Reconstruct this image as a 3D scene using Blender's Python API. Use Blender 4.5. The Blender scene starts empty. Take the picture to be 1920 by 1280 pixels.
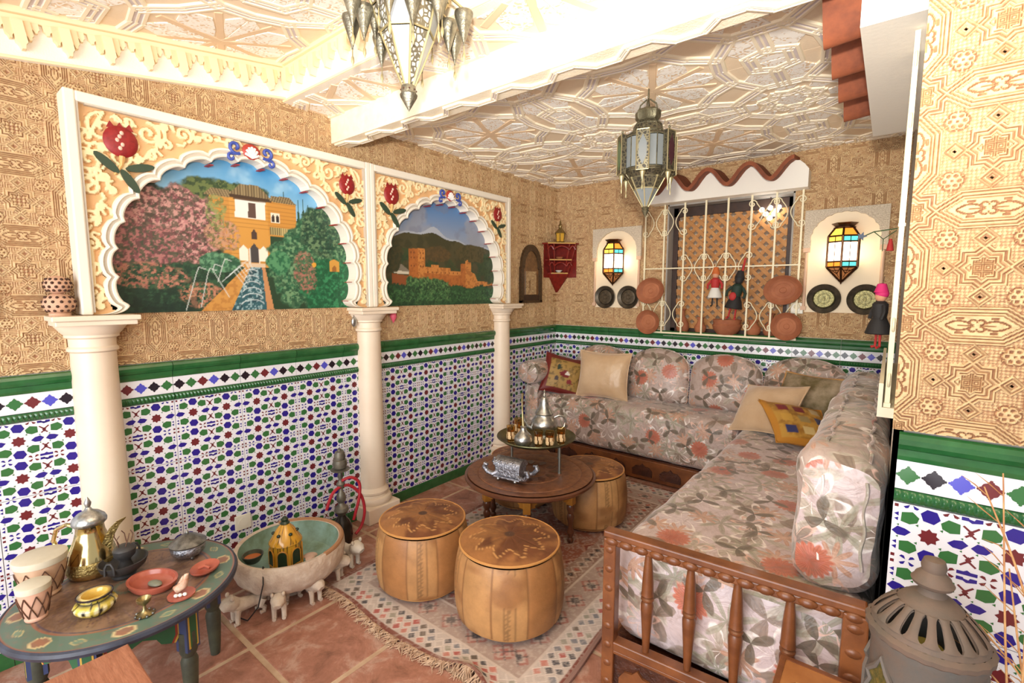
import bpy, math, random
import numpy as np
from math import sin, cos, pi, radians, sqrt, atan2
from mathutils import Matrix, Vector
random.seed(7); RNG = np.random.default_rng(7)
SC = bpy.context.scene; COL = SC.collection

# ---------------------------------------------------------------- camera
CAM_H = 1.55
def setup_camera():
    pitch, yaw, roll = radians(5.913), radians(38.28), radians(0.126)
    fw = Vector((-sin(yaw)*cos(pitch), cos(yaw)*cos(pitch), -sin(pitch)))
    rt = Vector((cos(yaw), sin(yaw), 0)); up = rt.cross(fw)
    r2 = rt*cos(roll)+up*sin(roll); u2 = -rt*sin(roll)+up*cos(roll)
    cd = bpy.data.cameras.new('camera'); cam = bpy.data.objects.new('camera', cd); COL.objects.link(cam)
    cd.sensor_width = 36; cd.lens = 896.3/1920*36; cd.clip_start = 0.02
    m = Matrix((r2, u2, -fw)).transposed().to_4x4(); m.translation = (0, 0, CAM_H)
    cam.matrix_world = m; SC.camera = cam
setup_camera()

# ---------------------------------------------------------------- world, lights, exposure
def setup_light():
    w = bpy.data.worlds.new('world'); SC.world = w; w.use_nodes = True
    bg = w.node_tree.nodes['Background']; bg.inputs[0].default_value = (1.0, 0.985, 0.96, 1); bg.inputs[1].default_value = WORLD
    def area(name, loc, target, size, power, col):
        d = bpy.data.lights.new(name, 'AREA'); d.shape = 'RECTANGLE'; d.size, d.size_y = size; d.energy = power; d.color = col
        o = bpy.data.objects.new(name, d); COL.objects.link(o); o.location = loc
        o.rotation_euler = (Vector(target)-Vector(loc)).to_track_quat('-Z', 'Y').to_euler()
        return o
    # daylight through the wide open terrace doors behind the photographer
    area('daylight_doorway', (-0.75, -1.75, 1.30), (-1.5, 2.0, 1.1), (2.6, 2.2), P_DAY, (0.97, 0.98, 1.0))
    # the photographer's flash, held just above the lens and tilted up at the beam and ceiling
    d = bpy.data.lights.new('photo_flash', 'SPOT'); d.energy = P_FLASH; d.shadow_soft_size = 0.05; d.color = (1.0, 0.93, 0.82); d.spot_size = radians(128); d.spot_blend = 1.0
    o = bpy.data.objects.new('photo_flash', d); COL.objects.link(o); o.location = (-0.02, -0.04, 1.84)
    o.rotation_euler = (Vector((-0.95, 1.75, 3.3))-o.location).to_track_quat('-Z', 'Y').to_euler()
WORLD, P_DAY, P_FLASH = 0.42, 95.0, 300.0
setup_light()
vs = SC.view_settings; vs.view_transform = 'Standard'; vs.look = 'None'; vs.gamma = 1.0; vs.use_curve_mapping = False
vs.exposure = 0.42

# ---------------------------------------------------------------- small helpers
def lin(c):
    c = c/255.0
    return c/12.92 if c <= 0.04045 else ((c+0.055)/1.055)**2.4
def RGB(r, g, b): return (lin(r), lin(g), lin(b))
def A4(c): return (c[0], c[1], c[2], 1.0)

class NT:
    def __init__(s, name):
        s.m = bpy.data.materials.new(name); s.m.use_nodes = True; s.t = s.m.node_tree; s.t.nodes.clear()
        s.out = s.n('ShaderNodeOutputMaterial'); s.b = s.n('ShaderNodeBsdfPrincipled'); s.l(s.b.outputs[0], s.out.inputs[0])
    def n(s, typ, **kw):
        nd = s.t.nodes.new(typ)
        for k, v in kw.items():
            if k.startswith('i_'):
                nd.inputs[k[2:].replace('_', ' ')].default_value = v
            else: setattr(nd, k, v)
        return nd
    def l(s, a, b): s.t.links.new(a, b)
    def val(s, x, inp):
        if isinstance(x, (int, float)): inp.default_value = x
        elif isinstance(x, tuple): inp.default_value = A4(x) if len(inp.default_value) == 4 else x
        else: s.l(x, inp)
    def math(s, op, a, b=None, c=None, clamp=False):
        nd = s.n('ShaderNodeMath', operation=op, use_clamp=clamp); s.val(a, nd.inputs[0])
        if b is not None: s.val(b, nd.inputs[1])
        if c is not None: s.val(c, nd.inputs[2])
        return nd.outputs[0]
    def vmath(s, op, a, b=None):
        nd = s.n('ShaderNodeVectorMath', operation=op); s.val(a, nd.inputs[0])
        if b is not None: s.val(b, nd.inputs[1])
        return nd.outputs[1] if op in ('LENGTH', 'DISTANCE', 'DOT_PRODUCT') else nd.outputs[0]
    def mix(s, f, a, b, blend='MIX'):
        nd = s.n('ShaderNodeMix', data_type='RGBA', blend_type=blend); s.val(f, nd.inputs[0]); s.val(a, nd.inputs[6]); s.val(b, nd.inputs[7])
        return nd.outputs[2]
    def coord(s, which='Object'): return s.n('ShaderNodeTexCoord').outputs[which]
    def attr(s, name):
        nd = s.n('ShaderNodeAttribute'); nd.attribute_name = name; return nd
    def noise(s, vec, scale, detail=4, rough=0.55, dist=0.0, out=0):
        nd = s.n('ShaderNodeTexNoise'); nd.inputs['Scale'].default_value = scale; nd.inputs['Detail'].default_value = detail
        nd.inputs['Roughness'].default_value = rough; nd.inputs['Distortion'].default_value = dist
        if vec is not None: s.l(vec, nd.inputs['Vector'])
        return nd.outputs[out]
    def ramp(s, f, pts, interp='LINEAR'):
        nd = s.n('ShaderNodeValToRGB'); cr = nd.color_ramp; cr.interpolation = interp
        while len(cr.elements) < len(pts): cr.elements.new(0.5)
        for e, (p, c) in zip(cr.elements, pts):
            e.position = p; e.color = A4(c) if isinstance(c, tuple) else (c, c, c, 1)
        s.l(f, nd.inputs[0]); return nd.outputs[0]
    def bump(s, h, strength=0.3, dist=0.005):
        nd = s.n('ShaderNodeBump'); nd.inputs['Strength'].default_value = strength; nd.inputs['Distance'].default_value = dist
        s.l(h, nd.inputs['Height']); s.l(nd.outputs[0], s.b.inputs['Normal'])
    def set(s, base=None, rough=None, metal=None, **kw):
        if base is not None: s.val(base, s.b.inputs['Base Color'])
        if rough is not None: s.val(rough, s.b.inputs['Roughness'])
        if metal is not None: s.val(metal, s.b.inputs['Metallic'])
        for k, v in kw.items(): s.val(v, s.b.inputs[k.replace('_', ' ')])
        return s.m

MATS = {}
def simple(name, col, rough=0.5, metal=0.0, col2=None, nscale=20, bump=0, bscale=60, bdist=0.004, coat=0, **kw):
    if name in MATS: return MATS[name]
    t = NT(name); c = col
    if col2 is not None:
        f = t.noise(t.coord(), nscale, 5, 0.6)
        c = t.mix(t.ramp(f, [(0.35, 0.0), (0.65, 1.0)]), col, col2)
    t.set(c, rough, metal, **kw)
    if coat: t.b.inputs['Coat Weight'].default_value = coat; t.b.inputs['Coat Roughness'].default_value = 0.08
    if bump: t.bump(t.noise(t.coord(), bscale, 4), bump, bdist)
    MATS[name] = t.m; return t.m
def vcol(name, rough=0.6, metal=0.0, bump=0, bscale=150, bdist=0.002, var=0.0, vscale=8, coat=0):
    """material that shows the painted colour stored on the mesh"""
    if name in MATS: return MATS[name]
    t = NT(name); c = t.attr('paint').outputs['Color']
    if var:
        f = t.noise(t.coord(), vscale, 5, 0.65)
        c = t.mix(1.0, c, t.ramp(f, [(0.3, (1-var, 1-var, 1-var)), (0.7, (1+var*.3, 1+var*.3, 1+var*.3))]), 'MULTIPLY')
    t.set(c, rough, metal)
    if coat: t.b.inputs['Coat Weight'].default_value = coat
    if bump: t.bump(t.noise(t.coord(), bscale, 3), bump, bdist)
    MATS[name] = t.m; return t.m
def glow(name, col, strength):
    if name in MATS: return MATS[name]
    t = NT(name); t.set(col, 0.3); t.b.inputs['Emission Color'].default_value = A4(col); t.b.inputs['Emission Strength'].default_value = strength
    MATS[name] = t.m; return t.m
def glass(name, col, rough=0.05, alpha_like=0.0):
    if name in MATS: return MATS[name]
    t = NT(name); t.set(col, rough); t.b.inputs['Transmission Weight'].default_value = 1.0; t.b.inputs['IOR'].default_value = 1.45
    MATS[name] = t.m; return t.m

# ---------------------------------------------------------------- mesh builder
I4 = Matrix.Identity(4)
def TR(x=0, y=0, z=0, rx=0, ry=0, rz=0, s=1):
    sc = s if isinstance(s, (tuple, list)) else (s, s, s)
    return Matrix.Translation((x, y, z)) @ Matrix.Rotation(rz, 4, 'Z') @ Matrix.Rotation(ry, 4, 'Y') @ Matrix.Rotation(rx, 4, 'X') @ Matrix.Diagonal((*sc, 1))
class G:
    def __init__(s): s.V = []; s.F = []; s.M = []; s.S = []; s.UV = []; s.C = []; s.T = I4
    def add(s, V, F, m=0, smooth=False, T=None, uv=None, col=None):
        o = len(s.V); T = s.T @ T if T is not None else s.T
        A = np.array(V, float).reshape(-1, 3)
        if T is not I4:
            R = np.array(T); A = A @ R[:3, :3].T + R[:3, 3]
        s.V.extend(map(tuple, A.tolist()))
        s.F.extend([tuple(i+o for i in f) for f in F]); s.M.extend([m]*len(F)); s.S.extend([smooth]*len(F))
        s.UV.extend(uv if uv is not None else [(v[0], v[1], v[2]) for v in A.tolist()])
        if col is None: col = [(1, 1, 1)]*len(A)
        elif isinstance(col, tuple): col = [col]*len(A)
        s.C.extend(col); return s
    def box(s, x, y, z, sx, sy, sz, m=0, T=None):
        a, b, c = sx/2, sy/2, sz/2
        V = [(x-a, y-b, z-c), (x+a, y-b, z-c), (x+a, y+b, z-c), (x-a, y+b, z-c), (x-a, y-b, z+c), (x+a, y-b, z+c), (x+a, y+b, z+c), (x-a, y+b, z+c)]
        return s.add(V, [(0, 3, 2, 1), (4, 5, 6, 7), (0, 1, 5, 4), (1, 2, 6, 5), (2, 3, 7, 6), (3, 0, 4, 7)], m, T=T)
    def bx(s, x0, x1, y0, y1, z0, z1, m=0, T=None):
        return s.box((x0+x1)/2, (y0+y1)/2, (z0+z1)/2, x1-x0, y1-y0, z1-z0, m, T)
    def lathe(s, prof, n=24, m=0, smooth=True, T=None, x=0, y=0, z=0, rmod=None, col=None, cap=True):
        V = []; F = []; k = len(prof); uv = []
        L = [0]
        for i in range(1, k): L.append(L[-1]+sqrt((prof[i][0]-prof[i-1][0])**2+(prof[i][1]-prof[i-1][1])**2))
        for i, (r, h) in enumerate(prof):
            for j in range(n):
                a = 2*pi*j/n; q = r*(rmod(a, h) if rmod else 1)
                V.append((x+q*cos(a), y+q*sin(a), z+h)); uv.append((j/n, L[i], 0))
        for i in range(k-1):
            for j in range(n):
                j2 = (j+1) % n; F.append((i*n+j, i*n+j2, (i+1)*n+j2, (i+1)*n+j))
        if cap and prof[0][0] > 1e-3 and prof[-1][0] != .0001: F.append(tuple(range(n-1, -1, -1)))
        if cap and prof[-1][0] > 1e-3 and prof[0][0] != .0001: F.append(tuple((k-1)*n+j for j in range(n)))
        return s.add(V, F, m, smooth, T, uv, col)
    def tube(s, P, r, n=8, m=0, closed=False, smooth=True, T=None, flat=1.0, col=None):
        P = [Vector(p) for p in P]; k = len(P); R = r if isinstance(r, (list, tuple)) else [r]*k
        V = []; F = []; ref = None
        for i in range(k):
            if closed: t = P[(i+1) % k]-P[i-1]
            else: t = P[min(i+1, k-1)]-P[max(i-1, 0)]
            t.normalize()
            if ref is None: ref = Vector((0, 0, 1)) if abs(t.z) < 0.9 else Vector((1, 0, 0))
            u = ref-t*ref.dot(t)
            if u.length < 1e-6: u = t.orthogonal()
            u.normalize(); w = t.cross(u); ref = u
            for j in range(n):
                a = 2*pi*j/n; V.append(P[i]+(u*cos(a)*flat+w*sin(a))*R[i])
        for i in range(k if closed else k-1):
            i2 = (i+1) % k
            for j in range(n):
                j2 = (j+1) % n; F.append((i*n+j, i*n+j2, i2*n+j2, i2*n+j))
        if not closed: F.append(tuple(range(n-1, -1, -1))); F.append(tuple((k-1)*n+j for j in range(n)))
        return s.add([tuple(v) for v in V], F, m, smooth, T, col=col)
    def prism(s, poly, z0, z1, m=0, T=None, top=True, m_side=None):
        """polygon in local xy extruded z0..z1 (counter-clockwise seen from +z)"""
        n = len(poly); V = [(p[0], p[1], z0) for p in poly]+[(p[0], p[1], z1) for p in poly]
        area = sum(poly[i-1][0]*poly[i][1]-poly[i][0]*poly[i-1][1] for i in range(n))
        F = [(i, (i+1) % n, n+(i+1) % n, n+i) for i in range(n)]; F2 = [tuple(range(n-1, -1, -1)), tuple(range(n, 2*n))]
        if area < 0: F = [f[::-1] for f in F]; F2 = [f[::-1] for f in F2]
        if m_side is not None:
            s.add(V, F, m_side, T=T); return s.add(V, F2, m, T=T)
        return s.add(V, F+F2, m, T=T)
    def ball(s, x, y, z, rx, ry=None, rz=None, nu=16, nv=10, m=0, T=None, col=None):
        ry = ry or rx; rz = rz or rx
        V = [(x, y, z-rz)]
        for i in range(1, nv):
            p = -pi/2+pi*i/nv
            for j in range(nu):
                a = 2*pi*j/nu; V.append((x+rx*cos(p)*cos(a), y+ry*cos(p)*sin(a), z+rz*sin(p)))
        V.append((x, y, z+rz)); F = []; t = len(V)-1
        for j in range(nu):
            j2 = (j+1) % nu; F.append((0, 1+j2, 1+j)); F.append((t, 1+(nv-2)*nu+j, 1+(nv-2)*nu+j2))
            for i in range(nv-2): F.append((1+i*nu+j, 1+i*nu+j2, 1+(i+1)*nu+j2, 1+(i+1)*nu+j))
        return s.add(V, F, m, True, T, col=col)
    def grid(s, X, Y, Z, m=0, smooth=True, T=None, uv=None, col=None, keep=None, flip=False):
        """arrays (rows, cols)"""
        h, w = X.shape; V = np.stack([X, Y, Z], -1).reshape(-1, 3)
        idx = np.arange(h*w).reshape(h, w)
        q = np.stack([idx[:-1, :-1], idx[:-1, 1:], idx[1:, 1:], idx[1:, :-1]], -1).reshape(-1, 4)
        if keep is not None: q = q[keep[:-1, :-1].reshape(-1) & keep[1:, 1:].reshape(-1) & keep[1:, :-1].reshape(-1) & keep[:-1, 1:].reshape(-1)]
        if flip: q = q[:, ::-1]
        return s.add(V, [tuple(x) for x in q.tolist()], m, smooth, T, uv, col)
    def mesh(s, name, mats):
        me = bpy.data.meshes.new(name); me.from_pydata(s.V, [], s.F)
        for mt in (mats if isinstance(mats, (list, tuple)) else [mats]): me.materials.append(mt)
        me.polygons.foreach_set('material_index', s.M); me.polygons.foreach_set('use_smooth', s.S)
        at = me.attributes.new('fuv', 'FLOAT_VECTOR', 'POINT'); at.data.foreach_set('vector', np.array(s.UV, np.float32).ravel())
        ca = me.attributes.new('paint', 'FLOAT_COLOR', 'POINT')
        cc = np.ones((len(s.V), 4), np.float32); cc[:, :3] = np.array(s.C, np.float32).reshape(-1, 3); ca.data.foreach_set('color', cc.ravel())
        me.update()
        if any(s.S): me.set_sharp_from_angle(angle=radians(38))
        return me
    def obj(s, name, mats, parent=None, T=None, bevel=0, seg=2, sub=0, auto=None):
        return link(name, s.mesh(name, mats), parent, T, bevel, seg, sub)
def link(name, me, parent=None, T=None, bevel=0, seg=2, sub=0):
    o = bpy.data.objects.new(name, me); COL.objects.link(o)
    if parent is not None: o.parent = parent
    if T is not None: o.matrix_local = T
    if bevel:
        b = o.modifiers.new('bevel', 'BEVEL'); b.width = bevel; b.segments = seg; b.limit_method = 'ANGLE'; b.angle_limit = radians(40)
    if sub: q = o.modifiers.new('sub', 'SUBSURF'); q.levels = sub; q.render_levels = sub
    return o
def tag(o, label, cat, group=None):
    o['label'] = label; o['category'] = cat
    if group: o['group'] = group
    return o
def thing(name, label, cat, loc=(0, 0, 0), rz=0, group=None):
    o = bpy.data.objects.new(name, None); COL.objects.link(o); o.location = loc; o.rotation_euler = (0, 0, rz)
    o.empty_display_size = 0.05
    return tag(o, label, cat, group)
def struct(o, label=None):
    o['kind'] = 'structure'
    if label: o['label'] = label
    return o
def copy_tree(o, parent=None):
    c = o.copy(); COL.objects.link(c); c.parent = parent
    for ch in list(o.children): copy_tree(ch, c)
    return c
# planar frames: local x along the surface, local y up, local z out of the surface
def frame(origin, xdir, ydir):
    x = Vector(xdir).normalized(); y = Vector(ydir).normalized(); z = x.cross(y)
    m = Matrix((x, y, z)).transposed().to_4x4(); m.translation = Vector(origin); return m
def arc(cx, cy, r, a0, a1, n): return [(cx+r*cos(a0+(a1-a0)*i/n), cy+r*sin(a0+(a1-a0)*i/n)) for i in range(n+1)]
def seg_dist(PX, PY, polys, rad=None):
    """distance of (regular) grid points to a set of polylines; only looked for within rad when given"""
    d = np.full(PX.shape, 9.0); xs, ys = PX[0], PY[:, 0]
    for P in polys:
        for (x0, y0), (x1, y1) in zip(P[:-1], P[1:]):
            sl = (slice(None), slice(None))
            if rad:
                i0, i1 = np.searchsorted(xs, (min(x0, x1)-rad, max(x0, x1)+rad)); j0, j1 = np.searchsorted(ys, (min(y0, y1)-rad, max(y0, y1)+rad))
                if i1 <= i0 or j1 <= j0: continue
                sl = (slice(j0, j1), slice(i0, i1))
            X, Y = PX[sl], PY[sl]; dx, dy = x1-x0, y1-y0; L = dx*dx+dy*dy+1e-12
            t = np.clip(((X-x0)*dx+(Y-y0)*dy)/L, 0, 1)
            d[sl] = np.minimum(d[sl], np.hypot(X-x0-t*dx, Y-y0-t*dy))
    return d
def inside(PX, PY, poly):
    c = np.zeros(PX.shape, bool); n = len(poly)
    for i in range(n):
        x0, y0 = poly[i-1]; x1, y1 = poly[i]
        if y0 == y1: continue
        k = ((y0 > PY) != (y1 > PY)) & (PX < (x1-x0)*(PY-y0)/(y1-y0)+x0); c ^= k
    return c
def vnoise(X, Y, sc, seed=0, oct=4):
    """value noise, fractal"""
    out = np.zeros(X.shape); a = 1.0; tot = 0
    for o in range(oct):
        r = np.random.default_rng(seed+o*17); tab = r.random((128, 128))
        x = X*sc*2**o; y = Y*sc*2**o; xi = np.floor(x).astype(int); yi = np.floor(y).astype(int)
        fx = x-xi; fy = y-yi; fx = fx*fx*(3-2*fx); fy = fy*fy*(3-2*fy)
        g = lambda i, j: tab[(xi+i) % 128, (yi+j) % 128]
        out += a*((g(0, 0)*(1-fx)+g(1, 0)*fx)*(1-fy)+(g(0, 1)*(1-fx)+g(1, 1)*fx)*fy); tot += a; a *= 0.55
    return out/tot
def sstep(a, b, x):
    t = np.clip((x-a)/(b-a), 0, 1); return t*t*(3-2*t)
def lerp3(a, b, t): return np.asarray(a)*(1-t[..., None])+np.asarray(b)*t[..., None]
WX, DY, RX, CZ, PY_ = -2.769, 4.256, 0.05, 2.611, 1.62     # left wall, back wall, right wall, ceiling, pier face
# ================================================================ THE SETTING
# ---------------------------------------------------------------- floor of terracotta tiles
def m_terracotta():
    t = NT('terracotta_floor'); co = t.coord(); info = t.n('ShaderNodeObjectInfo')
    v = t.vmath('ADD', co, t.vmath('SCALE', info.outputs['Location'])); 
    n1 = t.noise(info.outputs['Location'], 3.1, 1)
    f1 = t.noise(v, 7, 6, 0.7, 0.6); f2 = t.noise(v, 30, 4, 0.7)
    c = t.ramp(f1, [(0.30, RGB(116, 78, 62)), (0.42, RGB(158, 108, 88)), (0.52, RGB(172, 120, 100)), (0.61, RGB(188, 152, 134)), (0.68, RGB(164, 114, 96))])
    c = t.mix(t.ramp(f2, [(0.45, 0.0), (0.75, 0.5)]), c, RGB(132, 88, 72))
    t.set(c, t.ramp(f2, [(0.3, 0.32), (0.7, 0.55)])); t.bump(f1, 0.25, 0.004); return t.m
M_TERR = m_terracotta()
M_GROUT = simple('sand_grout', RGB(204, 178, 150), 0.85, col2=RGB(182, 152, 124), nscale=9)
g = G(); g.bx(WX-0.2, 1.6, -1.2, DY+0.2, -0.1, -0.004)
floor = struct(g.obj('floor', M_GROUT), 'terracotta tiled floor with sandy joints')
TS = 0.457
g = G(); e = 0.011
g.bx(e, TS-e, e, TS-e, -0.012, 0.0); tile_me = g.mesh('floor_tile', M_TERR)
for i in range(-2, 9):
    for j in range(-4, 8):
        x0 = -2.10+TS*i; y0 = 0.82+TS*j
        if x0 > 1.5 or y0 < -1.2 or x0+TS < WX: continue
        o = link('floor_tile', tile_me, floor, bevel=0.004)
        o.location = (x0+random.uniform(-.002, .002), y0, random.uniform(-.0015, .0)); o.rotation_euler.z = random.uniform(-.004, .004)

# ---------------------------------------------------------------- carved plaster relief (repeat S)
S = 0.28
def wrap(a): return (a+.5) % 1-.5
def plaster_h(U, V):
    N = vnoise(U, V, 38, 3, 2)
    els = []
    def hexa(x, y, lx, ly): return np.maximum(np.abs(y)-ly, np.abs(x)*0.6+np.abs(y)*0.8-lx*0.6)
    h = 0.22+0.4*(np.cos(2*pi*(U+V)*18)*np.cos(2*pi*(U-V)*18) > 0)
    ov = []
    for (cx, cy, sw) in ((0.5, 0.5, True), (0, 0, False)):
        x = wrap(U-cx); y = wrap(V-cy)
        if sw: x, y = y, x
        ov.append((x, y, hexa(x, y, 0.27, 0.085)))
    bs = []
    for (cx, cy) in ((0, 0.5), (0.5, 0)):
        x = wrap(U-cx); y = wrap(V-cy)
        d = np.minimum(np.maximum(np.abs(x), np.abs(y)), (np.abs(x)+np.abs(y))/1.414)-0.075
        bs.append((x, y, d))
    D = np.full(U.shape, 9.0)
    for _, _, d in ov+bs: D = np.minimum(D, d)
    # strap bands parallel to the cartouches
    band = (D > 0.0) & (D < 0.085)
    rid = 0.5+0.5*np.cos(2*pi*(D-0.014)/0.0285)
    h = np.where(band, 0.12+0.88*sstep(0.22, 0.55, rid), h)
    for (cx, cy) in ((.25, .5), (.75, .5), (0, .25), (0, .75), (.5, .25), (.5, .75), (.25, 0), (.75, 0)):
        x = wrap(U-cx); y = wrap(V-cy)
        d = (np.abs(x)+np.abs(y))/1.414
        if (cx, cy) in ((.5, .25), (.5, .75), (.25, 0), (.75, 0)): continue
        k = d < 0.066; r = 0.5+0.5*np.cos(2*pi*(d-0.033)/0.0235)
        h = np.where(k, np.where(d < 0.012, 0.0, 0.2+0.8*sstep(.25, .65, r)), h)
    for cx in (.25, .75):
        for cy in (.25, .75):
            x = wrap(U-cx); y = wrap(V-cy); r = np.hypot(x, y); k = r < 0.088
            hh = np.full(U.shape, 0.02)
            for q in range(6):
                a = q*pi/3; dd = np.hypot(x-.047*cos(a), y-.047*sin(a)); hh = np.maximum(hh, 1-sstep(.006, .011, np.abs(dd-.022)))
            dd = r; hh = np.maximum(hh, 1-sstep(.005, .010, np.abs(dd-.016)))
            ang = np.arctan2(y, x); hh = np.maximum(hh, (1-sstep(.1, .3, np.abs(np.sin(3*ang+pi/2)))) * (r > .066))
            h = np.where(k, hh, h)
    for x, y, d in bs:
        k = d < 0.0; c = np.cos(2*pi*(x+y)/.034)*np.cos(2*pi*(x-y)/.034)
        h = np.where(k, np.where(d > -.012, 1.0, 0.15+0.8*sstep(-.1, .35, c)), h)
    for x, y, d in ov:
        k = d < 0.0; hh = np.full(U.shape, 0.86)
        ax = np.abs(x); lens = np.abs(y)-.040*np.clip(1-((ax-.115)/.092)**2, 0, 1)
        hh = np.where((ax > .024) & (np.abs(lens) < .0065) & (ax < .206), 0.05, hh)
        hh = np.where((np.abs(y) < .0035*(1+20*(ax-.1)**2)) & (ax > .03) & (ax < .12), 0.2, hh)
        r = np.hypot(x, y); a = np.arctan2(y, x); pet = np.abs(r-(.036+.024*np.abs(np.sin(2*a))**.7*np.sign(np.abs(np.sin(a))-.4)))
        hh = np.where((pet < .006) & (r < .075), 0.05, hh)
        hh = np.where((np.abs(np.abs(y)-.062) < .006) & (np.abs(ax-.11) < .025), 0.1, hh)
        h = np.where(k, np.where(d > -.01, 1.0, hh), h)
    return np.clip(h, 0, 1), N
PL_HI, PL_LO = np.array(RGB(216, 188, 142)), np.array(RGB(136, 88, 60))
def m_plaster():
    t = NT('carved_plaster'); c = t.attr('paint').outputs['Color']; info = t.n('ShaderNodeObjectInfo'); v = t.vmath('ADD', t.coord(), info.outputs['Location'])
    f = t.noise(v, 5.5, 6, .7, .4); c = t.mix(t.ramp(f, [(.42, 0.0), (.70, .45)]), c, RGB(184, 140, 98)); f2 = t.noise(v, 60, 3, .7); c = t.mix(t.ramp(f2, [(.5, 0.0), (.74, .5)]), c, RGB(170, 118, 82))
    t.set(c, .74); t.bump(f2, .25, .003); return t.m
M_PLASTER = m_plaster()
def plaster_mesh(u0, u1, v0, v1, step):
    nu = max(3, int(round((u1-u0)*S/step))+1); nv = max(3, int(round((v1-v0)*S/step))+1)
    U, V = np.meshgrid(np.linspace(u0, u1, nu), np.linspace(v0, v1, nv)); h, N = plaster_h(U, V)
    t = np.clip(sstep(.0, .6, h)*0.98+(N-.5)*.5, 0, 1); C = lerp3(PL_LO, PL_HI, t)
    g = G(); X = (U-u0)*S; Y = (V-v0)*S; e = 0.0
    Z = 0.0055*h
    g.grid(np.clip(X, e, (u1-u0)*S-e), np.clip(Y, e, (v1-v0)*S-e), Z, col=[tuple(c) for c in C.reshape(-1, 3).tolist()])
    w, hh = (u1-u0)*S, (v1-v0)*S
    g.add([(0, 0, -.002), (w, 0, -.002), (w, hh, -.002), (0, hh, -.002)], [(0, 1, 2, 3)], col=tuple(PL_LO))
    return g.mesh('plaster_panel', M_PLASTER)
PCACHE = {}
def plaster_region(parent, fr, a0, a1, b0, b1, pa, pb, step, skip=()):
    """cover the rectangle a (along the wall) x b (height) with relief tiles whose grid starts at pa, pb"""
    i0 = math.floor((a0-pa)/S+1e-6); j0 = math.floor((b0-pb)/S+1e-6); i = i0
    while pa+i*S < a1-1e-4:
        j = j0
        while pb+j*S < b1-1e-4:
            x0, x1 = max(a0, pa+i*S), min(a1, pa+(i+1)*S); y0, y1 = max(b0, pb+j*S), min(b1, pb+(j+1)*S)
            ok = x1-x0 > .004 and y1-y0 > .004
            for (q0, q1, r0, r1) in skip:
                if x0 > q0 and x1 < q1 and y0 > r0 and y1 < r1: ok = False
            if ok:
                key = tuple(round(v, 3) for v in ((x0-pa)/S-i, (x1-pa)/S-i, (y0-pb)/S-j, (y1-pb)/S-j))+(step,)
                if key not in PCACHE: PCACHE[key] = plaster_mesh(*key[:4], step)
                link('plaster_panel', PCACHE[key], parent, fr(x0, y0))
            j += 1
        i += 1

# ---------------------------------------------------------------- glazed dado tiles
TD = 0.313
M_WHITE_T = simple('white_glaze', RGB(232, 232, 238), 0.14, coat=0.3)
M_GREEN_T = simple('green_glaze', RGB(44, 104, 56), 0.16, col2=RGB(34, 88, 46), nscale=14, coat=0.4)
M_BLUE_T = simple('cobalt_glaze', RGB(48, 36, 136), 0.18)
M_LBLUE_T = simple('violet_blue_glaze', RGB(84, 84, 196), 0.18)
M_LEAF_T = simple('leaf_green_glaze', RGB(58, 112, 62), 0.18)
M_RED_T = simple('oxblood_glaze', RGB(112, 44, 48), 0.18)
M_BLACK_T = simple('black_glaze', RGB(38, 28, 38), 0.18)
def ngon(cx, cy, r, n, a0=0, sx=1, sy=1, rot=0):
    P = []
    for k in range(n):
        a = a0+2*pi*k/n; x, y = r*cos(a)*sx, r*sin(a)*sy; P.append((cx+x*cos(rot)-y*sin(rot), cy+x*sin(rot)+y*cos(rot)))
    return P
def star(cx, cy, r1, r2, n, a0=0):
    return [(cx+(r1 if k % 2 == 0 else r2)*cos(a0+pi*k/n), cy+(r1 if k % 2 == 0 else r2)*sin(a0+pi*k/n)) for k in range(2*n)]
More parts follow.
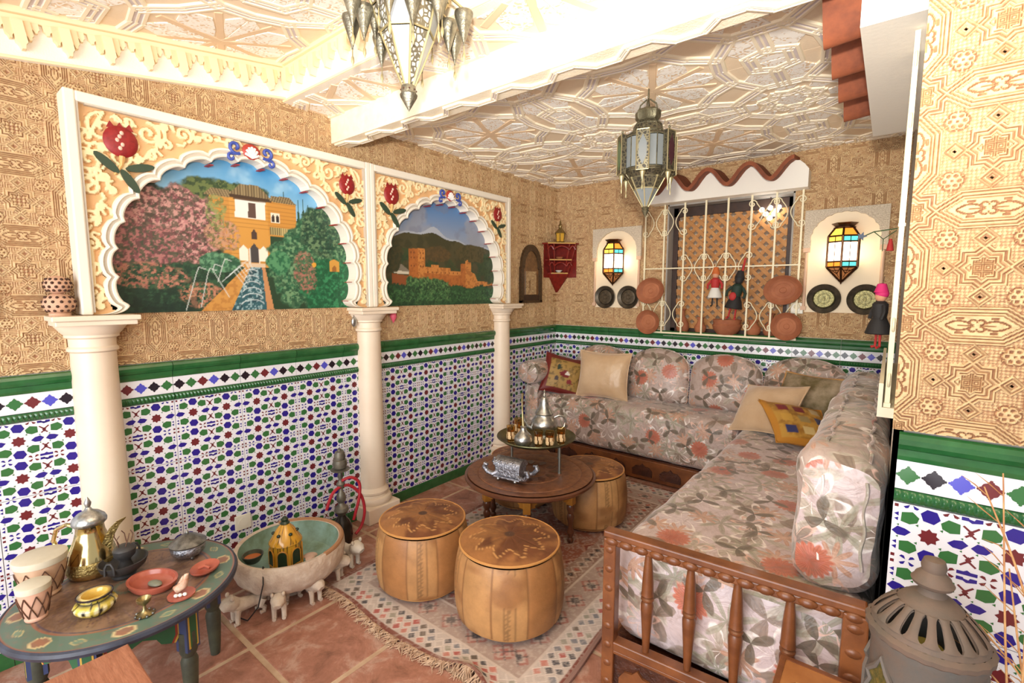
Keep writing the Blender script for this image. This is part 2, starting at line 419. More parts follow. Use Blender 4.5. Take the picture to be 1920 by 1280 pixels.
def dado_mesh():
    u = TD/8; g = G(); e = 0.0012
    g.bx(e, TD-e, e, TD-e, 0, 0.008, 0)
    def P(poly, m):
        mx, my = sum(p[0] for p in poly)/len(poly), sum(p[1] for p in poly)/len(poly); k_ = 1.14 if max(p[0] for p in poly)-min(p[0] for p in poly) > .6 else 1.0
        q = [(min(max((mx+(x-mx)*k_)*u, e), TD-e), min(max((my+(y-my)*k_)*u, e), TD-e)) for x, y in poly]
        ar = sum(q[i-1][0]*q[i][1]-q[i][0]*q[i-1][1] for i in range(len(q)))
        if ar < 0: q = q[::-1]
        g.add([(x, y, .0086) for x, y in q], [tuple(range(len(q)))], m)
    B, L, Rr = 1, 2, 3
    for sy in (2, 6):
        for sx in (2, 6):
            P(star(sx, sy, .50, .36, 8), Rr)
            for k in (-1, 1):
                P([(sx-.44, sy+k*1.40+.1), (sx-.16, sy+k*1.40+.40), (sx+.28, sy+k*1.40+.34), (sx+.46, sy+k*1.40-.08), (sx+.18, sy+k*1.40-.42), (sx-.30, sy+k*1.40-.32)], B)
                for q in (-1, 1):
                    cx, cy = sx+q*1.02, sy+k*1.0
                    P([(cx-q*.42, cy+k*.12), (cx-q*.1, cy+k*.42), (cx+q*.4, cy+k*.30), (cx+q*.42, cy-k*.26), (cx, cy-k*.36), (cx-q*.34, cy-k*.2)], L)
                    P(ngon(sx+q*.62, sy+k*.62, .11, 3, q), L)
                    P(ngon(sx+q*1.62, sy+k*.42, .09, 3, k), L)
        for cx in (0, 4, 8):
            for q in (-1, 1):
                P([(cx+q*.12, sy-.06*q), (cx+q*.38, sy+.27), (cx+q*.74, sy+.20), (cx+q*1.02, sy+.05*q), (cx+q*.76, sy-.25), (cx+q*.40, sy-.27)], B)
        for k in (-1, 1):
            cx, cy = 4, sy+k*.92
            P([(cx-.17, cy), (cx, cy-k*.26), (cx+.17, cy), (cx, cy+k*.18)], Rr)
            for q in (-1, 1):
                P([(cx+q*.06, cy+k*.02), (cx+q*.42, cy+k*.36), (cx+q*.34, cy+k*.44), (cx-q*.02, cy+k*.12)], Rr)
                P([(cx+q*.02, cy-k*.05), (cx+q*.30, cy-k*.28), (cx+q*.20, cy-k*.36), (cx-q*.05, cy-k*.12)], Rr)
    for by in (0, 4, 8):
        for k in (-1, 1):
            y = by+k*.20
            P([(3.56, y-.10), (4.44, y-.10), (4.44, y+.10), (4.15, y+.10), (4.0, y+k*.2), (3.85, y+.10), (3.56, y+.10)], B)
            for q in (-1, 1):
                for (cx, m) in ((1, B), (3, Rr), (5, Rr), (7, B)):
                    P([(cx+q*.08, by+k*.06), (cx+q*.42, by+k*.22), (cx+q*.30, by+k*.34), (cx+q*.16, by+k*.30)], m)
            for cx in (.22, 7.78): P(ngon(cx, by+k*.22, .15, 4, pi/4), Rr)
            for cx in (.28, 7.72):
                P(ngon(cx, by+k*.82, .17, 3, k), B); P(ngon(cx, by+k*1.18, .15, 3, -k), B)
    return g.mesh('dado_tile', [M_WHITE_T, M_BLUE_T, M_LEAF_T, M_RED_T])
DADO = dado_mesh()
def border_mesh(cols=(3, 2, 4, 1, 3, 2)):
    g = G(); h = 0.079; e = 0.0012; g.bx(e, TD-e, e/2, h-e/2, 0, 0.008, 0)
    p = TD/6
    for i, m in enumerate(cols):
        cx, cy = p*(i+.5), h/2; r = 0.0235; P = []
        for k in range(4):
            a = k*pi/2; f = lambda x, y: (cx+(x*cos(a)-y*sin(a))*r, cy+(x*sin(a)+y*cos(a))*r)
            P += [f(.66, -.44), f(.72, -.27), f(.86, -.24), f(.88, -.14), f(1.02, -.13), f(1.08, 0), f(1.02, .13), f(.88, .14), f(.86, .24), f(.72, .27), f(.66, .44), f(.58, .58)]
        g.add([(x, y, .0086) for x, y in P], [tuple(range(len(P)))], m)
    return g.mesh('border_tile', [M_WHITE_T, M_LBLUE_T, M_LEAF_T, M_BLACK_T, M_RED_T])
BORDER = border_mesh(); BORDER2 = border_mesh((2, 3, 1, 4, 2, 3))
def strip_mesh(name, prof, mat, L=TD):
    """profile (out, up) swept along local x"""
    g = G(); n = len(prof); e = .0012
    V = [(e, p[1], p[0]) for p in prof]+[(L-e, p[1], p[0]) for p in prof]
    g.add(V, [(i, n+i, n+i+1, i+1) for i in range(n-1)]+[tuple(range(n)), tuple(range(2*n-1, n-1, -1))], 0)
    return g.mesh(name, mat)
CAPT = strip_mesh('cap_tile', [(0, 0), (.010, 0), (.012, .012), (.013, .030), (.020, .034), (.026, .046), (.027, .060), (.022, .072), (.012, .077), (0, .077)], M_GREEN_T)
BASET = strip_mesh('base_tile', [(0, 0), (.011, 0), (.011, .066), (.008, .074), (0, .075)], M_GREEN_T)
def rope_mesh():
    nx, na = 120, 9; X, A = np.meshgrid(np.linspace(.0012, TD-.0012, nx), np.linspace(-pi/2, pi/2, na))
    R = .0125+.0035*np.cos(2*pi*X/(TD/20)+A*1.6)*np.cos(A); g = G()
    g.grid(X, .018+.0175*np.sin(A), R*np.cos(A)+.004, smooth=True); g.bx(.0012, TD-.0012, .0005, .0355, 0, .004); return g.mesh('rope_tile', M_GREEN_T)
ROPE = rope_mesh()
def dado_region(parent, fr, a0, n, rows=(0, 1, 2), base=True, dz=0.0, border=None):
    for i in range(n):
        a = a0+i*TD
        for r in rows: link('dado_tile', DADO, parent, fr(a, dz+.075+r*TD))
        if base: link('base_tile', BASET, parent, fr(a, dz+.0))
        link('rope_tile', ROPE, parent, fr(a, dz+1.014)); link('border_tile', border or BORDER, parent, fr(a, dz+1.051)); link('cap_tile', CAPT, parent, fr(a, dz+1.130))
M_WALLCORE = simple('plain_render', RGB(226, 220, 206), 0.85, bump=0.2, bscale=40)
M_WHITEWASH = simple('whitewash', RGB(240, 236, 226), 0.85, bump=0.15, bscale=50)
M_GREYRENDER = simple('grey_render', RGB(168, 164, 158), 0.85, col2=RGB(150, 146, 140), nscale=6, bump=0.2, bscale=60)

# ---------------------------------------------------------------- left wall
Z0 = 1.207
g = G(); g.bx(WX-.2, WX-.003, -1.2, DY+.2, -.1, 2.95); wall_left = struct(g.obj('wall_left', M_WALLCORE), 'long wall with patterned tile dado, carved plaster and painted arches')
frL = lambda a, b: frame((WX, a, b), (0, 1, 0), (0, 0, 1))
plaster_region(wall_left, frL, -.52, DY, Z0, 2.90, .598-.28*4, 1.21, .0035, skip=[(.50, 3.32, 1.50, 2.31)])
dado_region(wall_left, frL, .165-TD*2, 15)
# the last partial column next to the corner
# ---------------------------------------------------------------- back wall with the window opening
WIN = (-1.60, -0.62, 1.19, 2.315)
g = G()
for (x0, x1, z0, z1) in ((WX-.2, WIN[0], -.1, 2.95), (WIN[1], RX+.2, -.1, 2.95), (WIN[0], WIN[1], -.1, WIN[2]), (WIN[0], WIN[1], WIN[3], 2.95)): g.bx(x0, x1, DY+.003, DY+.22, z0, z1)
wall_back = struct(g.obj('wall_back', M_WALLCORE), 'end wall with carved plaster above a tiled dado')
frB = lambda a, b: frame((a, DY, b), (1, 0, 0), (0, 0, 1))
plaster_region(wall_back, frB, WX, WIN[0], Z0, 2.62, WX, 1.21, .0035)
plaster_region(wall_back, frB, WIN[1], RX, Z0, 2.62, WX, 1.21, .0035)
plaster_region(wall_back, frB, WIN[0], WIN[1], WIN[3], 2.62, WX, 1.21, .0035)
dado_region(wall_back, frB, WX, 9, rows=(1, 2), base=False)
g = G()
g.bx(WIN[0]-.002, WIN[0]+.012, DY-.002, DY+.2, WIN[2], WIN[3]); g.bx(WIN[1]-.012, WIN[1]+.002, DY-.002, DY+.2, WIN[2], WIN[3])
g.bx(WIN[0], WIN[1], DY-.002, DY+.2, WIN[3]-.012, WIN[3]+.002); g.bx(WIN[0], WIN[1], DY-.02, DY+.5, WIN[2]-.03, WIN[2]-.002)
o = g.obj('window_reveal', M_GREYRENDER, wall_back)
# ---------------------------------------------------------------- right wall and pier
g = G(); g.bx(RX, RX+.2, PY_+.01, DY+.2, -.1, 2.95); wall_right = struct(g.obj('wall_right', M_GREYRENDER), 'grey rendered side wall behind the sofa')
g = G(); g.bx(.034, 1.4, PY_+.004, PY_+.5, -.1, 2.95); g.bx(.034, .05, PY_+.004, PY_+.3, -.1, 2.9)
pier = struct(g.obj('wall_pier', M_WHITEWASH), 'pier with carved plaster over a patterned tile dado')
frP = lambda a, b: frame((a, PY_, b), (1, 0, 0), (0, 0, 1))
frP2 = lambda a, b: frame((a, PY_-.012, b), (1, 0, 0), (0, 0, 1))
g = G(); g.bx(.026, 1.4, PY_-.012, PY_+.01, 1.195, 2.95); g.obj('plaster_ground', simple('plaster_ground', RGB(226, 190, 132), .8), pier)
plaster_region(pier, frP2, .026, 1.15, 1.187, 2.90, .168-.28, 1.21+.28*.93-.28, .0021)
dado_region(pier, frP, .040, 3, dz=-.022, border=BORDER2)

# ---------------------------------------------------------------- ceilings of interlaced plaster straps
TAN, PEACH, LILAC, WHITE = RGB(250, 238, 212), RGB(236, 208, 174), RGB(214, 204, 204), RGB(248, 244, 238)
def m_arabesque():
    t = NT('arabesque_plaster'); co = t.coord()
    wv = t.noise(co, 13, 3, 0.6, 0, 1); v = t.vmath('ADD', co, t.vmath('SCALE', wv)); v.node.inputs[1].links[0].from_node.inputs['Scale'].default_value = 0.05
    vo = t.n('ShaderNodeTexVoronoi', feature='DISTANCE_TO_EDGE'); vo.inputs['Scale'].default_value = 30; t.l(v, vo.inputs['Vector'])
    v2 = t.n('ShaderNodeTexVoronoi', feature='SMOOTH_F1'); v2.inputs['Scale'].default_value = 30; t.l(v, v2.inputs['Vector'])
    ring = t.math('ABSOLUTE', t.math('SUBTRACT', v2.outputs['Distance'], 0.30))
    f = t.math('MINIMUM', t.math('MULTIPLY', vo.outputs['Distance'], 1.4), ring)
    h = t.ramp(f, [(0.10, 1.0), (0.20, 0.0)])
    t.set(t.mix(h, RGB(230, 206, 176), RGB(254, 252, 246)), 0.8); t.bump(h, 0.3, 0.004); return t.m
M_ARAB = m_arabesque(); M_CGROUND = simple('ceiling_ground', RGB(244, 226, 198), .8, col2=RGB(240, 218, 188), nscale=6, bump=.2, bscale=90)
M_STRAP = vcol('strap_plaster', 0.75, var=0.06, vscale=4)
def clip_seg(p, q, R):
    (x0, y0), (x1, y1) = p, q; dx, dy = x1-x0, y1-y0; t0, t1 = 0.0, 1.0
    for pp, qq in ((-dx, x0-R[0]), (dx, R[1]-x0), (-dy, y0-R[2]), (dy, R[3]-y0)):
        if abs(pp) < 1e-12:
            if qq < 0: return None
        else:
            r = qq/pp
            if pp < 0: t0 = max(t0, r)
            else: t1 = min(t1, r)
    if t1-t0 < 1e-4: return None
    return (x0+dx*t0, y0+dy*t0), (x0+dx*t1, y0+dy*t1)
def strap_cell():
    """strap lines of one repeat; rosette centres on the corners (0,0)"""
    segs = []; thin = []; ins = []
    def poly(P, closed=True):
        for a, b in zip(P, P[1:]+(P[:1] if closed else [])): segs.append((a, b))
    for cx, cy, rot in ((0, 0, 0), (1, 0, 0), (0, 1, 0), (1, 1, 0)):
        poly(star(cx, cy, .345, .300, 8, pi/8))
        for k in range(4):
            a = k*pi/4+pi/8; thin.append(((cx-.27*cos(a), cy-.27*sin(a)), (cx+.27*cos(a), cy+.27*sin(a))))
    poly(ngon(.5, .5, .245, 8, pi/8)); poly(star(.5, .5, .125, .095, 8, pi/8))
    for k in range(4):
        a = k*pi/2; f = lambda x, y: (.5+x*cos(a)-y*sin(a), .5+x*sin(a)+y*cos(a))
        poly([f(.226, .094), f(.368, .181)], False); poly([f(.226, -.094), f(.368, -.181)], False)
        poly([f(.40, 0), f(.435, .075), f(.5, .075)], False); poly([f(.40, 0), f(.435, -.075), f(.5, -.075)], False)
        poly([f(.226, 0), f(.40, 0)], False)
    for cx, cy in ((0, 0), (1, 0), (0, 1), (1, 1)):
        for k in range(8):
            a = k*pi/4; f = lambda r, w: (cx+r*cos(a)-w*sin(a), cy+r*sin(a)+w*cos(a)); ins.append([f(.060, 0), f(.12, -.034), f(.215, -.066), f(.272, -.020), f(.272, .020), f(.215, .066), f(.12, .034)])
    ins.append(star(.5, .5, .075, .055, 8))
    for k in range(8):
        a = k*pi/4; f = lambda r, w: (.5+r*cos(a)-w*sin(a), .5+r*sin(a)+w*cos(a)); ins.append([f(.150, -.030), f(.198, -.050), f(.198, .050), f(.150, .030)])
    for k in range(4):
        a = k*pi/2; f = lambda x, y: (.5+x*cos(a)-y*sin(a), .5+x*sin(a)+y*cos(a)); ins.append([f(.435, 0), f(.458, .045), f(.542, .045), f(.565, 0), f(.542, -.045), f(.458, -.045)])
        for q in (1, -1): ins.append([f(.256, q*.030), f(.256, q*.078), f(.350, q*.136), f(.408, q*.098), f(.372, q*.030)])
    return segs, thin, ins
def strap(g, p, q, w, z, kind):
    p = Vector((*p, 0)); q = Vector((*q, 0)); d = q-p; L = d.length
    if L < .01: return
    d /= L; n = Vector((-d.y, d.x, 0)); p = p-d*w*.22; q = q+d*w*.22
    if kind == 0: prof = [(-.5, 0, TAN), (-.44, .9, TAN), (-.26, 1, TAN), (-.22, .55, LILAC), (-.08, .55, LILAC), (-.05, .85, TAN), (.05, .85, TAN), (.08, .55, LILAC), (.22, .55, LILAC), (.26, 1, TAN), (.44, .9, TAN), (.5, 0, TAN)]
    elif kind == 1: prof = [(-.5, 0, PEACH), (-.46, .5, PEACH), (.46, .5, PEACH), (.5, 0, PEACH)]
    else: prof = [(-.5, 0, PEACH), (-.4, 1, PEACH), (.4, 1, PEACH), (.5, 0, PEACH)]
    V = []; C = []; z += random.uniform(-.0012, .0012)
    for e in (p, q):
        for a, hgt, c in prof: V.append((e.x+n.x*a*w, e.y+n.y*a*w, z*hgt)); C.append(c)
    k = len(prof); g.add(V, [(i, i+1, k+i+1, k+i) for i in range(k-1)]+[tuple(range(k-1, -1, -1)), tuple(range(k, 2*k))], 0, col=C)
def clip_poly(P, R):
    for ax, v, sg in ((0, R[0], 1), (0, R[1], -1), (1, R[2], 1), (1, R[3], -1)):
        Q = []
        for a, b in zip(P, P[1:]+P[:1]):
            ia, ib = sg*(a[ax]-v) >= 0, sg*(b[ax]-v) >= 0
            if ia: Q.append(a)
            if ia != ib: t = (v-a[ax])/(b[ax]-a[ax]); Q.append((a[0]+(b[0]-a[0])*t, a[1]+(b[1]-a[1])*t))
        P = Q
        if len(P) < 3: return None
    return P
def strap_ceiling(parent, ox, oy, T, R, MX):
    """ceiling panels for rectangle R (room x, y); local z points down into the room"""
    segs, thin, ins = strap_cell()
    i0, i1 = math.floor((R[0]-ox)/T), math.ceil((R[1]-ox)/T); j0, j1 = math.floor((R[2]-oy)/T), math.ceil((R[3]-oy)/T)
    for i in range(i0, i1):
        for j in range(j0, j1):
            c = (max(R[0], ox+i*T), min(R[1], ox+(i+1)*T), max(R[2], oy+j*T), min(R[3], oy+(j+1)*T))
            if c[1]-c[0] < .02 or c[3]-c[2] < .02: continue
            g = G(); r2 = (c[0]+.004, c[1]-.004, c[2]+.004, c[3]-.004)
            for lst, kinds in ((segs, ((.074, .010, 0),)), (thin, ((.036, .005, 2),))):
                for a, b in lst:
                    s = clip_seg((ox+(i+a[0])*T, oy+(j+a[1])*T), (ox+(i+b[0])*T, oy+(j+b[1])*T), r2)
                    if s:
                        for w, z, kd in kinds: strap(g, s[0], s[1], w, z, kd)
            h = G()
            for poly in ins:
                q = [(ox+(i+x)*T, oy+(j+y)*T) for x, y in poly]
                q = clip_poly(q, r2)
                if q: h.prism(q, 0, .0055+random.uniform(0, .0006))
            b = G(); b.bx(c[0]+.001, c[1]-.001, c[2]+.001, c[3]-.001, -.02, .001); pan = b.obj('ceiling_panel', M_CGROUND, parent, MX)
            if h.V: h.obj('arabesque_insets', M_ARAB, pan)
            if g.V:
                g.T = I4; s_ = g.obj('strapwork', M_STRAP, pan)
DOWN = Matrix.Translation((0, 0, CZ)) @ Matrix.Diagonal((1, 1, -1, 1))
def flip_faces(o):
    for ch in o.children_recursive:
        pass
g = G(); g.bx(WX-.2, RX+.2, 1.44, DY+.2, CZ+.02, CZ+.16); ceiling = struct(g.obj('ceiling', M_WHITEWASH), 'ceiling of interlaced plaster straps')
TC = 1.135
strap_ceiling(ceiling, -2.2, 2.545-TC, TC, (WX, RX, 1.46, DY), DOWN)
# sloping coffer over the front of the room
SL = 0.16; CY0 = 1.44; CZ0 = 2.815
SLOPE = Matrix.Translation((0, CY0, CZ0)) @ Matrix.Rotation(math.atan(SL), 4, 'X') @ Matrix.Diagonal((1, 1, -1, 1))
g = G(); g.add([(WX-.2, -2.4, -.02), (1.7, -2.4, -.02), (1.7, .03, -.02), (WX-.2, .03, -.02), (WX-.2, -2.4, -.12), (1.7, -2.4, -.12), (1.7, .03, -.12), (WX-.2, .03, -.12)], [(0, 1, 2, 3), (7, 6, 5, 4), (0, 4, 5, 1), (1, 5, 6, 2), (2, 6, 7, 3), (3, 7, 4, 0)])
coffer = struct(g.obj('ceiling_coffer', M_WHITEWASH, None, SLOPE), 'raised sloping coffer of interlaced plaster straps')
strap_ceiling(coffer, -2.62, -.40-TC, TC, (WX+.05, 1.6, -2.2, -.03), I4)

# ---------------------------------------------------------------- cornices with hanging stalactites
M_CORN = vcol('cornice_plaster', 0.75, var=0.05)
M_CORNW = simple('cornice_white', RGB(246, 240, 226), 0.8, bump=0.5, bscale=170, bdist=.003)
CT = RGB(246, 224, 184); CT2 = RGB(238, 210, 166)
def pendant_mesh():
    g = G(); p = .14
    def tier(x, w, y0, y1, d, tip, col):
        hw = w/2; P = [(x-hw, y1), (x-hw, y0), (x-hw*.55, y0-tip*.35), (x-hw*.3, y0-tip), (x+hw*.3, y0-tip), (x+hw*.55, y0-tip*.35), (x+hw, y0), (x+hw, y1)]
        n = len(P); V = [(a, b, 0) for a, b in P]+[(a, b, d) for a, b in P]; F = [(i, (i+1) % n, n+(i+1) % n, n+i) for i in range(n)]+[tuple(range(n, 2*n))]
        g.add(V, F, 0, col=col)
    tier(.07, .034, -.078, 0, .034, .026, CT)
    for q in (-1, 1):
        tier(.07+q*.028, .024, -.050, 0, .027, .018, CT2); tier(.07+q*.052, .024, -.022, 0, .020, .014, CT)
    return g.mesh('stalactite', M_CORN)
PEND = pendant_mesh()
def cornice(name, label, fr, length, hgt=.19, drop0=.055):
    """fr places local x along, y up, z out; y=0 is the top of the cornice"""
    g = G(); g.prism([(0, -hgt), (0, 0), (length, 0), (length, -hgt)][::-1], -.02, .022)
    o = struct(g.obj(name, M_CORNW, None, fr), label)
    h = G(); h.bx(0, length, -.028, 0, .0, .055); h.bx(0, length, -.052, -.028, 0, .040); h.bx(0, length, -hgt, -hgt+.012, .02, .03)
    h.obj('crown_moulding', simple('cornice_tan', CT, .75), o, bevel=.004)
    for i in range(int(length/.14)): link('stalactite', PEND, o, TR(i*.14+.0, -.052, .022))
    return o
# along the left wall, following the slope; along the beam edge
LDIR = Vector((0, cos(math.atan(SL)), sin(math.atan(SL))))
fr = frame((WX, CY0-.02-2.0*LDIR.y, CZ0-2.0*LDIR.z), LDIR, (0, -LDIR.z, LDIR.y))
cornice('trim_1', 'stalactite cornice running along the long wall', fr, 2.0)
cornice('trim_2', 'stalactite cornice across the edge of the raised coffer', frame((WX, CY0, CZ0), (1, 0, 0), (0, 0, 1)), 4.2, hgt=.205)
# ---------------------------------------------------------------- beam
M_BEAM = simple('beam_plaster', RGB(250, 240, 218), .75, col2=RGB(246, 232, 204), nscale=18, bump=.55, bscale=120, bdist=.004)
g = G(); g.bx(WX, .9, 1.705, 1.825, 2.455, CZ+.05); beam = struct(g.obj('ceiling_beam', M_BEAM), 'plaster beam crossing the ceiling with strapwork on its underside')
g = G(); x = WX+.02; k = 0
while x < .85:
    for (a, b) in (((x, .03), (x+.10, .03)), ((x+.10, .03), (x+.16, .09)), ((x+.16, .09), (x+.26, .09)), ((x+.26, .09), (x+.32, .03))): strap(g, a, b, .034, .010, 0)
    x += .32
g.obj('strapwork', M_STRAP, beam, Matrix.Translation((0, 1.705, 2.455)) @ Matrix.Diagonal((1, 1, -1, 1)))
# ================================================================ ARCADE ON THE LONG WALL
FD = 0.10; FXX = WX+FD
M_STUCCO = simple('white_stucco', RGB(240, 232, 216), .6, bump=.1, bscale=80)
M_COLUMN = simple('cream_column', RGB(238, 222, 200), .42, col2=RGB(232, 212, 188), nscale=3)
M_REDLINE = simple('red_paint', RGB(170, 44, 38), .55)
M_BEAD = simple('grey_bead', RGB(196, 186, 170), .7)
M_SCROLL = vcol('scroll_stucco', .68, var=.05, bump=.1)
def arch_outline(hw, zc, b, off=0.0, n=17, bulge=.030, zb=1.449):
    """scalloped arch, points (y, z) relative to the arch axis, left foot to right foot"""
    a0, a1 = radians(197), radians(-17); P = []; cusp = []
    el = lambda a: ((hw+off)*cos(a), zc+(b+off)*sin(a))
    for i in range(n):
        t0, t1 = a0+(a1-a0)*i/n, a0+(a1-a0)*(i+1)/n; p, q = el(t0), el(t1)
        mx, my = (p[0]+q[0])/2, (p[1]+q[1])/2; L = math.hypot(q[0]-p[0], q[1]-p[1])
        nx, ny = -(q[1]-p[1])/L, (q[0]-p[0])/L
        if nx*mx+ny*(my-zc) < 0: nx, ny = -nx, -ny
        cusp.append(p)
        for k in range(8):
            s = k/8*2-1; hgt = (bulge*(1+off*3))*sqrt(max(0, 1-s*s*.96)); P.append((p[0]+(q[0]-p[0])*k/8+nx*hgt, p[1]+(q[1]-p[1])*k/8+ny*hgt))
    cusp.append(el(a1)); e = el(a1); P.append(e)
    # flared foot scallops
    foot = []
    fw = .072
    for k in range(1, 9):
        u = k/8; foot.append((e[0]+fw*(1-cos(u*pi/2))*1.0+off*.15*u, e[1]+(zb-e[1])*sin(u*pi/2)))
    R = P+foot; L = [(-x, y) for x, y in foot[::-1]]
    return L+R, cusp
AZ = dict(hw=.582, zc=1.655, b=.552)
ain, acusp = arch_outline(**AZ); aout, _ = arch_outline(**AZ, off=.042)
PW = 1.43; PZ0, PZ1 = 1.449, 2.345
def scroll_mesh():
    step = .0046; nx, ny = int(PW/step), int((PZ1-PZ0)/step)
    X, Y = np.meshgrid(np.linspace(-PW/2, PW/2, nx), np.linspace(PZ0, PZ1, ny)); AX = np.abs(X)
    keep = ~inside(X, Y, [(x*.988, y-.006 if y > 1.5 else y-.02) for x, y in aout])
    rg = random.Random(5); C = [(.60, 2.24, .062), (.44, 2.255, .05), (.655, 2.10, .05), (.55, 2.13, .045), (.30, 2.285, .036), (.66, 1.985, .045), (.668, 1.86, .036), (.672, 1.75, .032), (.19, 2.30, .030), (.672, 1.64, .03), (.675, 1.55, .03), (.50, 2.185, .03), (.09, 2.29, .028), (.37, 2.22, .03), (.61, 2.04, .03), (.655, 2.19, .03)]
    strokes = []; leaves = []; AO = np.array(aout)
    cand = np.array([(rg.uniform(0, .70), rg.uniform(1.47, 2.33), rg.uniform(.016, .030)) for _ in range(5000)]); ok = ~inside(cand[:, 0], cand[:, 1], aout)
    ok &= (np.hypot(cand[:, 0, None]-AO[None, :, 0], cand[:, 1, None]-AO[None, :, 1]).min(1) > cand[:, 2]+.006) & (PW/2-.03-cand[:, 0] > cand[:, 2]) & (PZ1-.03-cand[:, 1] > cand[:, 2])
    for x, y, r in cand[ok].tolist():
        if len(C) < 74 and all(math.hypot(x-a_, y-b_) > (r+c_)*1.02 for a_, b_, c_ in C): C.append((x, y, r))
    for i, (cx, cy, r) in enumerate(C):
        a = rg.uniform(0, 6.28); hd = 1 if i % 2 else -1; P = []; tn = 8.2 if r > .03 else 6.4
        for k in range(24):
            t = k/23; rr = r*(1-.84*t); P.append((cx+rr*cos(a+hd*t*tn), cy+rr*sin(a+hd*t*tn)))
        nb = sorted(C, key=lambda q: math.hypot(q[0]-cx, q[1]-cy))[1]; ang = atan2(nb[1]-cy, nb[0]-cx)
        strokes.append(P); strokes.append([P[0], (cx+r*1.1*cos(ang), cy+r*1.1*sin(ang)), (nb[0]-nb[2]*cos(ang), nb[1]-nb[2]*sin(ang))])
        for q in range(3 if r > .03 else 1):
            b = a+q*1.9+.5; x0, y0 = cx+r*cos(b), cy+r*sin(b); leaves.append([(x0, y0), (x0+.02*cos(b+.7), y0+.02*sin(b+.7)), (x0+.034*cos(b+1.3), y0+.034*sin(b+1.3))])
    hx = nx//2; XH = np.linspace(0, PW/2, nx-hx); GX, GY = np.meshgrid(XH, Y[:, 0]); dh = seg_dist(GX, GY, strokes, .02); dh2 = seg_dist(GX, GY, leaves, .02)
    ix = np.clip(np.round(np.abs(X[0])/(PW/2)*(len(XH)-1)).astype(int), 0, len(XH)-1); d = dh[:, ix]; d2 = dh2[:, ix]
    border = np.minimum(PW/2-.03-AX, PZ1-.03-Y)
    h = np.maximum(1-sstep(.0062, .0098, d), 1-sstep(.0045, .0085, d2))
    Cc = lerp3(RGB(226, 180, 128), RGB(246, 226, 178), sstep(.2, .8, h))
    g = G(); g.grid(X, Y, .014*h, col=[tuple(c) for c in Cc.reshape(-1, 3).tolist()], keep=keep); return g.mesh('spandrel_scrollwork', M_SCROLL)
SCROLL = scroll_mesh()
def trim_mesh():
    g = G(); n = len(ain); V = []; F = []
    prof = [(0.0, -.070), (0.0, .016), (.12, .020), (.30, .020), (.38, .012), (.62, .012), (.70, .020), (.92, .018), (1.0, .0)]
    k = len(prof)
    for (a, b) in zip(ain, aout):
        for t, z in prof: V.append((a[0]+(b[0]-a[0])*t, a[1]+(b[1]-a[1])*t, z))
    mi = []
    for i in range(n-1):
        for j in range(k-1): F.append((i*k+j, i*k+j+1, (i+1)*k+j+1, (i+1)*k+j)); 
    g.add(V, F, 0); g.M = [1 if (q % (k-1)) in (4,) else 0 for q in range(len(F))]
    return g.mesh('arch_moulding', [M_STUCCO, M_BEAD])
TRIM = trim_mesh()
def ledge_mesh():
    g = G(); g.box(0, 0, -.042, .020, .0035, .075); return g.mesh('red_ledge', M_REDLINE)
LEDGE = ledge_mesh()
M_PETAL = simple('pomegranate_red', RGB(158, 34, 34), .5, col2=RGB(132, 24, 26), nscale=60); M_LEAFG = simple('leaf_dark_green', RGB(52, 70, 52), .55)
M_SEED = simple('seed_pink', RGB(232, 190, 170), .6); M_STEM = simple('stem_ochre', RGB(222, 176, 112), .65)
M_CB = simple('crest_blue', RGB(64, 84, 168), .5); M_CR = simple('crest_red', RGB(176, 60, 48), .5); M_CW = simple('crest_white', RGB(240, 238, 236), .5)
def flower(parent, x, z, sc):
    T = TR(x, z, .012, 0, 0, 0, sc)
    g = G(); g.ball(0, 0, .004, .062, .066, .014, 20, 8)
    for q in (-1, 0, 1): g.add([(q*.03-.018, .050, .006), (q*.03+.018, .050, .006), (q*.034, .080, .006)], [(0, 1, 2)])
    f = g.obj('pomegranate', M_PETAL, parent, T)
    g = G()
    for k in range(5): g.ball(-.006+.010*sin(k*2.1), -.030+.016*k, .016, .008, .010, .005, 8, 6)
    g.obj('seeds', M_SEED, f)
    g = G(); g.tube([(0, -.062, .004), (-.004, -.10, .006), (-.03, -.145, .004)], [.012, .008, .005], 6); g.obj('stem', M_STEM, f)
    for (lx, ly, a) in ((-.055, -.098, 2.4), (.062, -.10, .25), (.022, -.165, -1.0)):
        g = G(); P = [(.055*cos(t)*1.0, .017*sin(t)) for t in np.linspace(0, 2*pi, 14)[:-1]]; g.prism(P, 0, .010); g.obj('leaf', M_LEAFG, f, TR(lx, ly, .002, 0, 0, a))
def crest(parent):
    T = TR(0, 2.268, .014); r = G(); r.ball(0, .004, .004, .046, .040, .010, 18, 6); c = r.obj('crest', M_CR, parent, T)
    g = G()
    for k in range(7):
        a = radians(20+k*140/6); g.tube([(0, -.030, .012), (.020*cos(a), -.030+.026*sin(a)*1.2, .018), (.036*cos(a), -.030+.056*sin(a), .012)], [.003, .0065, .007], 6)
    g.obj('shell', M_CW, c)
    for q in (-1, 1):
        g = G(); P = []
        for k in range(22):
            t = k/21; rr = .034*(1-.8*t); P.append((q*(.078+rr*cos(-2.2+t*6.6)), .012+rr*sin(-2.2+t*6.6), .006))
        g.tube(P, .0085, 6); P = []
        for k in range(18):
            t = k/17; rr = .022*(1-.8*t); P.append((q*(.098+rr*cos(2.2-t*6)), -.042+rr*sin(2.2-t*6), .006))
        g.tube(P, .0075, 6); g.obj('scroll', M_CB, c)
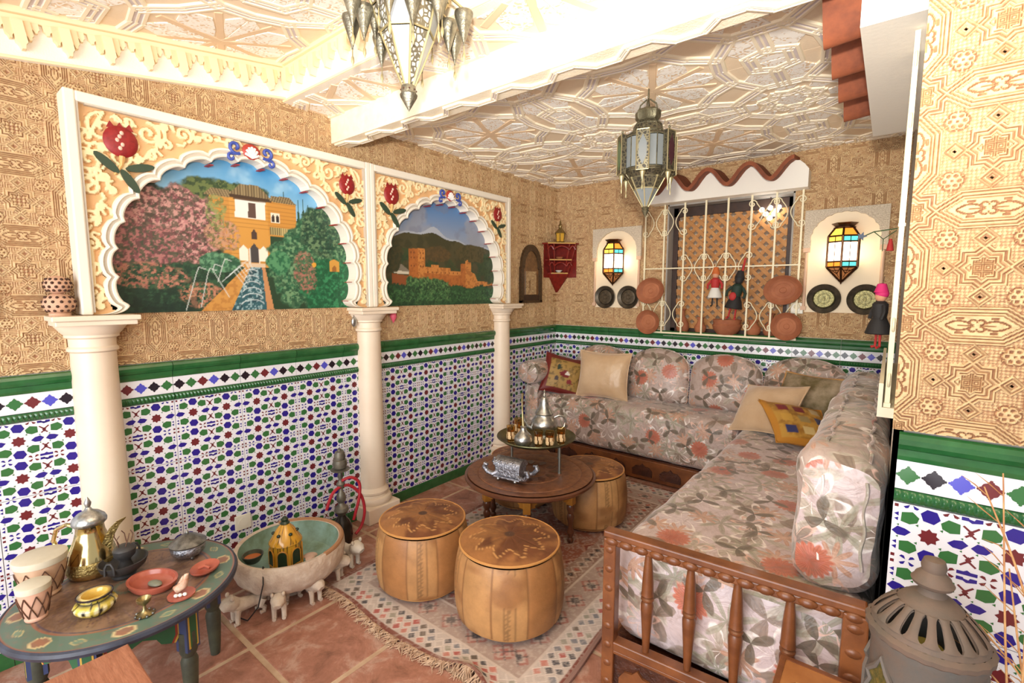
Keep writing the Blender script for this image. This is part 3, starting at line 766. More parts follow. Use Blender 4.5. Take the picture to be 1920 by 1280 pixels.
def arch_panel(yc, label, dy0, dy1):
    root = thing('arch_panel', label, 'wall panel'); F = frame((FXX-.016, yc, 0), (0, 1, 0), (0, 0, 1))
    root.matrix_world = F
    link('spandrel_scrollwork', SCROLL, root); link('arch_moulding', TRIM, root)
    g = G(); h = PW/2; t = .075
    # solid stucco behind the scrollwork: side blocks and top block keep clear of the opening
    g.bx(-h, -h+.02, PZ0, PZ1, -.082, -.002); g.bx(h-.02, h, PZ0, PZ1, -.082, -.002); g.bx(-h, h, PZ1-.10, PZ1, -.082, -.002)
    g.obj('backing', M_STUCCO, root)
    def bar(name, x0, x1, z0, z1):
        b = G(); b.bx(x0, x1, z0, z1, -.082, .030); o = b.obj(name, M_STUCCO, root, bevel=.006)
        b = G()
        if x1-x0 > z1-z0: b.bx(x0+.03, x1-.03, z0-.006, z0+.006, .0, .024)
        else:
            s = 1 if x0 < 0 else -1; m = x1+.002 if s > 0 else x0-.002; b.bx(m-.006, m+.006, z0+.01, z1-.03, .0, .024)
        b.obj('bead', M_BEAD, o)
    bar('post', -h-dy0, -h+.028, PZ0, PZ1+.02); bar('post', h-.028, h+dy1, PZ0, PZ1+.02); bar('top_rail', -h+.0275, h-.0275, PZ1-.024, PZ1+.018)
    for i, (cx, cz) in enumerate(acusp):
        if cx > -.30: link('red_ledge', LEDGE, root, TR(cx+.004, cz-.003, .0))
    flower(root, -.545, 2.195, 1.0); flower(root, .56, 2.20, .88); crest(root)
    return root
arch_panel(1.182, 'carved stucco arch panel with scalloped opening around the palace garden painting', .010, .005)
arch_panel(2.622, 'carved stucco arch panel with scalloped opening around the hilltop fortress painting', .005, .010)
# ---------------------------------------------------------------- the two wall paintings
M_MURAL = vcol('oil_paint', .5, bump=.12, bscale=320, bdist=.001)
class Canvas:
    def __init__(s, y0, y1, z0, z1, step):
        s.Y, s.Z = np.meshgrid(np.arange(y0, y1+step/2, step), np.arange(z0, z1+step/2, step)); s.I = np.zeros(s.Y.shape+(3,)); s.seed = 1
    def n(s, sc, o=4): s.seed += 31; return vnoise(s.Y+7, s.Z+3, sc, s.seed, o)
    def fill(s, mask, c, a=1.0):
        m = (mask*a)[..., None] if mask.dtype != bool else mask[..., None]*a; s.I = s.I*(1-m)+np.array(RGB(*c))*m
    def poly(s, P, c, a=1.0): s.fill(inside(s.Y, s.Z, P), c, a)
    def foliage(s, cy, cz, ry, rz, cols, sc=60, edge=.35, thr=(.46, .54), base=None):
        r = np.hypot((s.Y-cy)/ry, (s.Z-cz)/rz)+(s.n(14)-.5)*edge*2
        m = 1-sstep(.9, 1.05, r)
        if base: s.fill(m, base)
        for c in cols: s.fill(m*sstep(thr[0], thr[1], s.n(sc, 3))*1.0, c, .8)
    def line(s, P, w, c, a=.9): s.fill(1-sstep(w*.5, w, seg_dist(s.Y, s.Z, [P], .02)), c, a)
def mural(name, label, cv):
    g = G(); col = [tuple(c) for c in np.clip(cv.I, 0, 1).reshape(-1, 3).tolist()]
    g.grid(cv.Y, cv.Z, np.zeros(cv.Y.shape), col=col); h, w = cv.Y.shape
    y0, y1, z0, z1 = cv.Y.min(), cv.Y.max(), cv.Z.min(), cv.Z.max(); g.bx(y0, y1, z0, z1, -.006, -.0005)
    return tag(g.obj(name, M_MURAL, None, frame((WX+.013, 0, 0), (0, 1, 0), (0, 0, 1))), label, 'painting')
def paint_garden():
    c = Canvas(.50, 1.86, 1.449, 2.243, .0042)
    t = (c.Z-1.9)/.37; c.I = lerp3(RGB(150, 200, 226), RGB(64, 144, 200), np.clip(t+(c.n(5)-.5)*.8, 0, 1)); c.fill(sstep(.55, .75, c.n(7)), (176, 214, 232), .5)
    c.fill(c.Z < 1.95+.02*np.sin(c.Y*9), (40, 66, 44))
    # far cypresses
    for y, z, w in ((1.385, 2.14, .014), (1.41, 2.12, .012), (1.47, 2.08, .016), (1.50, 2.09, .016), (1.53, 2.07, .018), (1.56, 2.05, .016), (1.59, 2.03, .018), (1.44, 2.05, .014)):
        m = (np.abs(c.Y-y) < w*(1-sstep(z-.22, z, c.Z)*.95)) & (c.Z < z) & (c.Z > 1.8); c.fill(m, (30, 58, 44)); c.fill(m*sstep(.5, .6, c.n(90, 2)), (58, 92, 64), .7)
    c.foliage(1.10, 2.03, .22, .10, [(70, 92, 52), (44, 66, 40), (110, 124, 70)], base=(56, 76, 46))
    # palace
    wall = (206, 150, 70)
    c.poly([(1.0, 1.70), (1.0, 2.05), (1.10, 2.05), (1.10, 1.70)], (196, 140, 66)); c.poly([(1.095, 1.68), (1.095, 2.06), (1.30, 2.06), (1.30, 1.68)], wall); c.poly([(1.29, 1.86), (1.29, 2.05), (1.455, 2.05), (1.455, 1.86)], (198, 140, 62))
    brick = (np.abs(((c.Z*48) % 1)-.5) > .42) & (c.Y > 1.0) & (c.Y < 1.455) & inside(c.Y, c.Z, [(1.0, 1.70), (1.0, 2.05), (1.455, 2.05), (1.455, 1.86), (1.30, 1.7)]); c.fill(brick, (150, 96, 44), .5)
    def roof(P, sl):
        c.poly(P, (150, 132, 96)); m = inside(c.Y, c.Z, P) & (((c.Y+sl*(c.Z-2.0))*70 % 1) > .5); c.fill(m, (92, 76, 52), .85)
    roof([(.975, 2.04), (1.01, 2.076), (1.10, 2.076), (1.10, 2.04)], .5)
    c.poly([(1.10, 2.045), (1.10, 2.064), (1.315, 2.064), (1.315, 2.045)], (70, 52, 38)); roof([(1.095, 2.062), (1.155, 2.118), (1.245, 2.124), (1.318, 2.060)], 0); roof([(1.305, 2.05), (1.315, 2.082), (1.42, 2.085), (1.462, 2.046)], -.4)
    c.poly([(1.12, 1.943), (1.125, 2.038), (1.282, 2.042), (1.277, 1.943)], (238, 232, 222)); c.poly([(1.188, 1.946), (1.19, 2.028), (1.228, 2.028), (1.228, 1.946)], (92, 70, 62))
    c.line([(1.12, 2.038), (1.282, 2.042)], .006, (80, 58, 40))
    c.poly([(1.307, 1.936), (1.307, 1.99), (1.36, 1.99), (1.36, 1.936)], (232, 222, 200))
    for y in (1.322, 1.346): c.poly([(y-.008, 1.938), (y-.008, 1.968), (y, 1.982), (y+.008, 1.968), (y+.008, 1.938)], (58, 46, 42))
    c.poly([(1.298, 1.866), (1.298, 1.908), (1.472, 1.908), (1.472, 1.866)], (120, 108, 72)); m = inside(c.Y, c.Z, [(1.298, 1.866), (1.298, 1.908), (1.472, 1.908), (1.472, 1.866)]) & ((c.Y*80 % 1) > .55); c.fill(m, (196, 178, 118), .9)
    c.poly([(1.200, 1.835), (1.200, 1.868), (1.214, 1.888), (1.228, 1.868), (1.228, 1.835)], (76, 58, 50))
    for y in (1.155, 1.26): c.poly([(y-.024, 1.715), (y-.024, 1.775), (y, 1.802), (y+.024, 1.775), (y+.024, 1.715)], (240, 232, 214))
    c.poly([(1.186, 1.706), (1.186, 1.78), (1.211, 1.812), (1.236, 1.78), (1.236, 1.706)], (70, 66, 66)); c.line([(1.186, 1.706), (1.186, 1.78)], .004, (236, 228, 214)); c.line([(1.236, 1.706), (1.236, 1.78)], .004, (236, 228, 214))
    # hedges
    c.foliage(1.56, 1.70, .27, .27, [(44, 96, 66), (72, 128, 90), (120, 160, 116), (32, 74, 52)], base=(36, 84, 58), sc=70)
    c.foliage(1.62, 1.92, .14, .16, [(60, 100, 74), (110, 140, 100), (30, 60, 46)], base=(34, 72, 52), sc=75)
    c.foliage(1.68, 1.56, .22, .18, [(36, 110, 70), (58, 140, 92), (24, 80, 50)], base=(30, 92, 58))
    c.foliage(1.34, 1.72, .07, .07, [(50, 112, 76), (90, 150, 104)], base=(40, 98, 66))
    c.foliage(1.50, 1.67, .075, .13, [(150, 92, 84), (176, 120, 104), (70, 100, 70)], sc=85, thr=(.5, .58))
    c.poly([(1.655, 1.675), (1.655, 1.735), (1.69, 1.752), (1.725, 1.735), (1.725, 1.675)], (204, 150, 66)); c.poly([(1.675, 1.675), (1.675, 1.70), (1.69, 1.712), (1.705, 1.70), (1.705, 1.675)], (150, 98, 44)); c.fill(np.hypot(c.Y-1.555, (c.Z-1.71)*.9) < .014, (220, 160, 60))
    c.foliage(.70, 1.66, .36, .22, [(30, 66, 46), (48, 86, 60), (20, 42, 34)], base=(28, 56, 42))
    c.foliage(.66, 1.95, .16, .20, [(44, 60, 48), (70, 90, 64), (30, 40, 36)], base=(50, 58, 50))
    c.foliage(.83, 1.86, .215, .20, [(120, 62, 70), (168, 104, 108), (196, 138, 134), (96, 60, 60), (210, 160, 150), (66, 70, 54)], sc=75, thr=(.5, .57), base=(120, 78, 78))
    c.foliage(.70, 1.77, .16, .10, [(150, 88, 92), (186, 124, 120), (60, 80, 58)], sc=75, thr=(.5, .57), base=(106, 72, 70))
    c.foliage(1.06, 1.85, .09, .09, [(150, 104, 88), (178, 130, 104), (110, 112, 66), (196, 150, 120)], sc=85, thr=(.52, .58))
    c.foliage(1.03, 1.95, .05, .09, [(90, 110, 60), (140, 150, 90)], sc=80)
    c.foliage(.80, 1.60, .30, .09, [(30, 64, 44), (52, 92, 62), (24, 48, 36)], base=(30, 60, 44), sc=65)
    c.foliage(.72, 1.625, .19, .06, [(172, 104, 92), (190, 130, 108), (60, 90, 62)], sc=80, thr=(.52, .58))
    c.foliage(1.04, 1.70, .11, .05, [(70, 120, 90), (110, 160, 120), (40, 84, 60)], base=(48, 92, 66))
    c.foliage(.93, 1.53, .10, .07, [(176, 110, 90), (60, 96, 66), (200, 140, 110)], sc=80, thr=(.5, .56))
    c.fill((c.Z < 1.52+.03*np.sin(c.Y*14)) & (c.Y < .92), (24, 48, 38), .6)
    # water channel and paths
    c.poly([(.925, 1.440), (1.165, 1.690), (1.192, 1.690), (1.075, 1.440)], (204, 148, 74)); c.fill(inside(c.Y, c.Z, [(.925, 1.44), (1.165, 1.69), (1.192, 1.69), (1.075, 1.44)])*sstep(.5, .6, c.n(50)), (178, 120, 58), .7)
    c.poly([(1.075, 1.440), (1.190, 1.690), (1.248, 1.690), (1.264, 1.440)], (52, 96, 104)); w = inside(c.Y, c.Z, [(1.075, 1.44), (1.19, 1.69), (1.248, 1.69), (1.264, 1.44)]); c.fill(w*sstep(.52, .6, c.n(40)), (34, 66, 76), .8); c.fill(w*sstep(.6, .66, c.n(90, 2)), (170, 200, 204), .7)
    c.poly([(1.264, 1.440), (1.246, 1.690), (1.262, 1.694), (1.305, 1.440)], (196, 140, 92)); c.poly([(1.165, 1.684), (1.165, 1.702), (1.265, 1.702), (1.265, 1.684)], (214, 190, 160))
    for (y, z, y2, z2) in ((.936, 1.672, .868, 1.455), (.986, 1.668, .935, 1.47), (1.06, 1.72, 1.02, 1.60), (1.01, 1.69, 1.07, 1.52)): c.line([(y+.03, z-.01), (y, z), (y-.012, z-.03), (y2, z2)], .0028, (214, 222, 216), .75)
    for k in range(6):
        z = 1.475+.036*k; hw = .06-.006*k; c.line([(1.19+hw*cos(a), z+hw*.5*sin(a)) for a in np.linspace(.2, pi-.2, 9)], .0035, (216, 226, 226), .75)
        c.line([(1.04+.02*k, 1.60+.02*k), (1.10+.015*k, 1.655+.012*k), (1.16+.008*k, 1.57+.02*k)], .003, (220, 228, 226), .6)
    return c
mural('garden_painting', 'wall painting of a palace garden with pink blossom and a water channel', paint_garden())
def paint_fort():
    c = Canvas(1.95, 3.30, 1.449, 2.243, .0046)
    t = np.clip((c.Z-1.92)/.32, 0, 1); c.I = lerp3(RGB(150, 160, 178), RGB(62, 124, 186), t); cl = sstep(.46, .62, c.n(5)+.25*(.5-t)); c.fill(cl, (150, 154, 166), .75); c.fill(sstep(.6, .75, c.n(9)), (120, 126, 146), .5)
    ridge = 1.93+.035*np.exp(-((c.Y-2.5)/.3)**2)+.02*np.sin(c.Y*5+2)+.01*np.sin(c.Y*23); c.fill(c.Z < ridge+.035*np.exp(-((c.Y-2.54)/.09)**2)+.012, (172, 180, 192)); c.fill(c.Z < ridge, (74, 70, 44)); c.fill((c.Z < ridge)*sstep(.45, .6, c.n(18)), (58, 58, 36), .8)
    c.fill((c.Z < 1.86)*sstep(.44, .6, c.n(12)), (52, 72, 42), .85); c.fill((c.Z < 1.82)*sstep(.5, .65, c.n(20)), (38, 62, 40), .8)
    c.foliage(2.56, 1.83, .14, .06, [(96, 74, 42), (72, 62, 38)], base=(86, 70, 42)); c.foliage(2.95, 1.86, .2, .07, [(60, 58, 32), (84, 74, 44)], base=(70, 66, 38))
    o1, o2, o3 = (200, 132, 66), (176, 104, 48), (148, 84, 40)
    c.poly([(2.28, 1.60), (2.285, 1.86), (2.37, 1.868), (2.372, 1.60)], o2); c.poly([(2.37, 1.60), (2.37, 1.868), (2.438, 1.868), (2.44, 1.60)], o1)
    for y in (2.30, 2.33, 2.39, 2.415):
        for z in (1.73, 1.79, 1.83): c.poly([(y, z), (y, z+.014), (y+.009, z+.014), (y+.009, z)], (110, 60, 32))
    c.poly([(2.43, 1.56), (2.43, 1.735), (2.50, 1.735), (2.50, 1.757), (2.58, 1.757), (2.58, 1.735), (2.70, 1.735), (2.70, 1.712), (2.82, 1.715), (2.82, 1.56)], o1); c.poly([(2.43, 1.56), (2.43, 1.69), (2.82, 1.68), (2.82, 1.56)], o2)
    c.poly([(2.815, 1.56), (2.818, 1.775), (2.87, 1.78), (2.872, 1.56)], o2); c.poly([(2.87, 1.56), (2.87, 1.80), (2.885, 1.80), (2.885, 1.812), (2.905, 1.812), (2.905, 1.795), (2.94, 1.79), (2.945, 1.56)], o1)
    c.poly([(2.94, 1.58), (2.94, 1.715), (2.985, 1.70), (3.02, 1.64), (3.21, 1.635), (3.21, 1.61), (3.0, 1.585)], o1); c.fill((c.I[..., 0] > .35) & (c.Z < 1.87) & (c.Z > 1.56) & (c.n(60) > .55), o3, .6)
    for y in np.arange(2.46, 2.80, .045): c.poly([(y, 1.69), (y, 1.705), (y+.01, 1.705), (y+.01, 1.69)], (120, 66, 34))
    c.poly([(2.13, 1.56), (2.13, 1.68), (2.285, 1.665), (2.285, 1.56)], (140, 78, 42)); c.poly([(2.14, 1.685), (2.15, 1.74), (2.22, 1.745), (2.29, 1.70), (2.28, 1.685)], (128, 120, 104)); c.poly([(2.15, 1.68), (2.15, 1.70), (2.285, 1.695), (2.285, 1.675)], (206, 198, 178))
    c.foliage(2.12, 1.80, .10, .12, [(70, 66, 40), (48, 56, 36)], base=(62, 60, 38))
    c.fill(c.Z < 1.59+.012*np.sin(c.Y*21), (44, 84, 50)); c.foliage(2.45, 1.545, .26, .125, [(46, 88, 50), (70, 116, 66), (104, 142, 86), (30, 62, 40)], base=(44, 82, 50), sc=70)
    c.fill((c.Z < 1.60+.012*np.sin(c.Y*21))*sstep(.5, .58, c.n(60)), (30, 62, 40), .9); c.fill((c.Z < 1.56)*sstep(.54, .6, c.n(80)), (70, 116, 68), .8); c.fill(c.Z < 1.48, (28, 58, 38), .55)
    c.foliage(3.20, 1.75, .13, .13, [(40, 60, 36), (56, 76, 44)], base=(46, 64, 38))
    return c
mural('fortress_painting', 'wall painting of an orange hilltop fortress under a blue cloudy sky', paint_fort())
# ---------------------------------------------------------------- columns
def column_parts():
    def half(prof, n=36):
        g = G(); g.lathe(prof, n)
        g.V = [(max(x, -.019), y, z) for x, y, z in g.V]; return g
    parts = []
    g = G(); g.bx(-.019, .135, -.128, .128, 0, .105); parts.append(('plinth', g.mesh('plinth', M_COLUMN), .006))
    parts.append(('base_torus', half([(.118, .105), (.126, .118), (.128, .135), (.120, .150), (.104, .156), (.100, .168), (.108, .178), (.108, .190), (.098, .200), (.088, .215)]).mesh('base_torus', M_COLUMN), 0))
    parts.append(('shaft', half([(.088, .205), (.086, .5), (.083, .9), (.079, 1.30)]).mesh('shaft', M_COLUMN), 0))
    parts.append(('capital', half([(.079, 1.285), (.089, 1.292), (.089, 1.304), (.081, 1.312), (.082, 1.345), (.094, 1.352), (.094, 1.362), (.104, 1.372), (.120, 1.395), (.126, 1.405)]).mesh('capital', M_COLUMN), 0))
    g = G(); g.bx(-.019, .138, -.135, .135, 1.405, 1.426); g.bx(-.019, .148, -.146, .146, 1.426, 1.447); parts.append(('abacus', g.mesh('abacus', M_COLUMN), .004))
    return parts
CP = column_parts()
for y, lab in ((.50, 'cream column nearest the camera, behind the brass coffee pot'), (1.92, 'cream column between the two wall paintings'), (3.32, 'cream column furthest from the camera, beside the sofa end')):
    t = thing('column', lab, 'column', (WX+.02, y, 0), 0, 'cream half columns along the tiled wall')
    for nm, me, bv in CP: link(nm, me, t, bevel=bv)
# ================================================================ WINDOW, NICHES AND THINGS ON THE WALLS
M_IRON = simple('cream_iron', RGB(236, 226, 192), .45)
M_CLAY = simple('red_clay', RGB(168, 104, 70), .75, col2=RGB(150, 88, 58), nscale=12, bump=.12, bscale=70)
M_ROOF = simple('roof_clay', RGB(150, 82, 50), .8, col2=RGB(112, 60, 40), nscale=9, bump=.25, bscale=60)
M_WOODLAT = simple('lattice_wood', RGB(196, 142, 84), .65, col2=RGB(170, 116, 64), nscale=8)
M_DARKWOOD = simple('dark_wood', RGB(64, 40, 28), .55, col2=RGB(48, 30, 22), nscale=15)
M_BRONZE = simple('bronze', RGB(92, 60, 36), .42, .8, col2=RGB(70, 44, 26), nscale=40)
M_BRASS = simple('aged_brass', RGB(178, 160, 112), .34, .9, col2=RGB(120, 108, 78), nscale=25, bump=.15, bscale=90)
M_PEWTER = simple('pewter', RGB(150, 150, 146), .36, .9, col2=RGB(96, 96, 94), nscale=30, bump=.2, bscale=120)
M_SILVER = simple('bright_silver', RGB(206, 208, 206), .28, .95, col2=RGB(160, 162, 160), nscale=60, bump=.25, bscale=160, bdist=.002)
def lattice_window():
    x0, x1, z0, z1 = WIN; y = DY+.13
    w = struct(thing('window_1', 'window recess with diagonal lattice behind a cream grille', 'x')); del w['category']
    g = G()
    for a in (x0+.035, x1-.035): g.box(a, y, (z0+z1)/2, .045, .03, z1-z0)
    g.box((x0+x1)/2, y, z1-.055, x1-x0, .03, .08); g.box((x0+x1)/2, y, z0+.02, x1-x0, .03, .04); g.obj('window_frame', M_DARKWOOD, w, bevel=.003)
    R = (x0+.055, x1-.055, z0+.035, z1-.09); pitch = .082
    for dr in (1, -1):
        c = R[0]-(R[3]-R[2]) if dr > 0 else R[0]
        top = R[1] if dr > 0 else R[1]+(R[3]-R[2])
        while c < top:
            p, q = ((c, R[2]), (c+(R[3]-R[2]), R[3])) if dr > 0 else ((c, R[2]), (c-(R[3]-R[2]), R[3]))
            s = clip_seg(p, q, R)
            if s and math.hypot(s[1][0]-s[0][0], s[1][1]-s[0][1]) > .04:
                L = math.hypot(s[1][0]-s[0][0], s[1][1]-s[0][1]); g = G(); g.box(0, 0, 0, L, .008, .030)
                g.obj('lattice_slat', M_WOODLAT, w, TR((s[0][0]+s[1][0])/2, y+(.004 if dr > 0 else -.005), (s[0][1]+s[1][1])/2, 0, -atan2(s[1][1]-s[0][1], s[1][0]-s[0][0]), 0))
            c += pitch*1.414*.75
    g = G(); g.bx(x0-.3, x1+.3, DY+.52, DY+.56, .9, 2.7); g.obj('light_shaft_wall', simple('shaft_wall', RGB(232, 208, 184), .9), w)
    return w
lattice_window()
def cscroll(p0, p1, bow, r=.03, turns=1.35, n=14, flip=1):
    """C-scroll in a plane from p0 to p1 with curled ends; 2-D points"""
    p0, p1 = np.array(p0), np.array(p1); d = p1-p0; L = np.linalg.norm(d); d = d/L; nn = np.array((-d[1], d[0]))*flip
    def curl(c, a0, s):
        out = []
        for k in range(n+1):
            t = k/n; rr = r*(1-.72*t); a = a0+s*t*turns*2*pi*.85; out.append(c+rr*np.array((cos(a), sin(a))))
        return out
    body = [p0+d*L*t+nn*bow*sin(pi*t) for t in np.linspace(0, 1, 13)]
    an = atan2(nn[1], nn[0]); c0 = p0+nn*(-r); c1 = p1+nn*(-r)
    e0 = curl(c0, an, flip*1.0); e1 = curl(c1, an, -flip*1.0)
    return e0[::-1]+body[1:-1]+e1
def grille(name, label, M, W=1.225, H=1.14, nb=8, scrolls=True):
    """local x along, y up, z out of the wall"""
    t = thing(name, label, 'window grille'); t.matrix_world = M; p = W/(nb-1)
    for i in range(nb):
        g = G(); g.box(i*p, H/2, 0, .013, H, .013); g.obj('bar', M_IRON, t)
    for nm, yy in (('bottom_rail', 0.0), ('tie_bar', H*.5)):
        g = G(); g.box(W/2, yy, .0, W+.02, .010 if nm == 'tie_bar' else .014, .018); g.obj(nm, M_IRON, t)
    if scrolls:
        C = []
        for (i, s) in ((1, 1), (nb-2, 1)):
            for yy in (H-.17, .17):
                C += [(i*p-p/2, yy), (i*p+p/2, yy)]
        for i in (2.5, 3.5, 4.5): C.append((i*p, H*.5))
        for cx, cy in C:
            for q in (-1, 1):
                P = cscroll((cx+q*.050, cy-.085), (cx+q*.050, cy+.085), .040, .033, flip=q)
                g = G(); g.tube([(a, b, 0) for a, b in P], .0042, 6); g.obj('scroll', M_IRON, t)
    return t
GX0 = -1.787
grille('window_grille', 'cream scrolled iron grille over the lattice window in the end wall', frame((GX0, DY-.035, 1.19), (1, 0, 0), (0, 0, 1)))
grille('window_grille', 'cream iron grille on the side wall seen edge-on beside the pier', frame((.012, 3.17, 1.19), (0, -1, 0), (0, 0, 1)), scrolls=True)
g = G(); g.bx(-.012, RX, 1.93, 3.2, 1.150, 1.182); g.bx(-.012, .0, 1.93, 3.2, 1.182, 1.26)
tag(g.obj('grille_sill', simple('sill_cream', RGB(232, 222, 196), .6)), 'cream ledge under the side wall grille', 'sill')
# ---------------------------------------------------------------- little tiled roofs over the grilles
def s_tile_mesh(p=.30, depth=.25):
    g = G(); n = 28; T = .028; top = []; bot = []
    for k in range(n+1):
        x = p*k/n; z = .066*cos(2*pi*x/p); dx, dz = 1, -.066*2*pi/p*sin(2*pi*x/p); L = math.hypot(dx, dz); nx, nz = -dz/L*T, dx/L*T
        bot.append((x, z)); top.append((x+nx, z+nz))
    P = bot+top[::-1]; m = len(P); V = [(x, z, 0) for x, z in P]+[(x, z-.03, depth) for x, z in P]
    F = [(i, (i+1) % m, m+(i+1) % m, m+i) for i in range(m)]
    for i in range(n): F.append((i, i+1, m-2-i, m-1-i)); F.append((m+m-1-i, m+m-2-i, m+i+1, m+i))
    g.add(V, [f[::-1] for f in F], 0, True); return g.mesh('roof_tile', M_ROOF)
STILE = s_tile_mesh(); STILE2 = s_tile_mesh(depth=.29)
def tejadillo(name, label, M, L, n, ph, dep=.13, tile=None):
    t = thing(name, label, 'awning'); t.matrix_world = M; p = .30; P = [(0, 0), (L, 0)]
    k = 40; xs = np.linspace(L, 0, k+1); P += [(x, .085+.066*cos(2*pi*(x-ph)/p)+.050) for x in xs]
    g = G(); g.prism(P, 0, dep); g.obj('fascia', M_WHITEWASH, t)
    x = ph-p*math.ceil(ph/p-.01)
    while x < L-.22:
        link('roof_tile', tile or STILE, t, TR(x, .150, -.0)); x += p
    return t
tejadillo('tiled_awning', 'small clay-tiled roof on a wavy white fascia over the end window', frame((-1.725, DY, 2.315), (1, 0, 0), (0, 0, 1)), 1.20, 4, 1.12)
tejadillo('tiled_awning', 'small clay-tiled roof over the side wall grille, seen from below', frame((RX, 3.10, 2.335), (0, -1, 0), (0, 0, 1)), 1.27, 4, 1.2, .175, STILE2)
# ---------------------------------------------------------------- lamp niches
def ringprism(g, outer, inner, z0, z1, m=0):
    n = len(outer); V = [(x, y, z0) for x, y in outer]+[(x, y, z1) for x, y in outer]+[(x, y, z0) for x, y in inner]+[(x, y, z1) for x, y in inner]; F = []
    for i in range(n-1):
        j = i+1; F += [(i, j, n+j, n+i), (3*n+i, 3*n+j, 2*n+j, 2*n+i), (n+i, n+j, 3*n+j, 3*n+i)]
    g.add(V, F, m)
M_NICHE = simple('niche_white', RGB(244, 226, 196), .8, bump=.1, bscale=60); M_LACE = simple('carved_lace', RGB(224, 212, 192), .8, col2=RGB(186, 170, 148), nscale=130, bump=.9, bscale=190, bdist=.006); M_PINKCOL = simple('pink_colonnette', RGB(214, 178, 150), .6)
def niche(x0, x1, label, scallop):
    z0, z1 = 1.393, 2.157; t = thing('lamp_niche', label, 'niche', (x0, DY-.002, z0)); W, H = x1-x0, z1-z0
    base = frame((0, 0, 0), (1, 0, 0), (0, 0, 1))
    g = G(); g.box(W/2, H/2-.0, .004, W-.06, H-.02, .008); g.obj('niche_back', M_NICHE, t, base)
    cx, r = W/2, W/2-.045; zc = H-.03-r*.92; inn = [(cx-r, .49)]; 
    N = 22
    for k in range(N*3+1):
        a = pi-pi*k/(N*3); rr = 1+(.030*abs(sin(a*N/2)) if scallop else .012*abs(sin(a*N/2))); inn.append((cx+r*rr*cos(a), zc+r*.92*rr*sin(a)))
    inn.append((cx+r, .49)); out = []
    for i, (x, y) in enumerate(inn):
        f = i/(len(inn)-1)
        if f < .25: out.append((0, .49+(H-.49)*f/.25))
        elif f > .75: out.append((W, .49+(H-.49)*(1-f)/.25))
        else: out.append((W*(f-.25)/.5, H))
    g = G(); ringprism(g, out, inn, 0, .030); g.obj('lace_arch', M_LACE, t, base)
    for x in (.022, W-.022):
        g = G(); g.lathe([(.011, .05), (.011, .455)], 10, T=Matrix.Rotation(-pi/2, 4, 'X')); c = g.obj('colonnette', M_PINKCOL, t, base @ TR(x, 0, .014))
        g = G(); g.box(0, .475, 0, .044, .035, .03); g.obj('capital', M_PINKCOL, c); g = G(); g.box(0, .04, 0, .036, .03, .028); g.obj('foot', M_PINKCOL, c)
    return t
niche(-2.328, -1.829, 'arched lamp niche with lace-carved head left of the grille', False)
niche(-.542, -.040, 'arched lamp niche with scalloped head right of the grille', True)
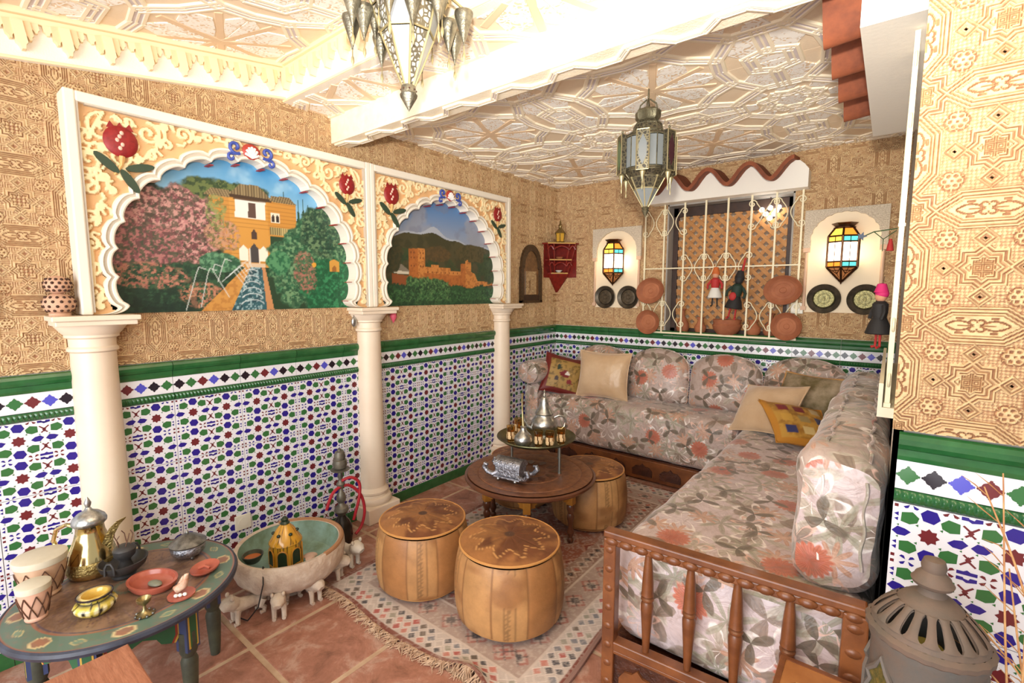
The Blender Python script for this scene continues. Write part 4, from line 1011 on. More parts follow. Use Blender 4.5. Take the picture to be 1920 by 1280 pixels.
# ---------------------------------------------------------------- stained glass wall lanterns
GW = glow('lamp_white', (1.0, .87, .64), 5.5); GT = glow('lamp_teal', (.10, .55, .50), 1.0); GO = glow('lamp_orange', (1.0, .28, .03), .9); GY = glow('lamp_yellow', (1.0, .62, .08), .9); GR = glow('lamp_red', (.9, .10, .03), .7)
GS = glow('lamp_side', (1.0, .82, .52), 11.0); GA = glow('lamp_amber_fret', (.5, .20, .07), .10)
def wall_lantern(x, label, rot, n=6):
    R = .102; yc = DY-.008-.100; t = thing('wall_lantern', label, 'lamp', (x, yc, 1.63), rot, 'stained glass wall lanterns'); z1, z2, z3, z4 = .10, .315, .372, .395
    def ringpt(r, k): a = 2*pi*(k+.5)/n; return Vector((r*cos(a), r*sin(a)*.86, 0))
    fr = G(); arr = []
    for k in range(n):
        a, b = ringpt(R, k), ringpt(R, k+1)
        for (z, zz, ra, rb) in ((z1, z2, R, R), (z2, z3, R, R*.60), (0.0, z1, .006, R)):
            fr.tube([ringpt(ra, k)+Vector((0, 0, z)), ringpt(rb, k)+Vector((0, 0, zz))], .0075, 6)
        for z, rr in ((z1, R), (z2, R), (z1+.038, R), (z2-.040, R), (z3, R*.60)):
            fr.tube([ringpt(rr, k)+Vector((0, 0, z)), ringpt(rr, k+1)+Vector((0, 0, z))], .006, 6)
        m = (ringpt(R, k)+ringpt(R, k+1))/2
        fr.tube([(m.x, m.y, z1), (m.x, m.y, z2)], .003, 4)
    for k in range(n):
        p, q = ringpt(R*.98, k), ringpt(R*.98, k+1)
        for f0, f1, w0, w1 in ((.0, .5, 1, .55), (1.0, .5, 1, .55), (.25, .75, .78, .78), (.5, .5, 1, .3)):
            u = p+(q-p)*f0; v = p+(q-p)*f1; fr.tube([(u.x*w0, u.y*w0, z1*w0), (v.x*w1, v.y*w1, z1*w1)], .0042, 4)
    fr.obj('lead_frame', M_BRONZE, t)
    def pane(name, k, r0, z0, r1, zz, mat):
        g = G(); a, b, c, d = ringpt(r0, k), ringpt(r0, k+1), ringpt(r1, k+1), ringpt(r1, k); P = [(a.x, a.y, z0), (b.x, b.y, z0), (c.x, c.y, zz), (d.x, d.y, zz)]
        cc = np.mean(np.array(P), 0); Q = [tuple(cc+(np.array(p)-cc)*.96) for p in P]; inn = [tuple(np.array(q)*np.array((.97, .97, 1))) for q in Q]
        g.add(Q+inn, [(0, 1, 2, 3), (7, 6, 5, 4), (0, 4, 5, 1), (1, 5, 6, 2), (2, 6, 7, 3), (3, 7, 4, 0)]); g.obj(name, mat, t)
    tops = [GT, GO, GT, GY, GT, GO]; sl = [GO, GY, GR, GY, GO, GY]
    for k in range(n):
        pane('glass_pane', k, R, z1+.04, R, z2-.042, GW); pane('glass_pane', k, R, z2-.038, R, z2-.002, tops[k]); pane('glass_pane', k, R, z1+.002, R, z1+.036, tops[(k+2) % n]); pane('glass_pane', k, R*.98, z2+.004, R*.62, z3-.003, sl[k]); pane('fret_pane', k, .01, .006, R*.97, z1-.004, GA)
    g = G(); g.lathe([(R*.60, z3), (R*.62, z3+.006), (R*.52, z3+.012), (R*.60, z4), (R*.75, z4+.012)], n, smooth=False, rmod=lambda a, h: 1+.06*cos(a*n)); g.obj('crown', M_BRONZE, t)
    g = G(); g.lathe([(.002, -.02), (.010, 0), (.004, .02)], 8); g.obj('finial', M_BRONZE, t)
    g = G(); g.bx(-.012, .012, .02, .112, .30, .32); g.bx(-.03, .03, .100, .106, .22, .36); g.obj('bracket', M_BRONZE, t)
wall_lantern(-2.068, 'glowing stained glass lantern in the niche left of the grille', radians(30))
wall_lantern(-.288, 'glowing stained glass lantern in the niche right of the grille', radians(0))
# ---------------------------------------------------------------- plates
def plate(name, label, x, z, r, mats, prof, y, sx=1, sy=1, rot=0, tilt=0, group=None, rad=0):
    t = thing(name, label, 'plate', (0, 0, 0), 0, group); t.matrix_world = frame((x, y, z), (1, 0, 0), (0, 0, 1)) @ TR(0, 0, 0, tilt, 0, rot, (sx, sy, 1))
    g = G(); g.lathe([(a*r, b) for a, b in prof], 40); g.obj('rim', mats[0], t)
    g = G(); q = 36
    if rad:
        g.lathe([(.0001, .013), (.10*r, .015), (.12*r, .011), (.30*r, .011), (.32*r, .015), (.36*r, .015), (.38*r, .011), (.58*r, .011), (.60*r, .015), (.63*r, .013)], 48, rmod=None)
        for k in range(rad):
            a = 2*pi*k/rad; g.box(.47*r*cos(a), .47*r*sin(a), .012, .16*r, .05*r, .006, T=None)
    else: g.lathe([(.0001, .010), (.16*r, .011), (.17*r, .013), (.20*r, .010), (.44*r, .010), (.46*r, .012), (.62*r, .010)], 40)
    g.obj('centre', mats[1], t); return t
PRF = [(.62, .0), (.62, .012), (.66, .020), (.70, .012), (.82, .018), (.96, .026), (1.0, .024), (1.0, .018), (.96, .018), (.82, .010), (.66, .0), (.0001, -.001)]
M_DK = simple('blackened_pewter', RGB(92, 82, 68), .45, .55, col2=RGB(64, 58, 48), nscale=20); M_DK2 = simple('dark_plate_centre', RGB(106, 92, 72), .4, .5, col2=RGB(70, 62, 50), nscale=60)
M_BR2 = simple('engraved_brass', RGB(150, 142, 96), .36, .8, col2=RGB(84, 82, 58), nscale=90, bump=.5, bscale=150)
plate('metal_plate', 'dark round metal plate at the foot of the left lamp niche, nearer the corner', -2.185, 1.503, .108, (M_DK, M_DK2), PRF, DY-.012)
plate('metal_plate', 'dark round metal plate at the foot of the left lamp niche, nearer the grille', -1.945, 1.503, .108, (M_DK, M_DK2), PRF, DY-.012)
plate('brass_plate', 'engraved brass plate under the right lantern, nearer the grille', -.392, 1.505, .108, (M_DK, M_BR2), PRF, DY-.012, rad=24)
plate('brass_plate', 'engraved brass plate under the right lantern, nearer the side wall', -.145, 1.502, .108, (M_DK, M_BR2), PRF, DY-.012, rad=24)
M_CLAY2 = simple('orange_clay', RGB(178, 112, 76), .75, col2=RGB(162, 98, 64), nscale=7)
PC = [(.62, .0), (.62, .006), (.70, .010), (.80, .016), (.93, .034), (.98, .038), (1.0, .034), (.98, .024), (.84, .004), (.64, -.008), (.0001, -.008)]
plate('clay_plate', 'tilted oval clay plate on the left edge of the grille, above a round one', -1.708, 1.563, .126, (M_CLAY, M_CLAY2), PC, DY-.058, 1.04, .90, .35)
plate('clay_plate', 'round clay plate at the lower left corner of the grille', -1.722, 1.281, .110, (M_CLAY, M_CLAY2), PC, DY-.058)
plate('clay_plate', 'tilted oval clay plate on the right edge of the grille, above a round one', -.655, 1.568, .128, (M_CLAY, M_CLAY), PC, DY-.058, 1.04, .88, .1)
plate('clay_plate', 'round clay plate at the lower right corner of the grille', -.617, 1.291, .108, (M_CLAY, M_CLAY2), PC, DY-.058)
# ---------------------------------------------------------------- pottery on the window sill
def pot(label, x, y, prof, mat, z=WIN[2], cat='pot', name='clay_pot', rim=None):
    t = thing(name, label, cat, (x, y, z)); g = G(); g.lathe(prof, 28); g.obj('body', mat, t)
    g = G(); r, h = prof[-1] if prof[-1][0] > .002 else prof[-2]; g.tube([(r*cos(a), r*sin(a), h) for a in np.linspace(0, 2*pi, 25)[:-1]], .006, 6, closed=True); g.obj('lip', mat, t); return t
pot('wide clay cooking bowl on the window sill behind the grille', -1.07, DY+.02, [(.05, 0), (.075, .01), (.105, .05), (.115, .085), (.105, .10), (.112, .135), (.105, .135), (.098, .11), (.09, .05), (.0001, .02)], M_CLAY)
pot('small clay jug on the sill left of the cooking bowl', -1.29, DY+.03, [(.03, 0), (.045, .03), (.05, .06), (.03, .095), (.022, .12), (.028, .14)], M_CLAY2)
pot('slim clay flask on the sill at the left of the window', -1.45, DY+.05, [(.04, 0), (.055, .04), (.05, .09), (.02, .14), (.016, .19), (.022, .21)], M_CLAY)
pot('round clay pot on the sill right of the cooking bowl', -.87, DY+.03, [(.03, 0), (.055, .035), (.058, .07), (.035, .10), (.03, .115), (.036, .13)], M_CLAY2)
pot('clay jug with narrow neck at the right of the window sill', -.745, DY+.05, [(.035, 0), (.055, .04), (.05, .085), (.022, .12), (.018, .17), (.024, .19)], M_CLAY)
# lamp reflection in the window glass, added as glowing balls on a cord
t = thing('lamp_reflection', 'cluster of small glowing bulbs hanging at the top of the window', 'lamp', (-.80, DY+.07, 2.19))
for i, (dx, dz) in enumerate(((-.06, .02), (-.03, -.015), (.0, -.05), (.03, -.02), (.06, .03), (.0, .03), (.045, .005))):
    g = G(); g.ball(dx, 0, dz, .019, nu=12, nv=8); g.obj('bulb', glow('reflected_lamp_white', (1, .95, .88), 8.0), t)  # balls glow to imitate the reflected lights, no real bulbs
g = G(); g.tube([(0, 0, .03), (0, 0, .113)], .004, 6); g.obj('cord', M_DARKWOOD, t)  # added cord, nothing really hangs here
# ---------------------------------------------------------------- switch, socket
M_PLASTIC = simple('white_plastic', RGB(226, 222, 206), .35)
def faceplate(name, label, M, sock):
    t = thing(name, label, 'socket' if sock else 'switch'); t.matrix_world = M
    g = G(); g.box(0, 0, .006, .084, .084, .012); g.obj('plate', M_PLASTIC, t, bevel=.004)
    if sock:
        g = G(); g.lathe([(.021, .013), (.026, .0135), (.026, .0165), (.021, .0165)], 24); o = g.obj('socket_ring', M_PLASTIC, t)
        g = G(); g.lathe([(.0001, .0126), (.0205, .0126)], 20); g.obj('socket_well', simple('socket_grey', RGB(170, 168, 160), .5), t)
        for q in (-1, 1):
            g = G(); g.lathe([(.0001, .0135), (.003, .0135)], 8, x=q*.009); g.obj('hole', simple('hole_black', RGB(20, 20, 20), .8), t)
    else:
        g = G(); g.box(0, 0, .014, .04, .055, .006); g.obj('rocker', M_PLASTIC, t, bevel=.002)
faceplate('wall_socket', 'white wall socket in the tiled wall behind the stone basin', frame((WX+.009, 1.072, .272), (0, 1, 0), (0, 0, 1)), True)
faceplate('light_switch', 'small white light switch between the grille and the right niche', frame((-.562, DY-.006, 1.431), (1, 0, 0), (0, 0, 1)), False)
# ---------------------------------------------------------------- mirror, corner shelf, little lantern, picture
M_MIRROR = simple('mirror_glass', RGB(214, 210, 200), .04, 1.0)
t = thing('arched_mirror', 'small mirror in a pointed dark wood frame beside the corner shelf', 'mirror'); t.matrix_world = frame((WX+.006, 3.775, 1.447), (0, 1, 0), (0, 0, 1))
w, h = .17, .555
out = [(-w, 0), (-w, .33)]+[(-w+.012+(w-.012)*(1-cos(k/8*pi/2)), .345+(.21)*sin(k/8*pi/2)) for k in range(9)]; out = out+[(-x, y) for x, y in out[::-1]][1:]
inn = [(-w+.04, .02), (-w+.04, .32)]+[(-w+.055+(w-.055)*(1-cos(k/8*pi/2)), .33+.165*sin(k/8*pi/2)) for k in range(9)]; inn = inn+[(-x, y) for x, y in inn[::-1]][1:]
g = G(); ringprism(g, out, inn, 0, .030); g.bx(-w, w, 0, .022, 0, .030); g.obj('frame', simple('mirror_frame', RGB(88, 66, 42), .5, .2, col2=RGB(58, 42, 28), nscale=60, bump=.6, bscale=120), t)
g = G(); g.prism(inn, .0, .012); g.obj('panel', simple('mirror_panel', RGB(132, 94, 56), .5, col2=RGB(100, 70, 42), nscale=30, bump=.3, bscale=100), t)
g = G(); g.box(0, .19, .016, .172, .222, .006); g.obj('glass', M_MIRROR, t); g = G(); g.bx(-.13, .13, .022, .075, .012, .022); g.obj('drawer_front', M_DARKWOOD, t)
M_REDW = simple('red_lacquer', RGB(132, 34, 24), .4, col2=RGB(104, 24, 18), nscale=25); M_GOLDL = simple('gold_line', RGB(202, 166, 92), .45)
t = thing('corner_shelf', 'red painted corner shelf with little arches hanging in the room corner', 'shelf', (WX+.004, DY-.004, 1.546))
def tri(a): return [(0, 0), (0, -a), (a*.25, -a), (a, -a*.25), (a, 0)]
for z, a in ((.478, .265), (.318, .215), (.185, .165)):
    g = G(); g.prism(tri(a), z, z+.014); s = g.obj('shelf_board', M_REDW, t)
    g = G(); p, q = Vector((a*.25, -a, 0)), Vector((a, -a*.25, 0)); g.tube([(p.x, p.y, z+.010), (q.x, q.y, z+.010)], .006, 6); g.obj('gold_edge', M_GOLDL, s)
g = G()
for (a0, z0, a1, z1) in ((.265, .478, .215, .332), (.215, .318, .165, .199)):
    P, Q = Vector((a0*.25, -a0)), Vector((a0, -a0*.25)); P1, Q1 = Vector((a1*.25, -a1)), Vector((a1, -a1*.25)); hh = z0-z1
    # front fret: a lintel of three little arches on slim posts
    for f in (0.0, .22, .78, 1.0):
        u = P+(Q-P)*f; v = P1+(Q1-P1)*f; g.tube([(u.x, u.y, z0), (v.x, v.y, z1)], .007, 6)
    for f0, f1 in ((0, .22), (.22, .78), (.78, 1.0)):
        pts = []
        for k in range(9):
            s = k/8; f = f0+(f1-f0)*s; u = P+(Q-P)*f; pts.append((u.x, u.y, z0-.018-.035*abs(2*s-1)**2))
        g.tube(pts, .009, 5); 
g.obj('fretwork', M_REDW, t)
g = G(); a0, a1 = .165, .02
V = [(x, y, .185) for x, y in tri(.165)]+[(x, y, .0) for x, y in tri(.015)]; g.add(V, [(i, (i+1) % 5, 5+(i+1) % 5, 5+i) for i in range(5)]+[(4, 3, 2, 1, 0), (5, 6, 7, 8, 9)]); g.obj('pointed_foot', M_REDW, t, bevel=.003)
g = G(); g.bx(0, .006, -.24, 0, .15, .478); g.bx(0, .24, -.006, 0, .15, .478); g.obj('back_boards', M_REDW, t)
t2 = thing('small_dish', 'small pale dish standing on the middle of the red corner shelf', 'dish', (WX+.085, DY-.085, 1.546+.199)); g = G(); g.lathe([(.012, 0), (.018, .006), (.036, .022), (.038, .026), (.03, .026), (.012, .012)], 18); g.obj('bowl', simple('pale_glaze', RGB(206, 200, 190), .4), t2)
t2 = thing('small_dish', 'small clay dish on the upper level of the red corner shelf', 'dish', (WX+.10, DY-.10, 1.546+.332)); g = G(); g.lathe([(.014, 0), (.03, .01), (.042, .024), (.036, .026), (.012, .010)], 18); g.obj('bowl', M_CLAY2, t2)
t = thing('brass_lantern', 'little brass lantern with amber glass on top of the red corner shelf', 'lantern', (WX+.12, DY-.12, 1.546+.492))
g = G(); g.lathe([(.050, 0), (.052, .012), (.042, .016)], 6, smooth=False); g.obj('base', M_BRASS, t)
g = G(); g.lathe([(.040, .016), (.046, .095), (.040, .10)], 6, smooth=False); g.obj('amber_glass', simple('amber_glass', RGB(206, 160, 60), .15, .0), t)
g = G()
for k in range(6):
    a = 2*pi*k/6; g.tube([(.042*cos(a), .042*sin(a), .014), (.049*cos(a), .049*sin(a), .098)], .004, 5)
g.obj('corner_posts', M_BRASS, t)
g = G(); g.lathe([(.056, .098), (.050, .106), (.036, .125), (.018, .145), (.016, .165), (.022, .175), (.010, .19), (.008, .215), (.0001, .235)], 12); g.obj('cap', M_BRASS, t)
t = thing('picture_frame', 'dark framed picture at the left edge of the room', 'picture'); t.matrix_world = frame((WX+.006, .085, 1.43), (0, 1, 0), (0, 0, 1))
g = G(); 
for (a, b, c, d) in ((-.125, -.10, 0, .34), (.10, .125, 0, .34), (-.125, .125, 0, .025), (-.125, .125, .315, .34)): g.bx(a, b, c, d, 0, .02)
g.obj('frame', simple('navy_frame', RGB(52, 52, 66), .5), t); g = G(); g.bx(-.10, .10, .025, .315, 0, .008); g.obj('print', simple('dull_print', RGB(150, 130, 110), .6, col2=RGB(110, 96, 90), nscale=14), t)
# ---------------------------------------------------------------- ornaments hung on columns and grilles
t = thing('silver_pendant', 'silver oval pendant hanging beside the middle column capital', 'ornament'); t.matrix_world = frame((WX+.03, 1.80, 1.385), (0, 1, 0), (0, 0, 1))
g = G(); g.ball(0, -.03, .01, .020, .034, .012, 14, 8); g.obj('medallion', M_SILVER, t); g = G(); g.tube([(0, .0, .01), (0, .05, .01)], .002, 5); g.obj('cord', M_DARKWOOD, t)
t = thing('pink_charm', 'pink drop-shaped charm hanging beside the middle column capital', 'ornament'); t.matrix_world = frame((WX+.03, 2.11, 1.385), (0, 1, 0), (0, 0, 1))
g = G(); g.lathe([(.0001, -.055), (.012, -.035), (.024, -.01), (.022, .01), (.008, .025), (.0001, .03)], 14, T=Matrix.Rotation(-pi/2, 4, 'X') @ TR(0, -.016, 0)); g.obj('drop', simple('coral_pink', RGB(226, 96, 118), .45), t); g = G(); g.tube([(0, .02, .012), (0, .05, .012)], .002, 5); g.obj('cord', M_DARKWOOD, t)
def doll(name, label, M, skin, hat, shirt, skirt, legs, scale=1.0, cat='puppet'):
    t = thing(name, label, cat); t.matrix_world = M @ TR(s=scale)
    g = G(); g.ball(0, .205, 0, .028, .032, .026, 14, 10); hd = g.obj('head', skin, t); g = G(); g.ball(0, .218, -.004, .034, .028, .03, 12, 8); g.lathe([(.034, 0), (.03, .01), (.02, .045), (.0001, .05)], 12, T=TR(0, .225, 0, -pi/2)); g.obj('hat', hat, hd)
    g = G(); g.lathe([(.020, .18), (.036, .165), (.036, .12), (.030, .085)], 14, T=Matrix.Rotation(-pi/2, 4, 'X')); g.obj('jacket', shirt, t)
    g = G(); g.lathe([(.030, .095), (.045, .06), (.060, .01), (.056, .005), (.0001, .01)], 16, T=Matrix.Rotation(-pi/2, 4, 'X')); g.obj('skirt', skirt, t)
    for q in (-1, 1):
        g = G(); g.tube([(q*.034, .155, 0), (q*.060, .12, .01), (q*.058, .085, .02)], [.011, .010, .009], 7); g.obj('arm', shirt, t)
        g = G(); g.tube([(q*.018, .02, 0), (q*.020, -.03, 0), (q*.022, -.06, .0), (q*.026, -.066, .018)], [.007, .006, .006, .008], 7); g.obj('leg', legs, t)
    g = G(); g.tube([(0, .25, 0), (0, .31, -.01)], .0015, 4); g.obj('string', M_DARKWOOD, t); return t
c_ = lambda n, r, gg, b: simple(n, RGB(r, gg, b), .7)
mBlk, mRedc, mWhc, mSkin, mOr, mMag, mGrn = c_('black_cloth', 34, 32, 32), c_('red_cloth', 178, 46, 44), c_('white_cloth', 226, 224, 216), c_('puppet_skin', 206, 150, 118), c_('orange_felt', 200, 104, 48), c_('magenta_felt', 206, 40, 110), c_('lime_felt', 176, 206, 80)
doll('puppet', 'small puppet in red jacket and white apron hanging in the grille', frame((-1.155, DY-.062, 1.50), (1, 0, 0), (0, 0, 1)), mSkin, mOr, mRedc, mWhc, mBlk, .95)
t = doll('puppet', 'black witch puppet with a red patch hanging in the grille', frame((-1.005, DY-.075, 1.415), (1, 0, 0), (0, 0, 1)) @ TR(rz=-.15), mBlk, mBlk, c_('dark_green_cloth', 30, 52, 42), mBlk, mRedc, 1.15)
g = G(); g.ball(-.01, .09, .045, .024, .03, .012, 10, 6); g.obj('red_patch', mRedc, t); g = G(); g.tube([(0.01, .25, 0), (.012, .36, 0)], .007, 6); g.obj('red_ribbon', mRedc, t)
doll('puppet', 'puppet with a pink hat, black dress and red legs on the side grille', frame((-.035, 2.72, 1.36), (0.5, -1, 0), (0, 0, 1)), mSkin, mMag, mBlk, mBlk, mRedc, .85)
t = thing('wire_ornament', 'green wire ornament with a star and red tassel beside the right lantern', 'ornament'); t.matrix_world = frame((-.07, 3.1, 1.86), (1, 0, 0), (0, 0, 1))
g = G(); g.tube([(.08, .01, 0), (-.02, .0, 0), (-.06, -.02, 0)], .003, 5); g.tube([(.07, .0, 0), (.02, -.04, 0), (-.02, 0, 0)], .0025, 5); g.tube([(.02, -.04, 0), (.02, -.10, 0)], .002, 5); g.obj('wire', simple('green_wire', RGB(64, 92, 60), .5), t)
g = G(); g.prism(star(-.07, -.02, .024, .010, 5), -.004, .004); g.obj('star', simple('blue_star', RGB(40, 60, 90), .5), t); g = G(); g.lathe([(.006, 0), (.012, -.03), (.016, -.06)], 10, T=TR(.05, -.04, 0, -pi/2)); g.obj('tassel', mRedc, t)
# pierced clay incense finial on the first column
t = thing('clay_finial', 'pierced pink clay ornament of two balls on the nearest column capital', 'ornament', (WX+.075, .395, 1.447))
M_PCLAY = simple('pink_clay', RGB(206, 164, 136), .8)
M_HOLE = simple('dark_hole', RGB(70, 44, 32), .9)
for z, r in ((.050, .052), (.128, .043)):
    g = G(); g.ball(0, 0, z, r, r, r*.86, 22, 14); b = g.obj('pierced_ball', M_PCLAY, t); g = G()
    for i in range(4):
        for k in range(12):
            a = 2*pi*(k+.5*(i % 2))/12; p = radians(-38+25*i); n = Vector((cos(p)*cos(a), cos(p)*sin(a), sin(p)*.86)); g.ball(n.x*r*.985, n.y*r*.985, z+n.z*r*.985, .0062, nu=6, nv=4)
    g.obj('piercing', M_HOLE, b)
g = G(); g.lathe([(.035, 0), (.035, .012), (.02, .016)], 16); g.obj('foot', M_PCLAY, t)
# ================================================================ CORNER SOFA, CUSHIONS
def m_floral(name, base, base2, tint=1.0, off=(0, 0, 0)):
    t = NT(name); v0 = t.attr('fuv').outputs['Vector']; v0 = t.vmath('ADD', v0, tuple(off))
    wn = t.noise(v0, 13, 3, .5, 0, 1); sc = t.n('ShaderNodeVectorMath', operation='SCALE'); t.l(wn, sc.inputs[0]); sc.inputs['Scale'].default_value = .022
    v = t.vmath('ADD', v0, sc.outputs[0])
    f0 = t.noise(v0, 6, 4, .6); col = t.mix(t.ramp(f0, [(.3, 0.0), (.7, 1.0)]), base, base2)
    def layer(scale, n, R, jag, keep, c1, c2, seed, outline=False, streak=0, op=.92, pw=1.0):
        nonlocal col
        vv = t.vmath('ADD', v, (seed*3.7, seed*1.9, 0)); vo = t.n('ShaderNodeTexVoronoi', voronoi_dimensions='2D'); vo.inputs['Scale'].default_value = scale; vo.inputs['Randomness'].default_value = .85
        t.l(vv, vo.inputs['Vector']); d = t.vmath('SUBTRACT', vv, vo.outputs['Position']); sp = t.n('ShaderNodeSeparateXYZ'); t.l(d, sp.inputs[0])
        cs = t.n('ShaderNodeSeparateColor'); t.l(vo.outputs['Color'], cs.inputs[0])
        r = t.math('SQRT', t.math('ADD', t.math('MULTIPLY', sp.outputs[0], sp.outputs[0]), t.math('MULTIPLY', sp.outputs[1], sp.outputs[1])))
        a = t.math('ADD', t.math('ARCTAN2', sp.outputs[1], sp.outputs[0]), t.math('MULTIPLY', cs.outputs[1], 6.28))
        pet = t.math('ABSOLUTE', t.math('SINE', t.math('MULTIPLY', a, n/2.0))); pet = t.math('POWER', pet, pw); edge = t.math('MULTIPLY', t.math('ADD', t.math('MULTIPLY', pet, jag), 1-jag), R)
        q = t.math('DIVIDE', r, edge)
        if outline: m = t.math('MULTIPLY', t.ramp(t.math('ABSOLUTE', t.math('SUBTRACT', q, .86)), [(.06, 1.0), (.16, 0.0)]), 1.0)
        else: m = t.ramp(q, [(.88, 1.0), (1.0, 0.0)])
        m = t.math('MULTIPLY', m, t.math('GREATER_THAN', cs.outputs[0], keep))
        st = t.math('ABSOLUTE', t.math('SINE', t.math('MULTIPLY', a, streak))) if streak else t.noise(v, 60, 2)
        sh = t.mix(t.math('MULTIPLY', t.math('ADD', t.math('MULTIPLY', q, .6), t.math('MULTIPLY', st, .45)), 1.0, clamp=True), c1, c2)
        col = t.mix(t.math('MULTIPLY', m, op), col, sh)
    layer(4.6, 5, .125, .90, .25, RGB(146, 138, 118), RGB(198, 188, 172), 1, streak=15, op=.8, pw=2.2)
    layer(5.4, 3, .115, .95, .40, RGB(104, 88, 76), RGB(152, 134, 118), 2, streak=9, op=.85, pw=3.0)
    layer(4.4, 5, .105, .85, .25, RGB(238, 226, 220), RGB(246, 238, 232), 3, outline=True, pw=1.6)
    layer(4.2, 7, .110, .92, .35, RGB(122, 122, 100), RGB(176, 170, 150), 4, streak=14, op=.8, pw=2.6)
    layer(4.8, 6, .085, .80, .30, RGB(206, 138, 112), RGB(232, 202, 188), 5, outline=True, pw=1.5)
    layer(5.2, 9, .070, .75, .45, RGB(216, 180, 156), RGB(188, 140, 116), 8, streak=18, pw=1.4)
    layer(3.3, 17, .070, .20, .50, RGB(156, 66, 46), RGB(204, 120, 94), 6, streak=17)
    layer(6.0, 3, .085, .97, .50, RGB(82, 74, 62), RGB(118, 106, 90), 7, streak=6, pw=3.5)
    col = t.mix(t.ramp(t.noise(v0, 26, 4, .7, 1.0), [(.48, 0.0), (.72, .5)]), col, RGB(146, 116, 98))
    t.set(col, .36); t.b.inputs['Sheen Weight'].default_value = .35; t.b.inputs['Sheen Roughness'].default_value = .4
    t.bump(t.noise(v0, 14, 3, .6, 1.2), .35, .02); return t.m
M_FAB = m_floral('floral_satin', RGB(196, 178, 170), RGB(178, 158, 148))
M_FAB2 = m_floral('floral_satin_daylit', RGB(214, 198, 200), RGB(198, 180, 178), off=(1.3, .4, 0))  # same satin in paler lilac, daylight put into its base colour
M_OAK = simple('carved_oak', RGB(134, 80, 42), .38, col2=RGB(100, 56, 30), nscale=9, bump=.25, bscale=40, coat=.15)
M_OAKD = simple('carved_oak_dark', RGB(84, 44, 26), .42, col2=RGB(60, 30, 18), nscale=16, bump=.7, bscale=55, bdist=.01)
def sweep(prof, axis, a0, a1, n=40, ends=.06, wob=.006, seed=0, crown=0.0):
    """closed-ish cushion: 2-D profile list swept along an axis with rounded ends. prof points are (p, z); axis 'x' or 'y'"""
    P = np.array(prof); c = (P.min(0)+P.max(0))/2; L = np.concatenate([[0], np.cumsum(np.hypot(*np.diff(P, axis=0).T))])
    T = np.linspace(a0, a1, n); g = G(); rows = []; uv = []
    for k, t in enumerate(T):
        d = min(t-a0, a1-t); s = 1.0 if d > ends else sqrt(max(0.0, 1-((ends-d)/ends)**2))*.16+.84
        Q = c+(P-c)*s; W = wob*(vnoise(np.full(len(P), t)*1.0+seed, L, 7, seed+3, 3)-.5)*2; Q = Q+(P-c)/np.maximum(np.linalg.norm(P-c, axis=1), .05)[:, None]*W[:, None]
        for j, (p, z) in enumerate(Q):
            rows.append((t, p, z) if axis == 'x' else (p, t, z)); uv.append((t, L[j], 0))
    m = len(P); F = [(k*m+j, k*m+j+1, (k+1)*m+j+1, (k+1)*m+j) for k in range(n-1) for j in range(m-1)]
    g.add(rows, F, 0, True, uv=uv)
    for k, t in ((0, a0), (n-1, a1)):
        loop = list(range(k*m, k*m+m)); V = [rows[i] for i in loop]; ctr = tuple(np.mean(V, 0)); cc = list(ctr)
        bul = .02*(-1 if k == 0 else 1); cc[0 if axis == 'x' else 1] += bul; M2 = []; U2 = []
        ring = 5
        for r in range(ring+1):
            f = 1-r/ring
            for v in V:
                q = [cc[i]+(v[i]-cc[i])*f for i in range(3)]; ax = 0 if axis == 'x' else 1; q[ax] = t+bul*(1-f*f); M2.append(tuple(q)); U2.append((q[1 if axis == 'x' else 0]+2.0, q[2], 0))
        F2 = [(r*m+j, r*m+(j+1) % m, (r+1)*m+(j+1) % m, (r+1)*m+j) for r in range(ring) for j in range(m)]
        g.add(M2, F2, 1, True, uv=U2)
    return g
def rrect(x0, x1, z0, z1, r, n=6, closed=True):
    P = []
    for cx, cz, a in ((x1-r, z0+r, -pi/2), (x1-r, z1-r, 0), (x0+r, z1-r, pi/2), (x0+r, z0+r, pi)):
        P += [(cx+r*cos(a+k/n*pi/2), cz+r*sin(a+k/n*pi/2)) for k in range(n+1)]
    Q = []
    for i in range(len(P)):                      # densify the straight runs
        a, b = np.array(P[i]), np.array(P[(i+1) % len(P)]); k = max(1, int(np.linalg.norm(b-a)/.05))
        for j in range(k): Q.append(tuple(a+(b-a)*j/k))
    return Q+[Q[0]]
# mattresses
pb = rrect(3.655, 4.225, .185, .600, .085); g = sweep(pb, 'x', -2.56, -.815, 60, .05, .010, 3)
tag(g.obj('seat_mattress', [M_FAB, M_FAB2]), 'floral satin seat mattress along the end wall', 'mattress', 'floral seat mattresses')
pb = rrect(-.80, .02, .185, .585, .085); g = sweep(pb, 'y', 1.665, 4.225, 90, .06, .010, 8)
tag(g.obj('seat_mattress', [M_FAB2, M_FAB2]), 'floral satin seat mattress along the side wall behind the spindle arm', 'mattress', 'floral seat mattresses')
